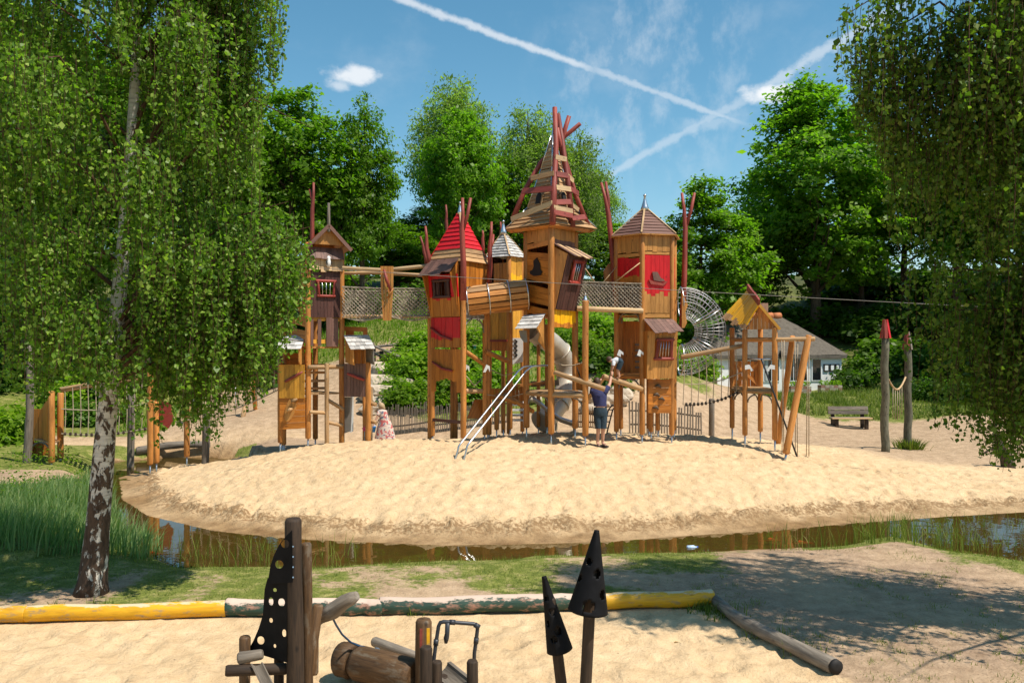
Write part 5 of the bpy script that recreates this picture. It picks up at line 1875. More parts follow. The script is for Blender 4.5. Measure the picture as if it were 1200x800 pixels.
# ---------------------------------------------------------------- tall tower with the crooked spire
def tower_spire():
    C, L, R = P2(646, 21.7), P2(617, 22.6), P2(674, 22.6)
    B = L + R - C
    ctr = Vector((1.03, 22.6, 0))
    base = Vector((ctr.x, ctr.y, gz(ctr.x, ctr.y)))
    t = thing('play_tower', 'tallest play tower with crooked plank spire caged in crossed red poles', 'play tower', base, 'linked wooden play towers')
    z = lambda py, d=22.15: ZW(py, d)
    for p in (C, L, R, B):
        post(t, p, 6.5, .082, foot=.28)
    hl = C - L; hr = R - C
    # left face
    nl = face_panel(t, L, C, z(284), z(268), 6, HONEY, 0, 0, OUTL, u0=.04, u1=.96, jb=.02)
    panel(t, V2(L, z(291)), V2(L, z(285)), V2(C, z(283)), V2(C, z(289)), 1, TIMBER, out=nl)
    for t0, t1, b0, b1, k in [(293, 299, 325, 335, 4), (331, 340, 352, 360, 3), (356, 364, 366, 372, 1)]:
        panel(t, V2(L + hl * .03, z(b0)), V2(L + hl * .03, z(t0)), V2(L + hl * .97, z(t1)), V2(L + hl * .97, z(b1)), k, TIMBER_P, out=nl, seed=k)
    blob_shape('hole_shade_board', V2(L.lerp(C, .46), z(314)) + nl * .05, hl.normalized(), (0, 0, 1), [(-.26, -.14), (-.1, -.2), (.2, -.2), (.27, -.12), (.19, -.05), (.17, .1), (.08, .2), (.04, .27), (-.05, .22), (-.12, .2), (-.10, .05), (-.16, -.04), (-.27, -.06)], .014, BLACK, t)  # black board laid on the panel, standing for the dark inside of a hole
    # lower awning on the left face
    o1 = lambda px, py, d: W(px, py, d)
    roof_face(t, o1(603.5, 386, 21.55), o1(628.5, 385, 21.2), o1(639.5, 367.5, 21.75), o1(614, 369.5, 22.1), 4, 5, SHINGLE, t=.022, name='shingle', jit=.06)
    prism('side_board', [o1(638, 369, 21.8), o1(629, 384, 21.3), o1(633, 392, 21.35), o1(631, 399, 21.4), o1(639, 410, 21.8)], .03, HONEY, t, (0, 0, 1))
    prism('side_board', [o1(608, 387, 21.6), o1(617, 387, 21.6), o1(618, 401, 21.6), o1(614, 401, 21.6), o1(609.5, 395, 21.6)], .03, GREYPLATE, t, (0, 0, 1))
    # right face: leaning box
    nr = face_panel(t, C, R, z(290), z(268), 6, HONEY, 0, 0, OUTR, u0=.04, u1=.96, split=(.35, .02, BROWN2))
    panel(t, V2(C, z(372)), V2(C, z(290)), V2(R, z(290)), V2(R, z(372)), 7, TIMBER_P, out=nr)
    q = lambda u, py, o: V2(C + hr * u, z(py)) + nr * o
    bl, br, tr, tl = q(.02, 363, .10), q(.90, 364, .10), q(.94, 300, .42), q(.10, 300, .42)
    panel(t, bl, br, tr, tl, 8, BROWN, t=.03, out=nr, hole=(.36, .72, .52, .86))
    for a, b, c in ((bl, tl, q(.04, 291, .03)), (br, tr, q(.92, 291, .03))):
        prism('side_board', [a - nr * .08, a, b, c], .03, TIMBER, t, (0, 0, 1))
    f = lambda u, v: bl.lerp(br, u).lerp(tl.lerp(tr, u), v) + nr * .03
    window_frame(t, f(.36, .50), f(.72, .50), f(.74, .88), f(.36, .88), .045, REDB, 3, STEEL, nr)
    tops = [q(.0, 287, .05), q(.95, 289, .05)]
    bots = [q(.14, 303, .56), q(1.05, 304, .56)]
    roof_face(t, bots[0], bots[1], tops[1], tops[0], 1, 6, lambda r, c: PALE if c % 2 else BROWN2, t=.026, name='awning_board', out=(.5, -.5, 1), jit=.1)
    face_panel(t, C, R, z(384), z(363), 7, YELLOW, .03, .03, OUTR, u0=.03, u1=.97, split=(.25, .06, TIMBER_P), jb=.015)
    face_panel(t, L, B, z(370), z(268), 7, TIMBER_P, 0, 0, Vector((-1, 1, 0)))
    face_panel(t, B, R, z(370), z(268), 7, TIMBER_P, 0, 0, Vector((1, 1, 0)))
    deck(t, [V2(C, z(372)), V2(R, z(372)), V2(B, z(372)), V2(L, z(372))], 6, HONEY)
    # low deck with log beams
    zd = z(460)
    deck(t, [V2(C, zd), V2(R, zd), V2(B, zd), V2(L, zd)], 7, ROUND)
    E = P2(686, 21.45)
    pe = post(t, E, ZW(352, 21.45), .08, foot=.28)
    cone_cap(t, (E.x, E.y, ZW(353, 21.45)), .2, .075, STEEL)
    for a, b in ((L, C), (C, E), (E, R)):
        log('beam', V2(a, zd - .03), V2(b, zd - .03), .07, ROUND, t)
    deck(t, [V2(C, zd - .005), V2(E, zd - .005), V2(R, zd - .005), V2(C.lerp(R, .4), zd - .005)], 4, GREYWOOD)
    for a, b in ((L, C), (C, L), (C, E), (E, C), (R, B)):
        d = (b - a).normalized()
        bracket(t, V2(a + d * .09, zd - .1), d, .22, .035)
    # panel and inclined rail on the right
    face_panel(t, P2(675, 22.3), P2(684, 21.7), z(457), z(425), 3, TIMBER_P, 0, 0, OUTR)
    plank('brace_strip', W(676, 430, 21.9), W(684, 455, 21.6), .04, .02, nr, DARKWOOD, t)
    tube('rope', [W(648, 424, 21.75), W(660, 428, 21.9), W(672, 428, 22.1), W(683, 425, 21.5)], .014, ROPE, t, 6)
    # roof
    def ring(r, zz, twist=0.0, dx=0.0):
        out = []
        for k, a in enumerate((180, 270, 0, 90)):
            a = math.radians(a - 2 + twist)
            out.append(Vector((ctr.x + dx + r * math.cos(a), ctr.y + r * math.sin(a), zz)))
        return out
    r0, r1, r2, r3 = ring(1.19, 6.56), ring(.62, 7.10), ring(.28, 8.12, 0, .02), ring(.05, 9.0, 0, .05)
    outs = [(-1, -1, .6), (1, -1, .6), (1, 1, .6), (-1, 1, .6)]
    mat = lambda r, c: ROOFWOOD
    for i in range(4):
        j = (i + 1) % 4
        roof_face(t, r0[i], r0[j], r1[j], r1[i], 5, 1, mat, out=outs[i], t=.03, jit=.12, seed=i)
        roof_face(t, r1[i], r1[j], r2[j], r2[i], 9, 1, mat, out=outs[i], t=.026, jit=.15, seed=i + 9)
        roof_face(t, r2[i], r2[j], r3[j], r3[i], 8, 1, mat, out=outs[i], t=.022, jit=.15, seed=i + 19)
        plank('soffit_board', r0[i] * .5 + r0[j] * .5 - Vector(outs[i]) * .12 - Vector((0, 0, .0)), (r0[i] + r0[j]) * .5 - Vector((0, 0, .02)) + Vector((0, 0, 0)), (r0[j] - r0[i]).length * .94, .02, (0, 0, 1), TIMBER, t)
    for k in (0, 1, 2):
        for a, b in ((r0[k], r1[k]), (r1[k], r2[k]), (r2[k], r3[k])):
            tube('hip_strip', [a + Vector((0, -.02, .05)), b + Vector((0, -.02, .04))], .018, STEEL, t, 5)
    cone_cap(t, Vector((ctr.x + .05, ctr.y, 8.62)), .62, .14, STEEL, False)
    # arched dormer windows
    for (u, w_) in ((0, OUTL), (1, OUTR)):
        A, Bq = (r1[0], r1[1]) if u == 0 else (r1[1], r1[2])
        A2, B2 = (r2[0], r2[1]) if u == 0 else (r2[1], r2[2])
        def fp(a, v, o=.06):
            return A.lerp(Bq, a).lerp(A2.lerp(B2, a), v) + Vector(w_) * o
        arch = [fp(.36, .06), fp(.64, .06), fp(.64, .26)] + [fp(.5 + .16 * math.cos(x), .28 + .14 * math.sin(x)) for x in [i * math.pi / 8 for i in range(9)]] + [fp(.36, .26)]
        w0 = prism('arched_window', arch, .04, PALE, t, (0, 0, 1))
        inner = [fp(.40, .09, .09), fp(.60, .09, .09)] + [fp(.5 + .115 * math.cos(x), .28 + .10 * math.sin(x), .09) for x in [i * math.pi / 8 for i in range(9)]]
        prism('pane', inner, .02, BLACK, w0, (0, 0, 1))
    # crossed poles
    def pole(pts, r=.07):
        n_ = len(pts)
        tube('cage_pole', [W(*p) for p in pts], [r * (1.1 - .25 * i / (n_ - 1)) for i in range(n_)], REDPOLE, t, 9)
    pole([(647.5, 262, 21.3), (649.5, 215, 21.75), (651.6, 171, 22.25), (650, 126, 22.35)], .075)
    pole([(671, 266, 21.9), (665, 209, 22.1), (659, 166, 22.4), (654, 134, 22.6)], .07)
    pole([(689, 264, 22.5), (674.5, 229, 22.45), (664, 193, 22.4), (656, 166, 22.35), (653, 150, 22.3)], .06)
    pole([(601, 257, 22.6), (614, 225, 22.7), (633, 192, 22.85), (650, 172, 22.85), (656, 165, 22.8), (680, 145, 22.5)], .065)
    pole([(671, 252, 23.6), (662, 200, 23.0), (657, 168, 22.6), (667, 136, 22.5)], .07)
    def brd(a, b, m, w=.13):
        plank('cage_board', W(*a), W(*b), w, .03, (0, -1, .2), m, t)
    brd((622, 209, 22.0), (649, 203, 21.75), ROOFWOOD); brd((612, 224, 22.2), (648, 221, 21.6), REDPOLE, .15); brd((599, 257, 22.3), (647, 238, 21.45), PALE, .14)
    brd((651, 184, 22.0), (664, 187, 22.1), PALE); brd((652, 204, 21.8), (666, 206, 22.0), REDPOLE, .14); brd((664, 205, 22.0), (672, 212, 22.3), PALE, .12)
    brd((652, 219.5, 21.65), (669, 222, 21.9), PALE); brd((668, 221, 21.95), (678, 227, 22.3), REDPOLE, .14); brd((650, 237, 21.5), (669, 236.5, 21.85), REDPOLE, .14)
    brd((649, 243, 21.4), (671, 247.5, 21.8), PALE, .12); brd((649, 248.5, 21.35), (671, 253, 21.75), REDPOLE, .13); brd((670, 256, 21.8), (686, 254, 22.3), REDPOLE, .14); brd((668, 238, 22.0), (678, 246, 22.3), PALE, .1)
    return t


# ---------------------------------------------------------------- hexagonal tower
def tower_hex():
    cx, cy = 3.6, 23.0
    base = Vector((cx, cy, gz(cx, cy)))
    t = thing('play_tower', 'six sided play tower with brown plank roof and red painted panels', 'play tower', base, 'linked wooden play towers')
    A = [math.radians(195 + 60 * k) for k in range(6)]
    v = [Vector((cx + .84 * math.cos(a), cy + .84 * math.sin(a), 0)) for a in A]
    z = lambda py, d=22.4: ZW(py, d)
    ze = 6.38
    for p in v:
        post(t, p, ze, .07, foot=.22)
    re = [Vector((cx + .97 * math.cos(a), cy + .97 * math.sin(a), ze)) for a in A]
    ap = Vector((cx - .02, cy, ZW(244, cy)))
    for k in range(6):
        a = A[k] + math.radians(30)
        o = (math.cos(a), math.sin(a), .8)
        roof_face(t, re[k], re[(k + 1) % 6], ap, ap, 9, 1, BROWN2, out=o, t=.02, seed=k)
        plank('hip_strip', re[k] + Vector((0, 0, .05)), ap + Vector((0, 0, .05)), .045, .02, (math.cos(A[k]), math.sin(A[k]), .8), PALE, t)
        plank('eave_board', re[k], re[(k + 1) % 6], .06, .03, (0, 0, 1), HONEY, t)
    cone_cap(t, ap - Vector((0, 0, .08)), .46, .13, STEEL)
    fc = [(v[k], v[(k + 1) % 6], Vector((math.cos(A[k] + .52), math.sin(A[k] + .52), 0))) for k in range(6)]
    # left face
    a, b, o = fc[0]
    face_panel(t, a, b, z(296), z(274), 5, HONEY, 0, 0, o, jb=.015)
    plank('rail', V2(a, z(299)), V2(b, z(299)), .09, .04, o, HONEY, t)
    face_panel(t, a, b, z(333), z(302), 6, RED, 0, 0, o, jt=.03, split=(.30, .04, TIMBER_P))
    # front face
    a, b, o = fc[1]
    face_panel(t, a, b, z(295), z(273), 6, HONEY, 0, 0, o, jb=.015)
    plank('rail', V2(a, z(297)), V2(b, z(297)), .08, .04, o, HONEY, t)
    face_panel(t, a, b, z(367), z(299.5), 7, RED, 0, 0, o, split=(.33, .05, HONEY))
    plank('rail', V2(a, z(370)), V2(b, z(370)), .10, .05, o, HONEY, t)
    r_ = (b - a).normalized()
    c = a.lerp(b, .5) + o * .05
    blob_shape('emblem', V2(c, z(329)), r_, (0, 0, 1), [(-.26, .02), (-.2, -.1), (.16, -.14), (.28, -.02), (.2, -.02), (.14, -.07), (-.12, -.03)], .03, REDPOLE, t)
    blob_shape('emblem', V2(c, z(329)) + o * .01, r_, (0, 0, 1), [(-.12, .0), (-.16, .22), (-.02, .22), (.08, .06), (.14, .04), (.2, -.02), (.06, -.03)], .03, BROWN2, t)
    # right faces
    for k in (2, 3, 4, 5):
        a, b, o = fc[k]
        face_panel(t, a, b, z(296), z(274), 5, HONEY, 0, 0, o)
        face_panel(t, a, b, z(367), z(299), 5, RED if k == 2 else TIMBER_P, 0, 0, o, split=(.45, .05, TIMBER_P))
    # wavy board between the tower and the mesh tunnel
    pb = P2(800, 22.9)
    prism('wavy_board', [W(799, 343, 22.9), W(803, 350, 22.9), W(806, 357, 22.9), W(803, 366, 22.9), W(805, 378, 22.9), W(802, 384, 22.9), W(799, 384, 22.9)], .04, HONEY, t, (0, 0, 1))
    deck(t, [V2(v[0], z(371)), V2(v[1], z(371)), V2(v[2], z(371)), V2(v[3], z(371))], 6, HONEY)
    deck(t, [V2(v[0], z(371)), V2(v[3], z(371)), V2(v[4], z(371)), V2(v[5], z(371))], 6, HONEY)
    # window box with awning on the front, climbing board under it
    a, b, o = fc[1]
    q = lambda u, py, off: V2(a.lerp(b, u), z(py)) + o * off
    bl, br, tr, tl = q(.04, 443, .18), q(.98, 443, .18), q(1.04, 388, .26), q(.04, 388, .26)
    panel(t, bl, br, tr, tl, 8, HONEY, t=.03, out=o, hole=(.32, .80, .42, .80))
    f = lambda u, w_: bl.lerp(br, u).lerp(tl.lerp(tr, u), w_) + o * .03
    window_frame(t, f(.30, .42), f(.82, .42), f(.80, .82), f(.36, .82), .042, REDPOLE, 4, STEEL, o)
    for e, e2 in ((bl, tl), (br, tr)):
        prism('side_board', [e - o * .18, e, e2, e2 - o * .26], .03, TIMBER_P, t, (0, 0, 1))
    roof_face(t, q(.12, 391, .55), q(1.10, 390, .55), q(1.0, 374, .08), q(.0, 374, .08), 1, 7, BROWN2, t=.025, name='awning_board', out=(0, -.6, 1), jit=.06)
    panel(t, q(.18, 483, .02), q(.18, 444, .02), q(1.0, 444, .02), q(1.0, 484, .02), 4, TIMBER_P, out=o)
    for u, py in ((.5, 452), (.45, 462), (.62, 467), (.42, 477)):
        tube('hold', [q(u - .1, py, .06), q(u, py - 1, .1), q(u + .1, py + 1.5, .06)], [.02, .045, .02], HOLD, t, 7)
    # low deck on the left, back boards behind it
    zd = z(440)
    deck(t, [V2(v[0], zd), V2(v[1], zd), V2(v[4], zd), V2(v[5], zd)], 7, HONEY)
    log('beam', V2(v[0], zd - .03), V2(v[1], zd - .03), .06, TIMBER, t)
    face_panel(t, v[5], v[4], z(440), z(375), 6, TIMBER_P, -.02, -.02, FRONT)
    face_panel(t, v[4], v[3], z(440), z(375), 6, TIMBER_P, -.02, -.02, FRONT)
    face_panel(t, v[0], v[5], z(480), z(442), 5, TIMBER_P, 0, 0, Vector((-1, 0, 0)))
    for py in (404, 411, 418, 425, 432):
        plank('slat', V2(v[5].lerp(v[4], .5), z(py)) - Vector((0, .06, 0)), V2(v[5].lerp(v[4], .95), z(py)) - Vector((0, .06, 0)), .05, .02, FRONT, GREYPLATE, t)
    for a_, d_ in ((v[0], v[1] - v[0]), (v[1], v[0] - v[1]), (v[5], v[1] - v[5])):
        bracket(t, V2(a_, zd - .1) + d_.normalized() * .08, d_, .26, .035)
        bracket(t, V2(a_, z(366)) + d_.normalized() * .08, d_, .26, .03)
    for p in (P2(763, 23.0), P2(771, 23.4)):
        post(t, p, z(443), .065, foot=.2)
    # white grip cut-outs on the posts
    for px in (726.5, 750):
        d = 22.35 if px < 740 else 22.0
        prism('grip_plate', [W(px - 3.5, 416, d - .1), W(px - 1, 409, d - .1), W(px + 4, 413, d - .1), W(px + 4, 416, d - .1), W(px + 1, 414, d - .1), W(px + 1, 418, d - .1)], .02, WHITE, t)
    # forked red poles at the flanks
    forked_pole(t, W(721, 345, 22.9), W(713, 252, 23.0), [W(704.5, 214, 23.0), W(710, 213, 23.1)], .075)
    forked_pole(t, W(799, 384, 23.3), W(803, 265, 23.4), [W(799, 226, 23.4), W(814, 226, 23.4)], .075)
    prism('side_board', [W(707, 318, 23.2), W(713, 309, 23.2), W(724, 314, 23.1), W(724, 332, 23.1), W(709, 331, 23.2)], .04, TIMBER, t, (0, 0, 1))
    return t


# ---------------------------------------------------------------- turret with the white shingled roof
def tower_white():
    cx, cy = XW(593, 25.6), 25.6
    base = Vector((cx, cy, gz(cx, cy)))
    t = thing('play_tower', 'play turret with pale grey shingled roof behind the slatted tunnel', 'play tower', base, 'linked wooden play towers')
    z = lambda py, d=25.2: ZW(py, d)
    A = [math.radians(a) for a in (190, 280, 10, 100)]
    v = [Vector((cx + .50 * math.cos(a), cy + .50 * math.sin(a), 0)) for a in A]
    for p in v:
        post(t, p, z(300), .065, foot=.1)
    ap = Vector((XW(589, cy), cy, ZW(272, cy)))
    ap.x = cx - .08
    re = [Vector((cx + .62 * math.cos(a), cy + .62 * math.sin(a), z(301))) for a in A]
    md = [Vector((cx - .04 + .30 * math.cos(a), cy + .30 * math.sin(a), z(284))) for a in A]
    for k in range(4):
        o = (math.cos(A[k] + .785), math.sin(A[k] + .785), .7)
        roof_face(t, re[k], re[(k + 1) % 4], md[(k + 1) % 4], md[k], 5, 5, SHINGLE, t=.022, name='shingle', out=o, jit=.08, seed=k)
        roof_face(t, md[k], md[(k + 1) % 4], ap, ap, 4, 3, SHINGLE, t=.022, name='shingle', out=o, jit=.08, seed=k + 7)
        plank('hip_strip', md[k] + Vector((0, 0, .05)), ap + Vector((0, 0, .05)), .045, .02, (math.cos(A[k]), math.sin(A[k]), .8), PALE, t)
        plank('hip_strip', re[k] + Vector((0, 0, .05)), md[k] + Vector((0, 0, .05)), .045, .02, (math.cos(A[k]), math.sin(A[k]), .8), PALE, t)
    cone_cap(t, ap - Vector((0, 0, .08)), .44, .12, STEEL)
    forked_pole(t, W(586, 300, 26.3), W(586.5, 275, 26.3), [W(586.5, 260, 26.3)], .05)
    face_panel(t, v[1], v[2], z(336), z(300), 4, YELWOOD, 0, 0, OUTR, split=(.4, .05, YELLOW))
    face_panel(t, v[0], v[1], z(336), z(308), 5, TIMBER_P, 0, 0, OUTL, u0=.25)
    face_panel(t, v[3], v[2], z(410), z(300), 5, BROWN, 0, 0, FRONT)
    face_panel(t, v[0], v[3], z(410), z(300), 5, BROWN, 0, 0, Vector((-1, 0, 0)))
    face_panel(t, v[0], v[1], z(398), z(340), 6, YELWOOD, 0, 0, OUTL)
    face_panel(t, v[1], v[2], z(398), z(340), 4, YELWOOD, 0, 0, OUTR)
    face_panel(t, v[0], v[1], z(411), z(400), 6, TIMBER_P, 0, 0, OUTL)
    plank('ledge', V2(v[0], z(399)) + OUTL * .05, V2(v[1], z(399)) + OUTL * .05, .09, .06, (0, 0, 1), REDB, t)
    deck(t, [V2(v[0], z(411)), V2(v[1], z(411)), V2(v[2], z(411)), V2(v[3], z(411))], 5, HONEY)
    deck(t, [V2(v[0], z(338)), V2(v[1], z(338)), V2(v[2], z(338)), V2(v[3], z(338))], 5, HONEY)
    # white board with a black zigzag slot, white stair below
    d = 24.9
    wb = prism('zigzag_board', [W(600, 396, d), W(613, 396, d), W(613, 424, d), W(599, 427, d)], .03, WHITE, t, (0, 0, 1))
    zig = []
    for i in range(9):
        zig.append((601.5 + (i % 2) * 3 + .3, 397.5 + i * 2.6))
    left = [W(a, b, d - .03) for a, b in zig]; right = [W(a + 2.2, b, d - .03) for a, b in reversed(zig)]
    prism('slot', left + right, .012, BLACK, wb, (0, 0, 1))
    for i in range(4):
        plank('stair_tread', W(600, 474 + i * 6, d - .15 * i), W(613, 474 + i * 6, d - .15 * i), .22, .05, (0, 0, 1), WHITE, t)
    for px in (600, 613.5):
        plank('stair_side', W(px, 468, d + .1), W(px, 499, d - .7), .2, .03, (1, 0, 0), WHITE, t)
    return t


def low_walkway():
    """balance logs, posts and small decks between the red roofed and the spire tower"""
    t = thing('balance_course', 'balance logs and low posts between the red roofed and the spire tower', 'climbing frame', (XW(578, 23.6), 23.6, gz(XW(578, 23.6), 23.6)))
    for px, d, top, r in [(598, 24.0, 360, .065), (582, 23.3, 462, .065), (590, 23.8, 470, .055), (572, 23.4, 470, .055), (641, 24.0, 380, .06), (631, 24.4, 388, .055)]:
        post(t, P2(px, d), ZW(top, d), r, foot=.2)
    log('beam', W(545, 458, 22.4), W(568, 458, 23.0), .07, ROUND, t)
    log('beam', W(546, 412, 22.2), W(566, 426, 22.7), .06, TIMBER, t)
    log('beam', W(569, 412, 22.8), W(597, 424, 23.6), .065, TIMBER, t)
    log('beam', W(582, 463, 23.0), W(605, 472, 23.2), .065, TIMBER, t)
    log('beam', W(600, 468, 23.3), W(625, 482, 22.8), .065, TIMBER, t)
    log('beam', W(575, 476, 23.2), W(594, 462, 23.4), .06, ROUND, t)
    plank('step', W(600, 452, 24.2), W(640, 448, 24.2), .3, .06, (0, 0, 1), TIMBER, t)
    face_panel(t, P2(600, 24.25), P2(616, 24.25), ZW(470, 24.25), ZW(453, 24.25), 4, TIMBER_P, 0, 0, FRONT)
    face_panel(t, P2(574, 24.2), P2(596, 24.2), ZW(468, 24.2), ZW(455, 24.2), 4, TIMBER_P, 0, 0, FRONT)
    plank('beam_board', W(622, 450, 24.5), W(655, 448, 24.5), .16, .08, FRONT, GREYWOOD, t)
    prism('ramp_board', [W(547, 490, 23.0), W(556, 468, 23.2), W(566, 468, 23.3), W(566, 490, 23.1)], .04, TIMBER_P, t)
    for a, m, b in [((546, 440, 22.3), (556, 452, 22.5), (568, 440, 22.9)), ((568, 430, 22.9), (590, 440, 23.4), (616, 432, 22.7)), ((570, 462, 22.9), (595, 466, 23.4), (617, 460, 22.6))]:
        tube('rope', [W(*a), W(*m), W(*b)], .013, ROPE, t, 6)
    for px in (546, 570):
        prism('grip_plate', [W(px - 4, 436, 22.1), W(px, 427, 22.1), W(px + 4, 429, 22.1), W(px + 4, 436, 22.1), W(px + 2, 431, 22.1), W(px - 1, 436, 22.1)], .02, WHITE, t)
    gp = thing('birdhouse', 'small green box fixed to a post by the slatted tunnel', 'box', W(556.5, 408, 22.75))
    lathe('body', W(556.5, 409, 22.75), (0, 0, 1), [(0, .04), (.1, .045), (.1, .02)], plain('green plastic', (.02, .3, .16), .4), gp, 6)
    prism('lid', [W(554, 404.6, 22.7), W(559, 404.6, 22.7), W(559, 404.6, 22.82), W(554, 404.6, 22.82)], .02, WHITE, gp)


def handrails():
    t = thing('steel_handrail', 'pair of bent steel handrails running down from spire tower to the sand', 'handrail', hit(541, 536))
    for p0, p1, p2, p3, p4 in [((534, 537), (537.5, 523), (607, 435), (617, 429), (640, 428)), ((544, 538), (547.5, 522.5), (616, 435), (626, 429), (648, 428))]:
        g = hit(*p0)
        a = Vector((g.x, g.y, g.z - .25))
        b = Vector((XW(p1[0], g.y + .05), g.y + .05, ZW(p1[1], g.y + .05)))
        c = W(p2[0], p2[1], 21.75); d = W(p3[0], p3[1], 21.85); e = W(p4[0], p4[1], 21.85)
        pts = [a, Vector((g.x, g.y, g.z)), a.lerp(b, .9), b, b.lerp(c, .04) + Vector((0, 0, .01)), c, c.lerp(d, .6) + Vector((0, 0, .03)), d, e]
        tube('rail', pts, .024, STEEL, t, 8)


def tube_slide():
    t = thing('tube_slide', 'curving steel tube slide dropping behind the spire tower', 'slide', (XW(640, 25), 25, gz(XW(640, 25), 25)))
    path = [(622, 386, 24.2), (634, 393, 24.5), (646, 402, 24.9), (656, 412, 25.2), (663, 426, 25.4), (665, 442, 25.4), (662, 458, 25.2), (655, 472, 25.0), (646, 484, 24.8), (634, 494, 24.5)]
    pts = [W(*p) for p in path]
    fine = []
    for i in range(len(pts) - 1):
        fine += [pts[i], pts[i].lerp(pts[i + 1], .5)]
    fine.append(pts[-1])
    tube('chute_tube', fine, .31, SLIDE, t, 20, caps=False)
    for i in (2, 6, 10, 14, 18):
        a = fine[i]; d = (fine[min(i + 1, len(fine) - 1)] - fine[i - 1]).normalized()
        lathe('flange', a - d * .02, d, [(0, .30), (0, .345), (.04, .345), (.04, .30)], SLIDE, t, 20)
    s = fine[8]
    post(t, P2(652, 25.4), ZW(470, 25.4), .05, STEEL, foot=.05)
    # open chute beside it
    t2 = thing('open_slide', 'low open steel slide with curved side rails under the spire tower', 'slide', (XW(660, 24.2), 24.2, gz(XW(660, 24.2), 24.2)))
    pa = [(624, 466, 24.3), (634, 474, 24.2), (646, 484, 24.0), (656, 491, 23.9), (668, 495, 23.8), (676, 495, 23.75)]
    for e, y in ((0, 0), (0.0, -.42)):
        tube('side_rail', [W(*p) + Vector((0, y, .05)) for p in pa], .03, STEEL, t2, 7)
    vs, fs = [], []
    for p in pa:
        w = W(*p)
        vs += [w + Vector((0, 0, .03)), w + Vector((0, -.12, -.06)), w + Vector((0, -.32, -.06)), w + Vector((0, -.42, .03))]
    for i in range(len(pa) - 1):
        for k in range(3):
            fs.append((i * 4 + k, i * 4 + k + 1, i * 4 + k + 5, i * 4 + k + 4))
    piece('chute', vs, fs, SLIDE, t2, smooth=True)
    post(t2, P2(673, 24.0), ZW(494, 24.0), .04, STEEL, foot=.05)
    return t


def slat_tunnel():
    a, b = W(547, 353, 22.35), W(617, 345, 22.5)
    t = thing('slatted_tunnel', 'round crawl tunnel of brown timber slats linking the red roofed and spire towers', 'tunnel', a.lerp(b, .5) - Vector((0, 0, .4)))
    ax = (b - a).normalized()
    u = Vector((0, 0, 1)) - ax * ax.z; u.normalize()
    w = ax.cross(u)
    n = 15
    for k in range(n):
        th = 2 * math.pi * k / n
        o = u * math.cos(th) + w * math.sin(th)
        r0, r1 = .37, .38
        plank('slat', a + o * r0, b + o * r1, .125, .028, o, ROOFWOOD if math.cos(th) > .6 else TIMBER, t)
    for f in (.0, .36, .70, 1.0):
        c = a.lerp(b, f)
        ring = [c + (u * math.cos(i / 24 * 6.2832) + w * math.sin(i / 24 * 6.2832)) * .41 for i in range(25)]
        tube('hoop', ring, .017, STEEL, t, 6, caps=False)
    return t


def net_panel(a0, a1, b1, b0, nu, nv, r=.011, diag=True):
    """one knotted net between four corners, as a joined mesh"""
    J = Join()
    a0, a1, b1, b0 = map(Vector, (a0, a1, b1, b0))

    def at(u, v):
        p = a0.lerp(a1, u).lerp(b0.lerp(b1, u), v)
        return p + Vector((0, 0, -.10 * math.sin(math.pi * u) * (1 - v)))
    if diag:
        for s in range(-nv, nu):
            pts = []
            for k in range(nv + 1):
                u = (s + k) / nu
                if 0 <= u <= 1:
                    pts.append(at(u, k / nv))
            if len(pts) > 1:
                J.tube(pts, r, 4)
            pts = []
            for k in range(nv + 1):
                u = (s + nv - k) / nu
                if 0 <= u <= 1:
                    pts.append(at(u, k / nv))
            if len(pts) > 1:
                J.tube(pts, r, 4)
    for v in (0, 1):
        J.tube([at(i / 10, v) for i in range(11)], r * 1.8, 5)
    if not diag:
        for i in range(nu + 1):
            J.tube([at(i / nu, k / 3) for k in range(4)], r, 4)
        for j in range(1, nv):
            J.tube([at(i / 10, j / nv) for i in range(11)], r, 4)
    return J


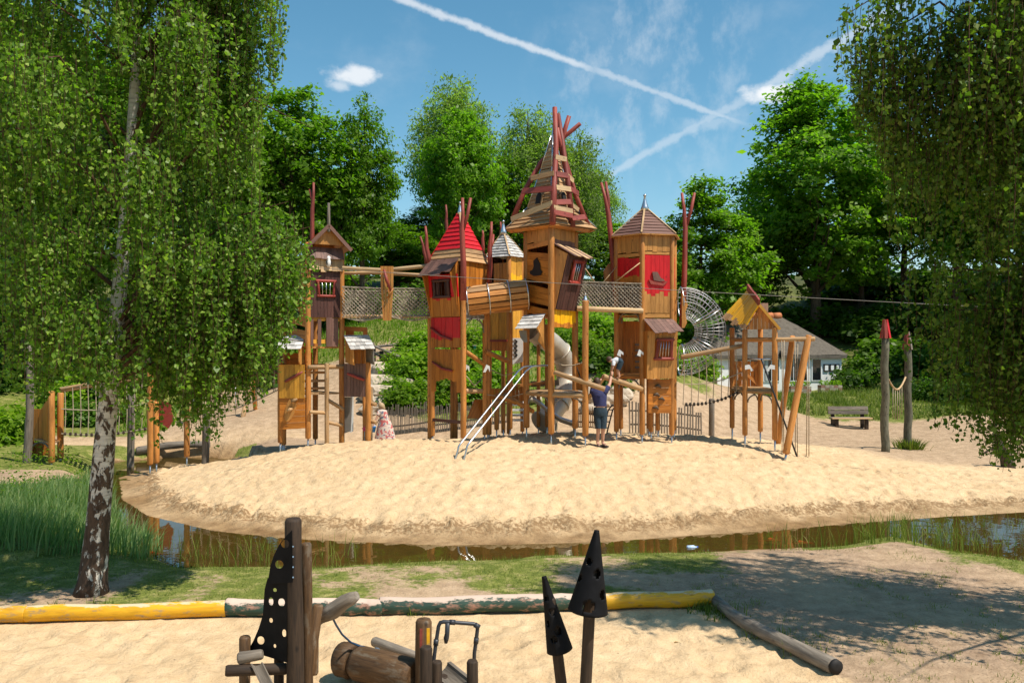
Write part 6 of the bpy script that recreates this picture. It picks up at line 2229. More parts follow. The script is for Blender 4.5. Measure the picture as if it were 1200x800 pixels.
def bridges():
    # net bridge between the gabled and the red roofed tower
    t = thing('net_bridge', 'rope net bridge with pale log handrails between the gabled and red roofed towers', 'bridge', (XW(452, 22.9), 22.9, ZW(373, 22.9)))
    log('handrail', W(401, 314, 22.75), W(447, 316.5, 22.7), .055, PALE, t)
    log('handrail', W(459, 316, 22.7), W(506, 311, 22.8), .055, PALE, t)
    log('handrail', W(401, 320, 23.5), W(448, 319.5, 23.5), .05, ROUND, t)
    log('handrail', W(459, 320.5, 23.5), W(503, 323, 23.5), .05, ROUND, t)
    net_panel(W(401, 371, 22.75), W(447, 371, 22.7), W(447, 338, 22.7), W(401, 336, 22.75), 10, 8, .010).build('net', ROPEDARK, t)
    net_panel(W(459, 371, 22.7), W(507, 371, 22.8), W(507, 338, 22.8), W(459, 338, 22.7), 10, 8, .010).build('net', ROPEDARK, t)
    net_panel(W(401, 369, 23.5), W(505, 369, 23.5), W(505, 341, 23.5), W(401, 341, 23.5), 20, 7, .009).build('net', ROPEDARK, t)
    for k in range(24):
        u = (k + .5) / 24
        plank('tread', W(402 + u * 104, 371.5, 22.72), W(402 + u * 104, 369.5, 23.5), .085, .04, (0, 0, 1), ROUND, t)
    # plank pillar with a red Y-shaped branch
    o = (0, -1, 0)
    for i, (x0, x1, b0, b1) in enumerate([(446, 449.7, 449, 451.3), (449.9, 453.6, 451.4, 453.6), (453.8, 457.4, 453.8, 456), (457.6, 461, 456.2, 458.4)]):
        d = 22.5
        prism('pillar_board', [W(x0, 312, d), W(x1, 312, d), W(x1 - .3, 338, d), W(b1, 375.5, d), W(b0, 375.5, d), W(x0 + .5, 338, d)], .05, HONEY if i % 2 else TIMBER, t, (0, 0, 1))
    tube('branch', [W(450, 316, 22.42), W(453, 328, 22.4), W(458, 341, 22.42)], [.035, .045, .03], REDPOLE, t, 8)
    tube('branch', [W(461, 338, 22.43), W(457, 344, 22.4), W(454, 349, 22.43)], [.02, .03, .02], TIMBER, t, 8)
    # net walkway between the spire and hexagonal tower
    t = thing('net_bridge', 'rope net walkway with log edge between the spire and hexagonal towers', 'bridge', (XW(715, 22.4), 22.4, ZW(366, 22.4)))
    log('edge_log', W(676, 361.5, 22.35), W(754, 364.5, 22.1), .07, PALE, t)
    log('edge_log', W(676, 362, 23.2), W(754, 365, 23.1), .06, ROUND, t)
    net_panel(W(676, 358, 22.35), W(752, 361, 22.12), W(752, 332.5, 22.12), W(678, 330, 22.35), 17, 7, .010).build('net', ROPEDARK, t)
    net_panel(W(676, 358, 23.2), W(752, 361, 23.1), W(752, 334, 23.1), W(678, 332, 23.2), 17, 7, .009).build('net', ROPEDARK, t)
    for k in range(18):
        u = (k + .5) / 18
        plank('tread', W(678 + u * 75, 361 + 3 * u, 22.38 - .25 * u), W(678 + u * 75, 361.2 + 3 * u, 23.15), .085, .035, (0, 0, 1), ROUND, t)
    for a, b in [((750, 308, 22.1), (719, 332, 22.3)), ((722, 313, 22.7), (705, 333, 22.4)), ((684, 312, 22.3), (697, 330, 22.35))]:
        tube('stay_rope', [W(*a), W(*b)], .014, PALE, t, 5)
    # rope bridge from hexagonal tower to the yellow hut
    t = thing('rope_bridge', 'hanging rope bridge with sloping log handrail up to the yellow roofed hut', 'bridge', (XW(835, 22.6), 22.6, ZW(470, 22.6)))
    log('handrail', W(798, 418.5, 22.5), W(873, 404.5, 22.4), .062, ROUND, t)
    log('handrail', W(799, 418, 23.4), W(860, 407, 23.4), .055, ROUND, t)
    J = Join()
    for i in range(9):
        u = i / 8
        px = 801 + u * 70
        ft = 474 - 17 * u + 5 * math.sin(math.pi * u)
        for d, s in ((22.5, 0), (23.3, 1)):
            J.tube([W(px, 418 - 14 * u, d), W(px + 1, 440, d), W(px - .5 + (i % 2), ft, d)], .012, 5)
    for d in (22.5, 23.3):
        for off in (-24, 0):
            J.tube([W(801 + 70 * k / 10, 474 - 17 * k / 10 + 5 * math.sin(math.pi * k / 10) + off * (1 - .1 * k / 10), d) for k in range(11)], .014, 5)
    J.build('rope_net', ROPE, t)
    for k in range(15):
        u = (k + .5) / 15
        log('tread', W(802 + u * 69, 474.5 - 17 * u + 5 * math.sin(math.pi * u), 22.42), W(802 + u * 69, 473 - 16 * u + 5 * math.sin(math.pi * u), 23.35), .038, DARKWOOD, t, n=7)


def mesh_tunnel():
    c = W(799, 388, 23.3)
    t = thing('mesh_tunnel', 'curved steel wire mesh crawl tunnel arching out beside the hexagonal tower', 'tunnel', c - Vector((0, 0, 1.2)))
    R_, r = .78, .42

    def pt(th, ph):
        rr = R_ + r * math.cos(ph)
        return c + Vector((math.cos(th) * rr, math.sin(ph) * r, math.sin(th) * rr))
    J = Join()
    for k in range(16):
        ph = 2 * math.pi * k / 16
        J.tube([pt(math.radians(92 - 184 * i / 30), ph) for i in range(31)], .0065, 4)
    J.build('long_wires', WIRE, t)
    J = Join()
    for i in range(31):
        th = math.radians(92 - 184 * i / 30)
        J.tube([pt(th, 2 * math.pi * k / 22) for k in range(23)], .0065, 4)
    J.build('ring_wires', WIRE, t)
    for i in (0, 10, 20, 30):
        th = math.radians(92 - 184 * i / 30)
        tube('hoop', [pt(th, 2 * math.pi * k / 24) for k in range(25)], .019, STEEL, t, 6, caps=False)
    p = P2(833, 23.3)


def yellow_hut():
    A, B_, Cc, D = P2(873, 22.2), P2(908, 21.9), P2(891, 23.0), P2(858, 23.2)
    base = Vector((XW(883, 22.5), 22.5, gz(XW(883, 22.5), 22.5)))
    t = thing('play_hut', 'open play hut on posts with crooked bright yellow plank roof', 'play hut', base)
    for p, top in ((A, 386), (B_, 384), (Cc, 384), (D, 384)):
        post(t, p, ZW(top, p.y), .07, foot=.32)
    z = lambda py: ZW(py, 22.3)
    G, Gb = W(889.5, 359, 21.95), W(876, 341, 23.25)
    el, elb = W(872.5, 387, 22.05), W(847.5, 372, 23.35)
    er, erb = W(913.5, 386, 21.8), W(893, 374, 23.1)

    panel(t, el, elb, Gb, G, 9, YELLOW, t=.035, name='roof_board', out=(-1, -.2, 1), jb=.05, split=(.14, .08, ROOFWOOD))
    panel(t, er, erb, Gb, G, 9, YELLOW, t=.035, name='roof_board', out=(1, .2, 1), jb=.05, split=(.34, .07, ROOFWOOD))
    k = Vector((0, .12, 0))
    bl, br = W(875, 386, 22.1), W(911, 385.5, 21.9)
    # gable boards
    for i in range(8):
        u0, u1 = i / 8, (i + 1) / 8 - .01
        h = lambda u: 1 - abs(2 * u - .86) / (.86 if u < .43 else 1.14)
        a, b = bl.lerp(br, u0), bl.lerp(br, u1)
        zt = G.z - bl.z
        pts = [a, b, b + Vector((0, 0, max(.02, zt * h(u1)))), a + Vector((0, 0, max(.02, zt * h(u0))))]
        if u0 < .43 < u1:
            pts = [a, b, b + Vector((0, 0, zt * h(u1))), bl.lerp(br, .43) + Vector((0, 0, zt)), a + Vector((0, 0, max(.02, zt * h(u0))))]
        prism('gable_board', [p + k * .4 for p in pts], .03, TIMBER, t, (0, 0, 1))
    plank('barge_board', er + Vector((0, -.03, 0)), G + Vector((0, -.03, .04)), .07, .03, (0, -1, 0), YELWOOD, t)
    for a, b in ((.0, .45), (.4, 1.0)):
        plank('ridge_board', G.lerp(Gb, a) + Vector((0, 0, .08 + .03 * a)), G.lerp(Gb, b) + Vector((0, 0, .10)), .20 - .04 * a, .05, (1, 0, 0), REDPOLE, t)
    for a, b in ((A, B_), (B_, Cc), (Cc, D), (D, A)):
        log('rail', V2(a, z(398)), V2(b, z(398)), .06, TIMBER, t)
        log('beam', V2(a, z(458)), V2(b, z(458)), .055, ROUND, t)
        d = (b - a).normalized()
        bracket(t, V2(a, z(462)) + d * .07, d, .2, .03); bracket(t, V2(b, z(462)) - d * .07, -d, .2, .03)
    deck(t, [V2(A, z(456)), V2(B_, z(456)), V2(Cc, z(456)), V2(D, z(456))], 7, ROUND)
    face_panel(t, D, Cc, z(455), z(424), 6, TIMBER_P, 0, 0, FRONT, u0=.05, u1=.95)
    for a, b in ((D, Cc), (Cc, D)):
        plank('cross_brace', V2(a, z(455)) - Vector((0, .03, 0)), V2(b, z(424)) - Vector((0, .03, 0)), .07, .02, FRONT, TIMBER, t)
    tube('steel_bar', [W(875, 420.5, 22.2), W(906, 421, 21.9)], .022, STEEL, t, 7)
    f = hit(908, 519)
    tube('slide_pole', [W(892.5, 421, 22.0), W(893.5, 424, 21.95), Vector((f.x, 21.6, gz(f.x, 21.6) - .2))], .024, STEELDARK, t, 7)
    for px, d in ((876, 22.08), (905, 21.8)):
        s = 1 if px < 890 else -1
        prism('grip_plate', [W(px - s * 3, 428, d), W(px + s * 2, 427, d), W(px + s * 7, 434, d), W(px + s * 4, 435, d), W(px + s * 3, 432, d), W(px - s * 3, 433, d)], .02, WHITE, t)
    # swing beam with slanted legs and climbing ropes
    s = thing('rope_swing_frame', 'log frame with slanting legs and hanging climbing ropes beside the yellow hut', 'climbing frame', (XW(930, 21.9), 21.9, gz(XW(930, 21.9), 21.9)))
    log('top_beam', W(907, 398, 21.9), W(955, 397, 21.7), .06, ROUND, s)
    log('leg', Vector((XW(921, 21.2), 21.2, gz(XW(921, 21.2), 21.2) + .15)), W(948, 393, 21.75), .085, TIMBER, s)
    log('leg', Vector((XW(911, 23.3), 23.3, gz(XW(911, 23.3), 23.3) - .1)), W(929, 394, 21.95), .075, TIMBER, s)
    g = Vector((XW(921, 21.2), 21.2, gz(XW(921, 21.2), 21.2)))
    tube('steel_foot', [g + Vector((-.05, 0, -.15)), g + Vector((.02, 0, .2))], .03, STEEL, s, 6)
    for px, e in ((916, 1), (919, -1), (931.5, 1), (935, -1), (944, 2), (948, 0)):
        g = gz(XW(px, 21.75), 21.75)
        tube('rope', [W(px, 399, 21.75), W(px + e, 450, 21.75), Vector((XW(px + e * .5, 21.75), 21.75, g + .02))], .012, ROPE, s, 5)


tower_gabled()
tower_red()
tower_spire()
tower_hex()
tower_white()
low_walkway()
handrails()
tube_slide()
slat_tunnel()
bridges()
mesh_tunnel()
yellow_hut()
# ------------------------------------------------------------------ cottage and far houses
THATCH = wood('grey thatch', (0.060, 0.050, 0.040), (0.185, 0.158, 0.128), 0.95, grain=3.0, var=0.12)
LIME = plain('limewashed wall', (0.74, 0.74, 0.72), 0.8, noise=3, var=0.07, bumpy=0.25)
GLASS = plain('dark window glass', (0.012, 0.014, 0.016), 0.06, 0.0, spec=0.8)
FRAMEW = plain('white window frame', (0.72, 0.72, 0.70), 0.45)
CURTAIN = plain('pale curtain', (0.42, 0.44, 0.42), 0.9, noise=6, var=0.2)
TILE = plain('orange ridge tile', (0.42, 0.145, 0.055), 0.75, noise=5, var=0.3)
BRICK = plain('brick wall', (0.32, 0.17, 0.115), 0.85, noise=6, var=0.25)
SLATE = plain('dark slate', (0.045, 0.048, 0.055), 0.6, noise=5, var=0.3)
PLASTER = plain('pale house wall', (0.60, 0.55, 0.44), 0.85, noise=2, var=0.08)


def box(name, x0, x1, y0, y1, z0, z1, mat, parent=None, zdir=(0, 0, 1)):
    v = [(x0, y0, z0), (x1, y0, z0), (x1, y1, z0), (x0, y1, z0), (x0, y0, z1), (x1, y0, z1), (x1, y1, z1), (x0, y1, z1)]
    return piece(name, v, HEXF, mat, parent, zdir)


def cottage():
    d = 44.0
    x0, x1 = XW(818, d), XW(987, d)
    zb, zt = .85, ZW(410, d)
    y1 = d + 5.5
    t = thing('cottage', 'low white cottage with grey thatched hip roof behind the yellow hut', 'cottage', ((x0 + x1) / 2, d + 2, zb))
    box('wall', x0, x1, d, y1, zb - .6, ZW(417, d) - .05, LIME, t)
    box('plinth', x0 - .03, x1 + .03, d - .03, y1 + .03, zb - .7, zb + .12, GREYPLATE, t)
    # thatch: hipped, thick, in several thick courses
    ov = .22
    ez = ZW(416, d)
    A = [Vector((x0 - ov, d - ov, ez)), Vector((x1 + ov, d - ov, ez)), Vector((x1 + ov, y1 + ov, ez)), Vector((x0 - ov, y1 + ov, ez))]
    rz = ZW(371, d + 2.7)
    r0, r1 = Vector((x0 + 1.9, d + 2.75, rz)), Vector((XW(925, d + 2.75), d + 2.75, rz))
    J = Join()
    n = 8
    rr = random.Random(4)
    for (e0, e1, t1, t0) in ((A[0], A[1], r1, r0), (A[1], A[2], r1, r1), (A[2], A[3], r0, r1), (A[3], A[0], r0, r0)):
        nr = (e1 - e0).cross(t0 - e0).normalized()
        if nr.z < 0:
            nr = -nr
        g = []
        cols = 26
        for i in range(n + 1):
            v = i / n
            row = []
            for k in range(cols + 1):
                u = k / cols
                p = e0.lerp(e1, u).lerp(t0.lerp(t1, u), v)
                p = p + Vector((0, 0, .16 * math.sin(v * math.pi) * .4)) + nr * rr.uniform(-.02, .03)
                row.append(p)
            g.append(row)
        vs = [p for row in g for p in row]
        fs = [(i * (cols + 1) + k, i * (cols + 1) + k + 1, (i + 1) * (cols + 1) + k + 1, (i + 1) * (cols + 1) + k) for i in range(n) for k in range(cols)]
        J.add(vs, fs)
        # thick eave edge
        J.add([e0, e1, e1 - Vector((0, 0, .18)) + (e0 - e1).normalized() * .1, e0 - Vector((0, 0, .18)) + (e1 - e0).normalized() * .1], [(0, 1, 2, 3)])
    ins = .12
    J.add([A[0] + Vector((ins, ins, -.18)), A[1] + Vector((-ins, ins, -.18)), A[2] + Vector((-ins, -ins, -.18)), A[3] + Vector((ins, -ins, -.18))], [(0, 1, 2, 3)])
    t.rotation_euler = (0, 0, .30)
    rf = J.build('thatched_roof', THATCH, t, zdir=(0, -.7, .7))
    for i in range(7):
        a = r0.lerp(r1, i / 7); b = r0.lerp(r1, (i + 1) / 7 - .01)
        tube('ridge_tile', [a + Vector((0, 0, .02)), b + Vector((0, 0, .05))], .2, TILE, rf, 8)
    # chimney
    cx = XW(898, d + 3)
    box('chimney', cx - .28, cx + .28, d + 2.6, d + 3.1, rz - .2, rz + .75, BRICK, rf)
    # windows with panes
    def window(px0, px1, py0, py1, npane, curtain=False, door=False):
        a, b = XW(px0, d), XW(px1, d); z1, z0 = ZW(py0, d), ZW(py1, d)
        w = box('door' if door else 'window', a, b, d - .05, d + .02, z0, z1, FRAMEW, t)
        wd = (b - a - .07) / npane
        for k in range(npane):
            p0 = a + .035 + k * wd + .025
            box('pane', p0, p0 + wd - .05, d - .062, d - .04, z0 + .06, z1 - .06, GLASS, w)
            if curtain and k % 2 == 0:
                box('curtain', p0 + .03, p0 + wd * .45, d - .075, d - .066, z0 + .07, z1 - .07, CURTAIN, w)
    window(909, 938, 419, 447, 3, True)
    window(944, 958, 420, 447, 1)
    window(878, 900, 420, 447, 2, True)
    window(842, 856, 416, 424, 1)
    window(860, 874, 416, 458, 1, False, True)
    # notice boards
    for i, (a, b) in enumerate(((961, 968), (969.5, 976), (977.5, 983))):
        f = box('notice_board', XW(a, d), XW(b, d), d - .06, d - .005, ZW(436, d), ZW(427, d), DARKWOOD, t)
        box('paper', XW(a + 1.2, d), XW(b - 1.2, d), d - .07, d - .062, ZW(434.6, d), ZW(428.4, d), WHITE, f)
    # wall lamp
    lm = tube('lantern', [W(900.5, 411.5, d - .25), W(900.5, 418, d - .25)], [.07, .1], BLACK, t, 6)
    tube('lantern_arm', [W(900.5, 411.5, d - .25), W(900.5, 411, d - .01)], .02, BLACK, lm, 5)
    for px0, px1, lab in ((925, 949, 'brick planter trough below the cottage windows'), (960, 985, 'brick planter trough below the notice boards at cottage corner')):
        yy = d - 1.1
        a, b = XW(px0, yy), XW(px1, yy)
        zz = gz((a + b) / 2, yy)
        pt = thing('planter', lab, 'planter', ((a + b) / 2, yy, zz), 'planters in front of the cottage')
        rows = 4
        for r in range(rows):
            k = 5
            for c in range(k):
                u0 = a + (b - a) * c / k
                box('brick', u0 + .005, u0 + (b - a) / k - .005, yy - .25, yy + .25, zz - .1 + r * .13, zz + .02 + r * .13, STONE if (r + c) % 3 else BRICK, pt, (1, 0, 0))
        rng = np.random.default_rng(int(px0))
        N = 260
        c = np.stack([rng.uniform(a, b, N), yy + rng.uniform(-.22, .22, N), zz + .42 + rng.uniform(0, .22, N)], 1)
        me = leaf_mesh('plants', c - np.array([(a + b) / 2, yy, zz]), unit(rng.normal(size=c.shape) * .6 + np.array([0, 0, 1])), rng.normal(size=c.shape), .12, .06, rng.random(N), LEAF_SHRUB)
        o = bpy.data.objects.new('plants', me); COL.objects.link(o); o.parent = pt


def far_houses():
    d = 56
    # dark gabled shed with red awning, pale gabled house: both glimpsed over the net bridge
    x0, x1 = XW(392, d), XW(421, d)
    zb = gz(x0, d)
    t = thing('shed', 'dark slate gabled shed with red awning glimpsed over the net bridge', 'shed', ((x0 + x1) / 2, d, zb))
    zt = ZW(337, d); ze = ZW(331, d); zr = ZW(318, d)
    prism('wall', [Vector((x0, d, zb - .5)), Vector((x1, d, zb - .5)), Vector((x1, d, ze)), Vector((x0 + .4, d, zr)), Vector((x0, d, zr - .1))], .2, SLATE, t)
    roof_face(t, (x1 + .2, d - .3, ze - .12), (x1 + .2, d + 4, ze - .12), (x0 + .3, d + 4, zr + .05), (x0 + .3, d - .3, zr + .05), 5, 1, BROWN2, t=.06, out=(1, 0, 1))
    box('side_wall', x0, x1 - .1, d + .15, d + 4, zb - .5, ze - .2, SLATE, t)
    roof_face(t, (XW(409, d), d - 1.4, ZW(338, d)), (XW(429, d), d - 1.4, ZW(338, d)), (XW(428, d), d - .05, ZW(331, d)), (XW(410, d), d - .05, ZW(331, d)), 1, 5, RED, t=.04, name='awning_strip')
    for px in (411, 427):
        tube('awning_post', [(XW(px, d), d - 1.3, zb - .3), (XW(px, d), d - 1.3, ZW(337.5, d))], .05, DARKWOOD, t, 6)
    d = 60
    x0, x1 = XW(462, d), XW(512, d)
    zb = gz(x0, d)
    t = thing('house', 'pale gabled house with brick base glimpsed beyond the net bridge', 'house', ((x0 + x1) / 2, d, zb))
    box('wall', x0, x1, d, d + 6, zb - .6, ZW(329, d), BRICK, t)
    zg = ZW(329, d)
    prism('gable', [Vector((x0, d, zg)), Vector((x1, d, zg)), Vector((x1, d, ZW(309, d))), Vector((XW(506, d), d, ZW(302, d))), Vector((x0, d, ZW(318, d)))], .2, PLASTER, t)
    roof_face(t, (XW(458, d), d - .6, ZW(320, d)), (XW(458, d), d + 6, ZW(320, d)), (XW(507, d), d + 6, ZW(301, d)), (XW(507, d), d - .6, ZW(301, d)), 6, 1, GREYPLATE, t=.1, out=(-.5, 0, 1))
    f = box('window', XW(470, d), XW(479, d), d - .06, d + .02, ZW(338, d), ZW(331, d), FRAMEW, t)
    box('pane', XW(471, d), XW(478, d), d - .08, d - .062, ZW(337.4, d), ZW(331.6, d), GLASS, f)
    tube('flue', [(XW(474, d), d + 2, ZW(318, d) - .3), (XW(474, d), d + 2, ZW(306, d))], .14, STEEL, t, 8)


# ------------------------------------------------------------------ bench, poles, cable, fences, rocks
def bench():
    d = 33.0
    g = gz(XW(997, d), d)
    t = thing('park_bench', 'weathered grey plank bench at the foot of the meadow bank', 'bench', (XW(997, d), d, g))
    x0, x1 = XW(973, d), XW(1020, d)
    for i, zz in enumerate((.62, .78)):
        plank('back_slat', (x0, d + .22 + .03 * i, g + zz), (x1, d + .22 + .03 * i, g + zz), .14, .05, (0, -1, .15), GREYWOOD, t)
    for i in range(3):
        plank('seat_slat', (x0, d - .18 + .14 * i, g + .42), (x1, d - .18 + .14 * i, g + .42), .12, .05, (0, 0, 1), PALE if i == 0 else GREYWOOD, t)
    for x in (x0 + .2, x1 - .2):
        plank('leg', (x, d - .12, g - .1), (x, d - .12, g + .40), .12, .12, (0, -1, 0), DARKWOOD, t)
        plank('leg', (x, d + .28, g - .1), (x, d + .30, g + .85), .12, .1, (0, -1, 0), DARKWOOD, t)


def totem_poles():
    mats = (GREYWOOD, GREYWOOD)
    tops = []
    for i, (px, ytop, d, lab, r) in enumerate(((1037, 377, 26.0, 'crooked grey pole with red slatted cap beside the meadow bank', .125), (1064, 391, 27.2, 'crooked grey pole with faded red and white cap and grass at its foot', .125))):
        x = XW(px, d); g = gz(x, d)
        t = thing('totem_pole', lab, 'pole', (x, d, g), 'twin crooked poles by the sand')
        zt = ZW(ytop, d)
        k = 8
        pts = [Vector((x + .025 * math.sin(j * 1.9 + i * 2), d, g - .3 + (zt - .35 - g + .3) * j / k)) for j in range(k + 1)]
        tube('shaft', pts, [r * (1.05 - .025 * j) for j in range(k + 1)], GREENPOLE, t, 12, jit=.05)
        top = pts[-1]
        for a in range(7):
            th = a / 7 * 6.283
            o = Vector((math.cos(th), math.sin(th), 0))
            plank('cap_slat', top + o * .15 - Vector((0, 0, .15)), top + o * .05 + Vector((0, 0, .42)), .09, .025, o, (RED if a % 3 == 0 else REDPOLE) if i == 0 else (REDPOLE if a % 3 else GREYWOOD), t)
        tops.append((x, d, g))
    a = W(1041, 444, 26.0); b = W(1062, 440, 27.2)
    t = thing('rope_net', 'sagging rope with hanging cords strung between the twin crooked poles', 'rope', (a + b) / 2 - Vector((0, 0, .3)))
    pts = [a.lerp(b, k / 8) - Vector((0, 0, .38 * math.sin(math.pi * k / 8))) for k in range(9)]
    tube('rope', pts, .03, PALE, t, 6)
    for k in (2, 3, 4, 5, 6):
        tube('cord', [pts[k], pts[k] - Vector((0, 0, .95))], .012, ROPE, t, 5)
    f = hit(1062, 520)
    s = thing('stay_rope', 'pale rope slanting from the grass tuft at the crooked pole foot', 'rope', f)
    tube('rope', [W(1066, 508, 27.1), (f.x, f.y, f.z)], .02, PALE, s, 5)
    tb = tops[1]
    rng = np.random.default_rng(9)
    N = 500
    p = rng.normal(size=(N, 2)) * .17
    o = blades('grass_tuft', np.stack([tb[0] + p[:, 0], tb[1] - .1 + p[:, 1], np.full(N, tb[2])], 1), rng.uniform(.15, .42, N), rng.uniform(.015, .03, N), p * .7, rng.random(N), BLADE_M, 2)
    tag(o, 'tuft of long grass at the foot of the faded crooked pole', 'grass', kind='stuff')


GREENPOLE = wood('algae grey bark', (0.045, 0.048, 0.028), (0.200, 0.180, 0.125), 0.85, grain=2.0, wear=(.045, .035, .025), wear_amt=.35)


def cable():
    a, b = Vector((-13.5, 19.4, ZW(287 - 28, 19.4))), Vector((13.0, 20.4, 0))
    a = W(-60, 284, 19.6); b = W(1440, 374, 20.2)
    t = thing('steel_cable', 'thin steel cable stretched across in front of the play towers', 'cable', (0, 19.9, .6))
    pts = []
    for k in range(25):
        u = k / 24
        p = a.lerp(b, u)
        pts.append(p - Vector((0, 0, .10 * math.sin(math.pi * u))))
    tube('wire', pts, .0075, GREYPLATE, t, 6)
    for p, nm in ((a, 0), (b, 1)):
        g = gz(p.x, p.y)
        log('mast', (p.x, p.y, g - .4), (p.x, p.y, p.z + .3), .13, GREYWOOD, t)


def slope_bits():
    # rail fence on the slope
    t = thing('rail_fence', 'rough wooden rail fence on the sandy slope behind the net bridge', 'fence', hit(452, 420))
    P = [(438, 404, 421), (465, 402, 418), (447, 411, 424), (471, 415, 436)]
    feet = []
    for px, y0, y1 in P:
        g = hit(px, y1)
        feet.append(g)
        log('post', (g.x, g.y, g.z - .2), (g.x, g.y, ZW(y0, g.y)), .085, DARKWOOD, t)
    for i, j, hs in ((0, 1, (.25, .5)), (0, 3, (.25, .55)), (2, 3, (.3,))):
        for h in hs:
            log('rail', feet[i] + Vector((0, -.05, h)), feet[j] + Vector((0, -.05, h)), .05, GREYWOOD, t)
    g0, g1 = hit(404, 412), hit(438, 411)
    log('rail', g0 + Vector((0, 0, .3)), g1 + Vector((0, 0, .3)), .06, GREYWOOD, t)
    # picket fence of split stakes
    def pickets(pa, pb, d0, d1, n, h, lab, mat=GREYWOOD, grp=None):
        a, b = P2(pa, d0), P2(pb, d1)
        m = a.lerp(b, .5)
        t = thing('picket_fence', lab, 'fence', (m.x, m.y, gz(m.x, m.y)))
        rr = random.Random(int(pa))
        for k in range(n):
            p = a.lerp(b, k / (n - 1))
            g = gz(p.x, p.y)
            hh = h * rr.uniform(.85, 1.12)
            plank('picket', (p.x, p.y, g - .1), (p.x + rr.uniform(-.02, .02), p.y, g + hh), (b - a).length / n * .5, .03, (0, -1, 0), mat, t)
        for f in (.3, .75):
            pts = [Vector((p.x, p.y + .03, gz(p.x, p.y) + h * f)) for p in (a, a.lerp(b, .33), a.lerp(b, .66), b)]
            for q, w in zip(pts[:-1], pts[1:]):
                plank('rail', q, w, .05, .03, (0, -1, 0), mat, t)
    pickets(454, 508, 28.6, 28.9, 34, .92, 'low grey picket fence below the bright slope shrubs')
    pickets(510, 600, 28.6, 28.8, 44, .85, 'low grey picket fence behind the legs of the red roofed tower')
    pickets(738, 822, 26.6, 27.0, 26, .95, 'weathered board fence behind the hexagonal tower legs')
    pickets(676, 702, 27.5, 27.5, 14, .6, 'short row of brown log palisade behind the man', LOGWOOD)
    # steps
    st = thing('stone_steps', 'grey stone steps climbing the slope between the green shrubs', 'steps', hit(697, 412))
    for k in range(4):
        d = 36 + .35 * k
        g = ZW(402 - 3.2 * k, d)
        box('step', XW(684, d), XW(702, d), d, d + .5, g - .4, g, GREYPLATE, st, (1, 0, 0))
    # boulders
    def boulder(px, py, w, h, lab, grp):
        g = hit(px, py)
        rr = np.random.default_rng(int(px * 7 + py))
        bm = bmesh.new()
        bmesh.ops.create_icosphere(bm, subdivisions=3, radius=1)
        ph = rr.uniform(0, 6, 6)
        for v in bm.verts:
            c = v.co
            k = 1 + .16 * math.sin(3 * c.x + ph[0]) * math.cos(2.6 * c.y + ph[1]) + .10 * math.sin(5 * c.z + 4 * c.x + ph[2]) + rr.uniform(-.03, .03)
            v.co = Vector((round(c.x * k * 3.4) / 3.4 * .5 + c.x * k * .5, c.y * k, max(-.6, min(.72, c.z * k))))
            v.co = Vector((v.co.x * w, v.co.y * w * .8, v.co.z * h))
        me = bpy.data.meshes.new('boulder'); bm.to_mesh(me); bm.free()
        me.materials.append(STONE)
        o = bpy.data.objects.new('boulder', me); COL.objects.link(o)
        o.location = (g.x, g.y, g.z + h * .25)
        o.rotation_euler = (0, 0, rr.uniform(0, 6))
        if py < 445 and px < 500:
            lab += ', up by the rail fence'
        elif px < 500:
            lab += ', above the woman' if py > 470 else ', halfway down'
        tag(o, lab, 'boulder', grp)
    g1 = 'sandstone boulders on the slope'
    l1 = 'pale sandstone boulder on the slope behind the grey shingled wing'
    for px, py, w, h in [(436, 437, .55, .45), (447, 440, .6, .4), (456, 436, .5, .35), (441, 452, .65, .45), (452, 452, .5, .35), (463, 448, .5, .3), (437, 465, .6, .45), (450, 464, .7, .4), (461, 462, .5, .3), (444, 476, .55, .35), (436, 482, .45, .3), (474, 452, .45, .3), (468, 437, .4, .25)]:
        boulder(px, py, w, h, l1, g1)
    g2 = 'sandstone blocks behind the man'
    l2 = 'pale sandstone block on the bank behind the standing man'
    for px, py, w, h in [(690, 462, .5, .3), (701, 464, .5, .3), (714, 462, .55, .32), (726, 464, .5, .3), (695, 471, .45, .28), (708, 472, .5, .3), (722, 472, .45, .28), (624, 470, .4, .3), (612, 468, .4, .3), (690, 482, .35, .25)]:
        boulder(px, py, w, h, l2, g2)
    # small things behind the gabled tower
    f = hit(427, 505, dmin=24.2)
    t = thing('star_toy', 'pink star toy lying by the wing post of the gabled tower', 'toy', W(427, 505.5, 23.2))
    star = []
    c = W(427, 502.5, 23.2)
    for k in range(10):
        r = .085 if k % 2 == 0 else .04
        star.append(c + Vector((r * math.sin(k * .6283), 0, r * math.cos(k * .6283))))
    prism('star', star, .02, plain('pink plastic', (.75, .06, .18), .4), t)
    tube('stick', [c - Vector((0, -.02, .03)), Vector((c.x, c.y + .02, gz(c.x, c.y) - .05))], .008, WHITE, t, 5)
    # posts and a low log behind the hexagonal tower
    for px, d, top, r, lab in [(834, 25.5, 467, .085, 'short grey stake behind the hanging rope bridge')]:
        p = P2(px, d)
        o = log('stake', (p.x, p.y, gz(p.x, p.y) - .3), (p.x, p.y, ZW(top, d)), r, GREYWOOD)
        tag(o, lab, 'stake')
    # leaning stump under the overhanging birch
    p = hit(1180, 548)
    t = thing('tree_stump', 'dark leaning broken trunk under the overhanging birch', 'stump', p)
    tube('trunk', [p - Vector((-.1, 0, .3)), p + Vector((-.02, 0, .25)), p + Vector((-.18, 0, .6)), p + Vector((-.30, 0, .95))], [.2, .15, .13, .10], BARK, t, 10, jit=.08)
    tube('branch', [p + Vector((-.15, 0, .45)), p + Vector((-.45, 0, .5)), p + Vector((-.75, -.1, .35))], [.05, .035, .02], BARK, t, 6)
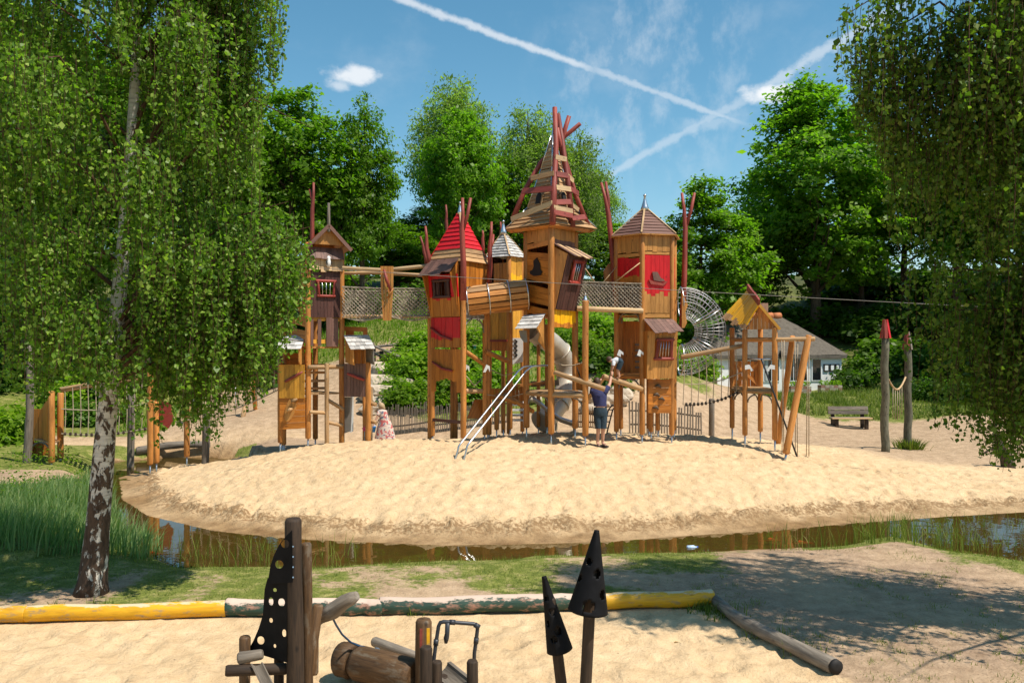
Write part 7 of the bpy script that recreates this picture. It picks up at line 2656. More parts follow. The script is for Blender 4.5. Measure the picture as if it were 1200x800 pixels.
    # dark frame behind the man: a small ladder of steel
    t = thing('steel_ladder', 'short dark steel ladder leaning at the hexagonal tower', 'ladder', hit(707, 508, dmin=23))
    for dx in (0, 5):
        tube('side', [W(706 + dx, 508, 24), W(713 + dx, 480, 24.1), W(717 + dx, 475, 24.2), W(724 + dx, 475, 24.3)], .022, STEELDARK, t, 6)
    for k in range(4):
        tube('rung', [W(707.5 + 1.8 * k, 501 - 7 * k, 24), W(712.5 + 1.8 * k, 501 - 7 * k, 24)], .015, STEELDARK, t, 5)


# ------------------------------------------------------------------ rope course by the birch
def left_course():
    t = thing('plank_cabin', 'open plank cabin on posts at the end of the rope bridge by the reeds', 'play hut', hit(50, 541))
    d = 24.4
    for px, dd, top in ((60.5, 23.8, 458), (71, 24.6, 460), (36, 25.2, 470)):
        post(t, P2(px, dd), ZW(top, dd), .085, foot=.05)
    face_panel(t, P2(34, 25.1), P2(50, 24.9), ZW(516, 25), ZW(479, 25), 4, TIMBER_P, 0, 0, FRONT)
    a, b = P2(50, 24.9), P2(60, 23.85)
    panel(t, V2(a, ZW(516, 24.9)), V2(b, ZW(518, 23.9)), V2(b, ZW(463, 23.9)), V2(a, ZW(478, 24.9)), 4, TIMBER_P, out=OUTL)
    face_panel(t, P2(37, 25.3), P2(60, 25.3), ZW(540, 25.3), ZW(518, 25.3), 5, TIMBER_P, 0, 0, FRONT)
    bracket(t, V2(P2(36, 25.0), ZW(518, 25)), (1, 0, 0), .3, .04); bracket(t, V2(P2(59, 24.2), ZW(518, 24.2)), (-1, 0, 0), .3, .04)
    zd = ZW(517, 24.6)
    deck(t, [V2(P2(60, 23.9), zd), V2(P2(71, 24.6), zd), V2(P2(50, 25.4), zd), V2(P2(36, 25.2), zd)], 6, ROUND)
    o = log('grey_pole', (XW(30, 24), 24, gz(XW(30, 24), 24) - .3), (XW(34, 24), 24, ZW(405, 24)), .115, GREYWOOD, None, .1, .06)
    tag(o, 'tall weathered grey pole beside the plank cabin', 'pole')
    # rope bridge from the cabin to the middle posts
    t = thing('rope_bridge', 'rope bridge with log handrails crossing to the plank cabin', 'bridge', (XW(120, 24.6), 24.6, ZW(508, 24.6)))
    log('handrail', W(70, 456, 24.1), W(165, 440, 24.4), .06, ROUND, t)
    log('handrail', W(72, 458, 24.9), W(165, 443, 25.2), .05, ROUND, t)
    J = Join()
    for i in range(11):
        px = 76 + 9 * i
        for dd in (24.1, 24.9):
            J.tube([W(px, 455 - 1.5 * i, dd), W(px + 1, 485, dd), W(px, 507 - .6 * i + 4 * math.sin(math.pi * i / 10), dd)], .012, 5)
    for dd in (24.1, 24.9):
        for off in (0, -29):
            J.tube([W(72 + 10 * k, 508 - .6 * k + 4 * math.sin(math.pi * k / 10) + off, dd) for k in range(11)], .016, 5)
    J.build('rope_net', ROPE, t)
    for k in range(16):
        u = (k + .5) / 16
        log('tread', W(73 + 100 * u, 508.5 - 6 * u + 4 * math.sin(math.pi * u), 24.05), W(73 + 100 * u, 507 - 6 * u + 4 * math.sin(math.pi * u), 24.95), .04, DARKWOOD, t, n=7)
    # middle posts with red figure board and flower
    t = thing('climbing_posts', 'group of timber posts with red board and carved red flower behind the birch twigs', 'climbing frame', (XW(195, 23.8), 23.8, gz(XW(195, 23.8), 23.8)))
    for px, dd, top, m in ((176, 23.2, 430, TIMBER), (183.5, 23.6, 470, TIMBER), (219, 23.8, 418, TIMBER)):
        post(t, P2(px, dd), ZW(top, dd), .08, m, foot=.3)
    zd = ZW(505, 23.8)
    blob_shape('figure_board', W(191, 487, 23.6), (1, 0, 0), (0, 0, 1), [(-.22, .45), (-.1, .52), (.05, .35), (.2, .4), (.24, .1), (.3, -.1), (.15, -.35), (-.05, -.2), (-.2, -.3), (-.26, 0)], .04, REDB, t)
    for k in range(9):
        a = k / 9 * 6.283
        c = W(214 + 9 * math.cos(a), 401 + 6 * math.sin(a), 23.7)
        lathe('petal', c, (math.cos(a) * .3, -1, -math.sin(a) * .3), [(0, .05), (.03, .075), (.05, .02)], RED if k % 3 else PALE, t, 8)
    tube('flower_stem', [W(217, 420, 23.75), W(215, 405, 23.75)], .03, TIMBER, t, 6)
    for px, dd, top, lab in ((152.5, 25.2, 462, 'weathered grey post standing at the pond hook below the rope bridge'), (240, 24.0, 484, 'weathered grey post on the sand crest below the sloping logs')):
        x = XW(px, dd)
        o = log('grey_post', (x, dd, min(gz(x, dd), 0) - .3), (x + .05, dd, ZW(top, dd)), .10, GREYWOOD)
        tag(o, lab, 'post')
    # sloping logs up to the gabled tower
    t = thing('sloping_logs', 'pair of long sloping logs with hanging ropes up to the gabled tower', 'climbing frame', (XW(275, 23.4), 23.4, gz(XW(275, 23.4), 23.4)))
    log('log', W(219, 463, 23.6), W(332, 427, 23.2), .075, LOGWOOD, t)
    log('log', W(219, 467, 24.2), W(332, 433, 24.0), .07, LOGWOOD, t)
    J = Join()
    for i in range(10):
        u = (i + .6) / 10.5
        px = 219 + 112 * u
        J.tube([W(px, 464 - 36 * u, 23.6 - .4 * u), W(px + 1, 492 - 38 * u + 6 * math.sin(math.pi * u), 23.7 - .4 * u)], .012, 5)
        J.tube([W(px, 467 - 34 * u, 24.2 - .2 * u), W(px - 1, 492 - 38 * u + 6 * math.sin(math.pi * u), 24.1 - .2 * u)], .012, 5)
    for dd in (23.6, 24.2):
        J.tube([W(219 + 11.2 * k, 492 - 3.8 * k + 6 * math.sin(math.pi * k / 10), dd - .03 * k) for k in range(11)], .018, 5)
    J.build('ropes', ROPE, t)
    # swing behind
    d = 31
    t = thing('swing', 'swing with yellow top log and slanted legs on the sand path', 'swing', (XW(270, d), d, gz(XW(270, d), d)))
    log('top_log', W(222, 443, d), W(297, 444, d), .09, YELLOG, t)
    for px0, y0, px1, dd in ((294, 446, 283, 30.2), (296, 446, 300, 31.9), (226, 445, 216, 30.2), (225, 445, 231, 31.9)):
        x = XW(px1, dd)
        log('leg', (x, dd, gz(x, dd) - .2), W(px0, y0, d), .08, ROUND if dd < 31 else TIMBER, t)
    for c in (270, 233):
        s = plank('swing_seat', W(c - 6, 504, d), W(c + 6, 504, d), .18, .05, (0, 0, 1), BLACK, t)
        for e in (-6, 6):
            tube('chain', [W(c + e, 445, d), W(c + e, 503.5, d)], .012, STEEL, t, 5)
    # big log on the path
    g0, g1 = hit(160, 531), hit(246, 524)
    o = log('fallen_log', g0 + Vector((0, 0, .08)), g1 + Vector((0, 0, .08)), .13, GREYWOOD, None, .11, .1)
    tag(o, 'long weathered log lying along the sand path behind the pond hook', 'log')


# ------------------------------------------------------------------ border logs of the sandpit
def border_logs():
    def blog(a, b, r, mat, lab, bend=0.0, zc=.02, r1=None):
        a, b = Vector(a), Vector(b)
        n = 22
        rr = random.Random(int(abs(a.x) * 100))
        pts, rad = [], []
        sd = (b - a).normalized().orthogonal()
        sd = Vector((-(b - a).y, (b - a).x, 0)).normalized()
        ph = rr.uniform(0, 6)
        for i in range(n + 1):
            f = i / n
            pts.append(a.lerp(b, f) + Vector((0, 0, zc + r * .72 + .006 * math.sin(f * 9 + ph))) + sd * (bend * math.sin(math.pi * f) + .015 * math.sin(f * 7 + ph)))
            q = r + ((r1 or r) - r) * f
            rad.append(q * (1 + .025 * math.sin(f * 13 + ph) + rr.uniform(-.015, .015)))
        d = (b - a).normalized()
        pts = [pts[0] - d * .02] + pts + [pts[-1] + d * .02]
        rad = [rad[0] * .86] + rad + [rad[-1] * .86]
        o = tube('border_log', pts, rad, mat, None, 18)
        tag(o, lab, 'log', 'border logs round the sandpit')
        return o
    p = lambda px, py: on_flat(px, py)
    blog(p(-420, 738), p(30, 728), .105, YELLOG, 'yellow painted border log running out past the birch')
    blog(p(32, 728), p(264, 721.5), .105, YELLOG, 'long yellow painted border log in front of the birch trunk')
    blog(p(266, 721), p(404, 720), .115, TEAL, 'peeling green border log beside the yellow one, behind the rubber sheet')
    blog(p(446, 719.5), p(640, 714.5), .115, TEAL, 'peeling green and pink border log behind the wooden stakes')
    blog(p(405, 720), p(447, 719.5), .108, TEAL, 'short peeling green border log behind the driftwood branch')
    blog(p(641, 714.5), p(705, 713), .11, TEAL, 'short peeling green border log behind the rubber cones')
    blog(p(704, 713), p(834, 708), .108, YELLOG, 'short yellow painted border log next to the grey slanted one')
    blog(p(838, 710), p(976, 787), .075, GREYWOOD, 'grey weathered border log slanting towards the bare earth', -.10, r1=.088)
    e = on_flat(976, 787)
    lathe('log_cap', e + Vector((.010, -.03, .075)), (BORDER[4] - BORDER[3]).normalized(), [(0, .082), (.035, .08), (.037, .02)], BLACK, bpy.data.objects['border_log.007'])
    # yellow stripes of white paint on the left log
    # weeds at the log joints
    rng = np.random.default_rng(21)
    P = []
    for px, py, s, n in [(826, 712, .12, 90), (842, 716, .15, 120), (850, 722, .12, 60), (800, 710, .1, 40), (118, 712, .1, 50), (65, 712, .06, 25), (484, 722, .05, 12), (900, 745, .15, 60), (940, 762, .15, 50)]:
        c = on_flat(px, py)
        q = rng.normal(size=(n, 2)) * s
        P.append(np.stack([c.x + q[:, 0], c.y + q[:, 1] * .4], 1))
    P = np.concatenate(P); N = len(P)
    o = blades('weed_tufts', np.concatenate([P, terrain(P[:, 0], P[:, 1])[:, None] - .02], 1), rng.uniform(.06, .22, N), rng.uniform(.008, .016, N), rng.normal(size=(N, 2)) * .05, .35 + .2 * rng.normal(size=N), BLADE_M, 2)
    tag(o, 'grass tufts growing at the border log joints', 'grass', kind='stuff')


# ------------------------------------------------------------------ foreground play machine
def holed_sheet(name, outline, holes, thick, mat, parent, d_of):
    """rubber sheet: outline and elliptical holes in photograph pixels, d_of(px, py) = distance"""
    bm = bmesh.new()

    def loop(pts):
        vs = [bm.verts.new((a, b, 0)) for a, b in pts]
        return [bm.edges.new((vs[i], vs[(i + 1) % len(vs)])) for i in range(len(vs))]
    edges = loop(outline)
    for hx, hy, rx, ry in holes:
        edges += loop([(hx + rx * math.cos(k / 16 * 6.2832), hy + ry * math.sin(k / 16 * 6.2832)) for k in range(16)])
    bmesh.ops.triangle_fill(bm, use_beauty=True, edges=edges)
    bm.verts.index_update()
    V = [W(v.co.x, v.co.y, d_of(v.co.x, v.co.y)) for v in bm.verts]
    Fc = [tuple(v.index for v in f.verts) for f in bm.faces]
    be = [(e.verts[0].index, e.verts[1].index) for e in bm.edges if len(e.link_faces) == 1]
    bm.free()
    n = len(V)
    V2_ = V + [v + Vector((0, thick, 0)) for v in V]
    Fs = Fc + [tuple(n + i for i in reversed(f)) for f in Fc] + [(a, b, b + n, a + n) for a, b in be]
    return piece(name, V2_, Fs, mat, parent)


def foreground():
    # --- post with the perforated rubber sheet
    t = thing('rubber_sail_post', 'dark wooden post carrying a black perforated rubber sheet over the sandpit', 'play post', (XW(346, 8.3), 8.3, 0))
    D = 8.3
    def dpost(px0, ptop, px1, dd, r, mat=DARKWOOD, n=14, name='post', bend=0):
        return log(name, (XW(px1, dd), dd, -.3), W(px0, ptop, dd), r, mat, t, r * .92, bend, n)
    dpost(343.5, 607, 347, D, .088, DARKWOOD, 16)
    dpost(359, 636, 361, D + .15, .055, LOGWOOD)
    main = bpy.data.objects
    log('stub', W(366, 790, D + .2), W(373, 708, D + .3), .06, LOGWOOD, t, .055, -.03)
    tube('driftwood_branch', [W(378, 721, D + .35), W(390, 715, D + .3), W(402, 706, D + .25), (W(411, 701, D + .22)), W(418, 697, D + .2)], [.07, .085, .075, .07, .045], GREYWOOD, t, 10, jit=.08)
    tube('driftwood_branch', [W(366, 730, D + .35), W(379, 720, D + .35)], [.06, .07], GREYWOOD, t, 8)
    up = [(342, 621), (336, 627), (327, 638), (321, 650), (317, 662), (315, 674), (314, 684), (343, 682)]
    holed_sheet('rubber_sheet', up, [(334, 637, 5, 5.2), (327, 661, 5, 5)], .012, RUBBER, t, lambda x, y: D - .10 + (343 - x) * .004)
    lo = [(313.5, 677), (310, 690), (309, 705), (308, 720), (303, 736), (297, 750), (290.5, 762), (304, 766), (320, 771), (336, 776), (337, 677)]
    holed_sheet('rubber_sheet', lo, [(331, 679.2, 4, 2.0), (322, 691, 2.3, 2.4), (317.5, 704.5, 2.8, 5), (329.8, 705.5, 4, 5), (317.5, 726.5, 2.2, 3), (333, 741.5, 2.6, 4.6), (305.5, 750, 4.3, 5), (322, 756.5, 1.6, 2.4)], .012, RUBBER, t, lambda x, y: D - .07 + (337 - x) * .006)
    for py in (640, 652, 664, 676):
        tube('bolt', [W(343.5, py, D - .115), W(343.5, py, D - .09)], .008, STEEL, t, 6)
    log('cross_log', W(264, 785.5, D - .1), W(337, 783, D + .05), .055, DARKWOOD, t)
    log('stake', (XW(287, D + .15), D + .15, -.3), W(287, 745, D + .15), .055, LOGWOOD, t)
    log('knee_log', W(279, 771, D - .02), W(308, 766, D), .06, GREYWOOD, t, .05)
    log('stake', (XW(327, D + .2), D + .2, -.3), W(327, 765, D + .2), .05, DARKWOOD, t)
    # wooden gutter hanging off the front
    vs, fs = [], []
    ga, gb = W(302, 775, D - .05), W(325, 822, D - .2)
    rt = Vector((1, 0, .12)).normalized()
    for p in (ga, ga.lerp(gb, .5), gb):
        for k in range(7):
            a = math.pi * (k / 6) + math.pi
            vs.append(p + rt * (.06 * math.cos(a)) + Vector((0, -.03, .045 * math.sin(a))))
        for k in range(7):
            a = math.pi * (1 - k / 6) + math.pi
            vs.append(p + rt * (.045 * math.cos(a)) + Vector((0, -.03, .032 * math.sin(a) + .005)))
    for i in range(2):
        for k in range(14):
            a, b = i * 14 + k, i * 14 + (k + 1) % 14
            fs.append((a, b, b + 14, a + 14))
    fs += [tuple(range(13, -1, -1)), tuple(range(28, 42))]
    piece('gutter', vs, fs, GREYWOOD, t, gb - ga)
    # --- drum log, hose, spout frame and stakes
    a, b = on_flat(401, 791), on_flat(486, 812)
    t = thing('drum_log', 'thick sawn brown log lying in the sandpit with a fitted lid', 'log', a)
    ax = (b - a).normalized()
    up = Vector((0, 0, .175))
    log('log_body', a + up + ax * .18, b + up, .182, LOGWOOD, t, .178, 0, 24)
    log('log_end', a + up - ax * .02, a + up + ax * .17, .180, LOGWOOD, t, .184, 0, 24)
    h = thing('hose', 'thin blue hose curving from driftwood branch to the drum log', 'hose', W(426, 757, 9.1))
    tube('hose_tube', [W(379, 716, 8.6), W(384, 717, 8.55), (W(389, 722, 8.6)), W(394, 732, 8.7), W(401, 743, 8.85), W(411, 752, 9.0), W(420, 756, 9.1), W(428, 758, 9.1)], .011, plain('blue hose', (.02, .06, .12), .4), h, 8)
    f = thing('metal_fitting', 'small silver fitting on the back of the drum log', 'fitting', W(441, 765, 9.25))
    lathe('fitting_body', W(436, 763, 9.3), (1, -.1, -.1), [(0, .02), (.03, .055), (.07, .05), (.09, .03), (.14, .03)], STEEL, f, 12)
    o = log('thin_log', on_flat(438, 757) + Vector((0, 0, .06)), on_flat(492, 776) + Vector((0, 0, .06)), .06, GREYWOOD, None, .05)
    tag(o, 'thin grey log lying behind the drum log in the sandpit', 'log')
    grp = 'upright stakes round the water spout'
    st = [(496.5, 725, 8.7, .088, LOGWOOD, 'tall stake with red and yellow paint traces beside the water spout'), (499.5, 757, 8.35, .065, DARKWOOD, 'dark stake standing in front of the painted stake'), (512, 774, 8.5, .055, DARKWOOD, 'short dark stake between the painted stake and trough'),
          (553.5, 773, 8.6, .060, DARKWOOD, 'short dark stake past the steel spout frame')]
    for px, top, dd, r, m, lab in st:
        s = thing('stake', lab, 'stake', (XW(px, dd), dd, 0), grp)
        log('shaft', (XW(px, dd), dd, -.3), W(px, top, dd), r, m, s, r * .95, 0, 16)
        if px == 496.5:
            for ox, w, y0, y1, mt in ((-.012, .04, 733, 755, REDPOLE), (.052, .03, 733, 758, YELLOG)):
                prism('paint_patch', [W(px, y0, dd) + Vector((ox - w / 2, -.086 + abs(ox) * .25, 0)), W(px, y0, dd) + Vector((ox + w / 2, -.084 + abs(ox) * .45, 0)), W(px, y1, dd) + Vector((ox + w / 2, -.084 + abs(ox) * .45, 0)), W(px, y1, dd) + Vector((ox - w / 2, -.086 + abs(ox) * .25, 0))], .006, mt, s)
    t = thing('spout_frame', 'bent dark steel pipe frame with a hanging spout over the sandpit', 'water spout', (XW(510, 9.0), 9.0, 0))
    fr = [(508.5, 772, 8.95), (511, 752, 8.98), (514, 733, 9.0), (516, 729, 9.0), (520, 728, 9.0), (530, 728.6, 9.02), (555, 730.5, 9.05), (559, 733, 9.05), (559.5, 737, 9.05), (558, 750, 9.05), (556, 764, 9.05)]
    pts = [W(*p) for p in fr]
    pts = [Vector((pts[0].x - .03, pts[0].y, -.2))] + pts + [Vector((pts[-1].x - .02, pts[-1].y, -.2))]
    tube('pipe', pts, .021, STEELDARK, t, 10)
    tube('spout', [W(524.5, 729, 9.0), W(524, 742, 9.0), W(523, 747, 9.0), W(522.5, 753, 9.0)], [.026, .026, .03, .018], STEELDARK, t, 10)
    for p in (1, 5, 7, 9):
        c = W(*fr[p]); dv = (W(*fr[p]) - W(*fr[p - 1])).normalized()
        tube('joint', [c - dv * .03, c + dv * .03], .028, STEELDARK, t, 10)
    # trough
    t = thing('log_trough', 'dark hollowed log trough below the steel spout', 'trough', (XW(528, 8.75), 8.75, 0))
    a, b = W(514, 778, 8.95), W(548, 806, 8.5)
    ax = (b - a).normalized(); sd = ax.cross(Vector((0, 0, 1))).normalized(); u = sd.cross(ax)
    vs, fs = [], []
    n = 10
    for p in (a, a.lerp(b, .5), b):
        for k in range(n):
            th = math.pi + math.pi * k / (n - 1)
            vs.append(p + sd * .15 * math.cos(th) + u * .13 * math.sin(th))
        for k in range(n):
            th = math.pi + math.pi * (1 - k / (n - 1))
            vs.append(p + sd * .11 * math.cos(th) + u * .09 * math.sin(th))
    m = 2 * n
    for i in range(2):
        for k in range(m):
            fs.append((i * m + k, i * m + (k + 1) % m, (i + 1) * m + (k + 1) % m, (i + 1) * m + k))
    fs += [tuple(range(m - 1, -1, -1)), tuple(range(2 * m, 3 * m))]
    piece('trough_shell', vs, fs, GREYWOOD, t, ax)
    for p in (a.lerp(b, .15), a.lerp(b, .85)):
        log('trough_leg', (p.x, p.y, -.2), (p.x, p.y, p.z - .08), .06, DARKWOOD, t)
    # --- rubber cones on poles
    def cone(apex, bl, br, pole_b, pole_t, d, rpole, lab, holes):
        t = thing('rubber_cone_pole', lab, 'play post', (XW(pole_b[0], d), d, 0), 'rubber capped poles in the sandpit')
        A = W(apex[0], apex[1], d)
        L_, R_ = W(bl[0], bl[1], d), W(br[0], br[1], d)
        c = (L_ + R_) / 2
        axis = (A - c).normalized()
        s = (R_ - L_); s = (s - axis * s.dot(axis)); r = s.length / 2
        H = (A - c).length
        sx = s.normalized(); sy = axis.cross(sx)
        nu, nv = 56, 36
        vs, fs = [], []
        for j in range(nv + 1):
            f = j / nv
            for i in range(nu):
                th = i / nu * 6.2832
                rr = r * (1 - f) + .02 * f + .004 * math.sin(3 * th)
                vs.append(c + axis * (H * f) + (sx * math.cos(th) + sy * math.sin(th)) * rr)
        for j in range(nv):
            for i in range(nu):
                th = (i + .5) / nu * 6.2832; f = (j + .5) / nv
                cut = False
                for hth, hf, hr in holes:
                    dth = (th - hth + math.pi) % (2 * math.pi) - math.pi
                    if (dth * r * (1 - f)) ** 2 + ((f - hf) * H) ** 2 < hr * hr:
                        cut = True
                if not cut:
                    fs.append((j * nu + i, j * nu + (i + 1) % nu, (j + 1) * nu + (i + 1) % nu, (j + 1) * nu + i))
        o = piece('rubber_cone', vs, fs, RUBBER, t, axis, smooth=True)
        md = o.modifiers.new('thickness', 'SOLIDIFY'); md.thickness = .01
        log('pole', (XW(pole_b[0], d), d, -.3), W(pole_t[0], pole_t[1], d), rpole, DARKWOOD, t, rpole * .85, 0, 16)
        tube('seam_flap', [c + sx * (-r * .35) - sy * (r * .94) * (1 if sy.y > 0 else -1), A], [.006, .004], RUBBER, t, 6)
        return t
    D2 = 7.6
    big = cone((699.5, 621), (666, 709), (712, 722), (680, 0), (694, 660), D2, .058, 'taller pole capped with a black rubber cone in the sandpit', [(4.6, .12, .05), (5.1, .5, .035), (4.0, .62, .03), (3.4, .4, .03), (5.6, .25, .04), (1.5, .15, .05), (1.9, .5, .04)])
    cone((637.5, 675), (641, 765), (671, 758), (671, 0), (645, 700), D2 + .2, .055, 'shorter pole capped with a black rubber cone in the sandpit', [(4.4, .2, .03), (5.0, .3, .035), (4.9, .55, .03), (4.2, .72, .02), (3.9, .4, .025), (1.6, .3, .04)])


# ------------------------------------------------------------------ people, fish, litter
def skin_body(name, joints, edges, mat, parent, sub=2):
    """one continuous body: joints = {key: (point, radius)}; grown with a Skin modifier, then frozen"""
    keys = list(joints)
    me = bpy.data.meshes.new(name)
    base = Vector(joints[keys[0]][0])
    me.from_pydata([Vector(joints[k][0]) - base for k in keys], [(keys.index(a), keys.index(b)) for a, b in edges], [])
    o = bpy.data.objects.new(name, me)
    COL.objects.link(o)
    m = o.modifiers.new('skin', 'SKIN')
    m.use_smooth_shade = True
    for k, v in zip(keys, me.skin_vertices[0].data):
        r = joints[k][1]
        v.radius = (r, r) if not isinstance(r, tuple) else r
    me.skin_vertices[0].data[0].use_root = True
    s = o.modifiers.new('sub', 'SUBSURF'); s.levels = sub; s.render_levels = sub
    dg = bpy.context.evaluated_depsgraph_get()
    ev = o.evaluated_get(dg)
    nm = bpy.data.meshes.new_from_object(ev)
    o.modifiers.clear()
    o.data = nm
    nm.materials.clear(); nm.materials.append(mat)
    nm.polygons.foreach_set('use_smooth', [True] * len(nm.polygons))
    place(o, Matrix.Translation(base), parent)
    return o


def loft(name, rings, mat, parent, n=14):
    """rings: (centre, half width vector, half depth vector)"""
    vs, fs = [], []
    for c, a, b in rings:
        c, a, b = Vector(c), Vector(a), Vector(b)
        for k in range(n):
            th = k / n * 6.2832
            vs.append(c + a * math.cos(th) + b * math.sin(th))
    for i in range(len(rings) - 1):
        for k in range(n):
            fs.append((i * n + k, i * n + (k + 1) % n, (i + 1) * n + (k + 1) % n, (i + 1) * n + k))
    return piece(name, vs, fs, mat, parent, smooth=True)


def head_parts(t, c, fwd, hair, s=1.0, long=False):
    """hair cap and ears, nose on a head centred at c looking along fwd"""
    c = Vector(c); f = Vector(fwd).normalized(); up = Vector((0, 0, 1)); up = (up - f * up.dot(f)).normalized(); r = f.cross(up)
    rings = []
    for k in range(6):
        a = math.pi / 2 * k / 5
        zz = -.02 + .135 * math.sin(a)
        rr = .098 * math.cos(a) + .004
        rings.append((c + (up * zz - f * .018) * s, r * rr * .92 * s, f * rr * 1.05 * s))
    if long:
        rings = [(c + (up * -.13 - f * .06) * s, r * .07 * s, f * .05 * s), (c + (up * -.06 - f * .035) * s, r * .092 * s, f * .075 * s)] + rings
    loft('hair', rings, hair, t)


def hand(t, wrist, d, palm_n, s=1.0, parent=None):
    """palm with four fingers and a thumb, slightly curled"""
    wrist = Vector(wrist); d = Vector(d).normalized(); n = Vector(palm_n); n = (n - d * n.dot(d)).normalized(); side = d.cross(n)
    J = {}
    E = []
    J['w'] = (wrist, .022 * s); J['p'] = (wrist + d * .05 * s, .028 * s)
    E.append(('w', 'p'))
    for k, (o, L) in enumerate(((-.03, .07), (-.01, .08), (.01, .077), (.03, .06))):
        a = wrist + (d * .085 + side * o) * s
        J['k%d' % k] = (a, .0105 * s)
        J['m%d' % k] = (a + (d * L * .5 + n * .012) * s, .0095 * s)
        J['t%d' % k] = (a + (d * L * .85 + n * .035) * s, .008 * s)
        E += [('p', 'k%d' % k), ('k%d' % k, 'm%d' % k), ('m%d' % k, 't%d' % k)]
    J['h0'] = (wrist + (d * .04 - side * .04 + n * .01) * s, .012 * s)
    J['h1'] = (wrist + (d * .075 - side * .06 + n * .025) * s, .009 * s)
    E += [('w', 'h0'), ('h0', 'h1')]
    return skin_body('hand', J, E, SKIN, parent or t, 1)


def man():
    d = 21.6
    x = XW(703.5, d); g = gz(x, d)
    t = thing('person', 'man in navy T-shirt and dark shorts reaching up to the child on the log', 'person', (x, d, g))
    H = 1.76

    def p(dx, dy, z):
        return Vector((x + dx, d + dy, g + z))
    J = {
        'pel': (p(.0, 0, .92), (.135, .10)), 'wst': (p(-.01, 0, 1.08), (.13, .10)), 'chs': (p(-.03, .02, 1.30), (.155, .11)), 'nkb': (p(-.05, .03, 1.46), .062), 'nk': (p(-.06, .05, 1.53), .052), 'hd': (p(-.07, .07, 1.63), (.078, .092)), 'top': (p(-.065, .08, 1.71), .055),
        'hl': (p(-.07, 0, .86), .088), 'kl': (p(-.05, -.03, .47), .060), 'al': (p(-.07, .02, .09), .038), 'fl': (p(-.04, -.14, .04), .034),
        'hr': (p(.08, 0, .86), .088), 'kr': (p(.07, -.02, .47), .060), 'ar': (p(.06, .03, .09), .038), 'fr': (p(.13, -.10, .04), .034),
        'sl': (p(-.20, .04, 1.40), .058), 'el': (p(-.14, .26, 1.55), .043), 'wl': (p(.08, .34, 1.70), .030),
        'sr': (p(.13, -.02, 1.41), .058), 'er': (p(.25, .10, 1.58), .043), 'wr': (p(.30, .22, 1.78), .030),
    }
    E = [('pel', 'wst'), ('wst', 'chs'), ('chs', 'nkb'), ('nkb', 'nk'), ('nk', 'hd'), ('hd', 'top'), ('pel', 'hl'), ('hl', 'kl'), ('kl', 'al'), ('al', 'fl'), ('pel', 'hr'), ('hr', 'kr'), ('kr', 'ar'), ('ar', 'fr'), ('chs', 'sl'), ('sl', 'el'), ('el', 'wl'), ('chs', 'sr'), ('sr', 'er'), ('er', 'wr')]
    body = skin_body('body', J, E, SKIN, t)
    hand(t, J['wl'][0], (.5, .2, .6), (.6, 0, -.6), 1.0); hand(t, J['wr'][0], (.3, .3, .8), (-.3, .6, 0), 1.0)
    X, Y = Vector((1, 0, 0)), Vector((0, 1, 0))
    loft('t_shirt', [(p(-.0, 0, 1.03), X * .165, Y * .125), (p(-.01, 0, 1.12), X * .168, Y * .128), (p(-.025, .01, 1.28), X * .195, Y * .138), (p(-.035, .02, 1.38), X * .205, Y * .13), (p(-.045, .03, 1.45), X * .15, Y * .10), (p(-.05, .03, 1.49), X * .07, Y * .07)], NAVY, t)
    for s, e in (('sl', 'el'), ('sr', 'er')):
        a, b = J[s][0], J[e][0]
        tube('sleeve', [a.lerp(J['chs'][0], .2), a, a.lerp(b, .6)], [.085, .082, .066], NAVY, t, 12, caps=False)
    loft('shorts', [(p(.0, 0, 1.0), X * .162, Y * .122), (p(.0, 0, .92), X * .178, Y * .135), (p(.0, 0, .82), X * .185, Y * .135), (p(.0, 0, .78), X * .18, Y * .12)], DENIM, t)
    for h, k in (('hl', 'kl'), ('hr', 'kr')):
        a, b = J[h][0], J[k][0]
        tube('shorts_leg', [a, a.lerp(b, .4), a.lerp(b, .85), a.lerp(b, 1.02)], [.105, .100, .088, .086], DENIM, t, 12, caps=False)
    for f, a in (('fl', 'al'), ('fr', 'ar')):
        q, w = J[f][0], J[a][0]
        dv = (q - w); dv.z = 0; dv.normalize()
        plank('sandal', Vector((w.x, w.y, g + .025)) - dv * .07, Vector((q.x, q.y, g + .02)) + dv * .06, .10, .035, (0, 0, 1), SHOE, t)
        tube('sandal_strap', [Vector((q.x, q.y, g + .02)) + dv.cross(Vector((0, 0, 1))) * .05 - dv * .03, Vector((q.x, q.y, g + .085)) - dv * .03, Vector((q.x, q.y, g + .02)) - dv.cross(Vector((0, 0, 1))) * .05 - dv * .03], .014, SHOE, t, 6)
    head_parts(t, J['hd'][0] + Vector((0, 0, .02)), (.35, .9, .25), HAIR)


BEAM_A, BEAM_B = W(707, 441, 21.9), W(753, 456, 22.1)


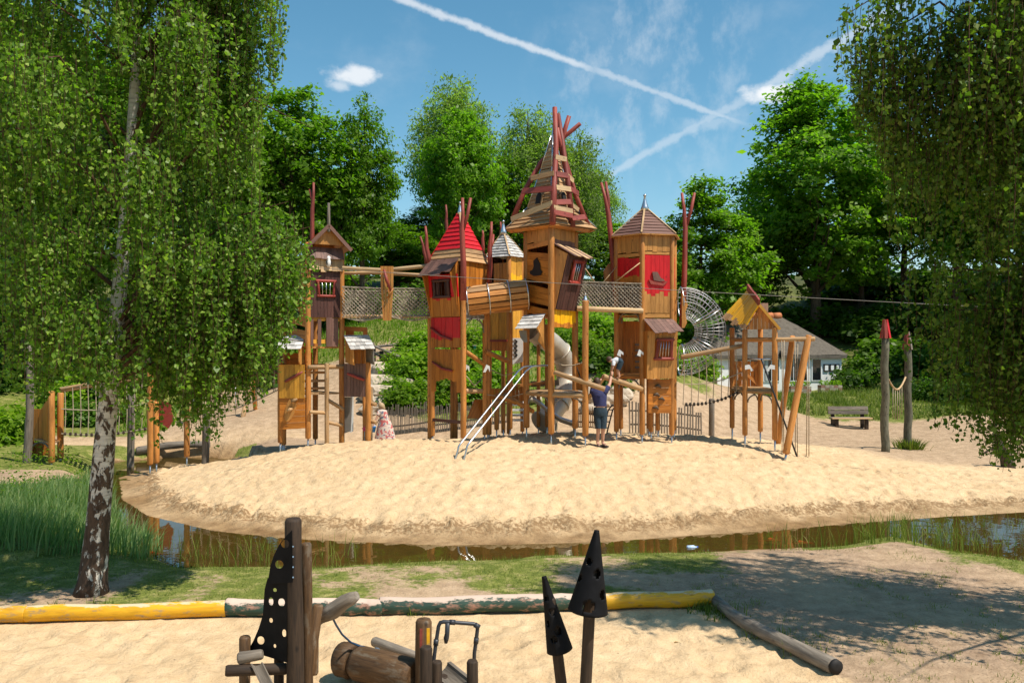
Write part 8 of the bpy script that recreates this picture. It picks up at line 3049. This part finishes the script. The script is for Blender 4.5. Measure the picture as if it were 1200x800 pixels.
def child():
    # the log the child stands on
    t = thing('climbing_log', 'inclined peeled log bridging up from hexagonal tower where the child climbs', 'log', BEAM_A.lerp(BEAM_B, .5))
    log('log_body', BEAM_A, BEAM_B, .075, ROUND, t, .07)
    log('log_branch', W(709, 440, 21.95), W(687, 470, 23.2), .06, PALE, t)
    t2 = thing('climbing_log', 'inclined peeled log sloping down from the spire tower deck towards the man', 'log', W(678, 446, 21.6))
    log('log_body', W(649, 436, 21.55), W(709, 456, 21.35), .062, ROUND, t2, .07)
    bx, by = 725.0, 21.93
    zb = BEAM_A.lerp(BEAM_B, .36).z + .07
    x = XW(723.5, by)
    t = thing('person', 'child in pale top and dark denim shorts bending on all fours on the log', 'person', (x, by, zb))

    def p(dx, dy, z):
        return Vector((x + dx, by + dy, zb + z))
    J = {'pel': (p(.07, .02, .44), (.085, .075)), 'wst': (p(.0, .02, .47), .075), 'chs': (p(-.09, .02, .44), (.082, .07)), 'nk': (p(-.155, .02, .45), .034), 'hd': (p(-.20, .02, .47), (.066, .07)), 'top': (p(-.235, .02, .49), .05),
         'hl': (p(.08, .075, .38), .058), 'kl': (p(.02, .08, .2), .042), 'al': (p(.07, .07, .035), .028), 'fl': (p(.0, .07, .02), .026),
         'hr': (p(.08, -.045, .38), .058), 'kr': (p(.0, -.05, .2), .042), 'ar': (p(.045, -.03, .03), .028), 'fr': (p(-.03, -.03, .02), .026),
         'sl': (p(-.10, .11, .41), .035), 'el': (p(-.13, .12, .26), .028), 'wl': (p(-.17, .07, .14), .02),
         'sr': (p(-.10, -.07, .41), .035), 'er': (p(-.13, -.08, .26), .028), 'wr': (p(-.175, -.03, .14), .02)}
    E = [('pel', 'wst'), ('wst', 'chs'), ('chs', 'nk'), ('nk', 'hd'), ('hd', 'top'), ('pel', 'hl'), ('hl', 'kl'), ('kl', 'al'), ('al', 'fl'), ('pel', 'hr'), ('hr', 'kr'), ('kr', 'ar'), ('ar', 'fr'), ('chs', 'sl'), ('sl', 'el'), ('el', 'wl'), ('chs', 'sr'), ('sr', 'er'), ('er', 'wr')]
    skin_body('body', J, E, SKIN, t)
    hand(t, J['wl'][0], (-.3, -.3, -.8), (.5, 0, .1), .65); hand(t, J['wr'][0], (-.3, 0, -.8), (.5, .4, .1), .65)
    Y, Z = Vector((0, 1, 0)), Vector((0, 0, 1))
    loft('top', [(p(.03, .02, .455), Y * .095, Z * .088), (p(-.03, .02, .465), Y * .098, Z * .085), (p(-.09, .02, .44), Y * .108, Z * .08), (p(-.135, .02, .44), Y * .075, Z * .06), (p(-.155, .02, .45), Y * .042, Z * .042)], TEE, t)
    for s, e in (('sl', 'el'), ('sr', 'er')):
        tube('sleeve', [J[s][0].lerp(J['chs'][0], .3), J[s][0], J[s][0].lerp(J[e][0], .5)], [.05, .05, .042], TEE, t, 10, caps=False)
    loft('shorts', [(p(.02, .02, .46), Y * .10, Z * .088), (p(.08, .02, .44), Y * .115, Z * .095), (p(.13, .02, .42), Y * .10, Z * .08), (p(.155, .02, .41), Y * .05, Z * .04)], DENIM, t)
    for h, k in (('hl', 'kl'), ('hr', 'kr')):
        tube('shorts_leg', [J[h][0] + Vector((.0, 0, .04)), J[h][0].lerp(J[k][0], .4), J[h][0].lerp(J[k][0], .85)], [.075, .07, .062], DENIM, t, 10, caps=False)
    head_parts(t, J['hd'][0] + Vector((-.01, 0, .01)), (-.7, 0, -.7), HAIR, .78)


def woman():
    d = 27.6
    x = XW(448.5, d); g = gz(x, d)
    m, nt, bs, out = new_mat('floral cotton')
    v = obj_vec(nt)
    n1 = tex_noise(nt, v, 9, 3, .5)
    n2 = tex_noise(nt, v, 15, 3, .5)
    c = mixc(nt, ramp(nt, n1, [(.52, (0, 0, 0)), (.56, (1, 1, 1))]), (.62, .50, .42), (.50, .12, .11))
    c = mixc(nt, ramp(nt, n2, [(.58, (0, 0, 0)), (.62, (1, 1, 1))]), c, (.10, .13, .20))
    nt.links.new(c, bs.inputs['Base Color']); bs.inputs['Roughness'].default_value = .85
    t = thing('person', 'fair haired woman in floral dress stooping behind the sand crest', 'person', (x, d, g))
    top = ZW(473.5, d) - g

    def p(dx, dy, z):
        return Vector((x + dx, d + dy, g + z * top / 1.5))
    J = {'pel': (p(.07, 0, .85), (.14, .11)), 'wst': (p(.04, 0, 1.0), .105), 'chs': (p(-.02, 0, 1.2), (.13, .10)), 'nk': (p(-.05, 0, 1.34), .045), 'hd': (p(-.06, -.01, 1.41), (.072, .085)), 'top': (p(-.055, 0, 1.47), .055),
         'hl': (p(.0, 0, .8), .085), 'kl': (p(-.01, -.02, .44), .055), 'al': (p(.0, 0, .08), .035), 'fl': (p(-.06, -.08, .03), .03), 'hr': (p(.13, 0, .8), .085), 'kr': (p(.12, -.02, .44), .055), 'ar': (p(.13, 0, .08), .035), 'fr': (p(.08, -.08, .03), .03),
         'sl': (p(-.10, -.08, 1.23), .045), 'el': (p(-.17, -.14, 1.02), .035), 'wl': (p(-.24, -.2, .84), .025), 'sr': (p(.06, .12, 1.23), .045), 'er': (p(-.04, .16, 1.02), .035), 'wr': (p(-.18, .1, .86), .025)}
    E = [('pel', 'wst'), ('wst', 'chs'), ('chs', 'nk'), ('nk', 'hd'), ('hd', 'top'), ('pel', 'hl'), ('hl', 'kl'), ('kl', 'al'), ('al', 'fl'), ('pel', 'hr'), ('hr', 'kr'), ('kr', 'ar'), ('ar', 'fr'), ('chs', 'sl'), ('sl', 'el'), ('el', 'wl'), ('chs', 'sr'), ('sr', 'er'), ('er', 'wr')]
    skin_body('body', J, E, SKIN, t)
    hand(t, J['wl'][0], (-.3, -.2, -.8), (1, 0, 0), .9); hand(t, J['wr'][0], (-.5, -.1, -.7), (1, 0, 0), .9)
    X, Y = Vector((1, 0, 0)), Vector((0, 1, 0))
    loft('dress', [(p(.08, 0, .25), X * .34, Y * .26), (p(.075, 0, .6), X * .27, Y * .21), (p(.07, 0, .85), X * .20, Y * .165), (p(.045, 0, 1.0), X * .145, Y * .125), (p(-.01, 0, 1.18), X * .165, Y * .135), (p(-.03, 0, 1.28), X * .14, Y * .11), (p(-.045, 0, 1.33), X * .06, Y * .055)], m, t, 18)
    for s, e in (('sl', 'el'), ('sr', 'er')):
        tube('sleeve', [J[s][0].lerp(J['chs'][0], .2), J[s][0], J[s][0].lerp(J[e][0], .55)], [.065, .065, .055], m, t, 10, caps=False)
    head_parts(t, J['hd'][0] + Vector((0, 0, .02)), (-.8, -.3, -.35), HAIRBLOND, 1.0, True)
    b = thing('toy_bucket', 'small blue toy bucket held by the woman in floral dress', 'toy', J['wl'][0] - Vector((.05, 0, .32)))
    o = J['wl'][0] - Vector((.04, .02, .30))
    blue = plain('blue plastic', (.02, .22, .60), .35)
    lathe('bucket', o, (0, 0, 1), [(0, .07), (.17, .10), (.175, .11), (.185, .10), (.17, .09)], blue, b, 14)
    tube('bucket_handle', [o + Vector((-.1, 0, .17)), o + Vector((-.04, 0, .25)), o + Vector((.04, 0, .25)), o + Vector((.1, 0, .17))], .008, WHITE, b, 5)


def fish_and_litter():
    orange = plain('koi scales', (.75, .12, .015), .3, noise=8, var=.4)
    for px, py, L, a, lab in ((940, 634, .42, .05, 'bright orange koi fish just under the pond surface'), (905, 631, .34, -.1, 'pale orange koi fish beside the brighter one in the pond'), (181, 647, .32, .1, 'small orange koi fish near the reeds')):
        c = on_flat(px, py, WATER_Z)
        c.z = WATER_Z - .035
        t = thing('koi_fish', lab, 'fish', c, 'koi in the pond')
        f = Vector((math.cos(a), math.sin(a), 0)); s = Vector((-f.y, f.x, 0))
        rings = []
        for k in range(9):
            u = k / 8
            w = .045 * math.sin(math.pi * min(.97, u ** .75 + .04)) * L / .4
            rings.append((c - f * L * (u - .5) + s * .02 * math.sin(u * 5), s * (w + .004), Vector((0, 0, w * .55 + .004))))
        loft('body', rings, orange, t, 12)
        e = c - f * L * .48
        prism('tail_fin', [e, e - f * .09 + s * .05, e - f * .06, e - f * .09 - s * .05], .006, orange, t)
        prism('dorsal_fin', [c + f * .05 + Vector((0, 0, .03)), c - f * .08 + Vector((0, 0, .03)), c - f * .05 + Vector((0, 0, .062))], .006, orange, t)
    c = on_flat(811, 641, WATER_Z)
    t = thing('plastic_bottle', 'small clear blue plastic bottle floating at the pond edge', 'bottle', c)
    ax = Vector((1, .2, 0)).normalized()
    lathe('bottle_body', c - ax * .1, ax, [(0, .02), (.01, .04), (.13, .04), (.17, .016), (.19, .016)], plain('pale blue plastic', (.45, .58, .75), .15), t, 12)
    lathe('bottle_cap', c + ax * .09, ax, [(0, .019), (.02, .019)], plain('blue cap', (.03, .12, .5), .3), t, 10)


cottage()
far_houses()
bench()
totem_poles()
cable()
slope_bits()
left_course()
border_logs()
foreground()
man()
child()
woman()
fish_and_litter()
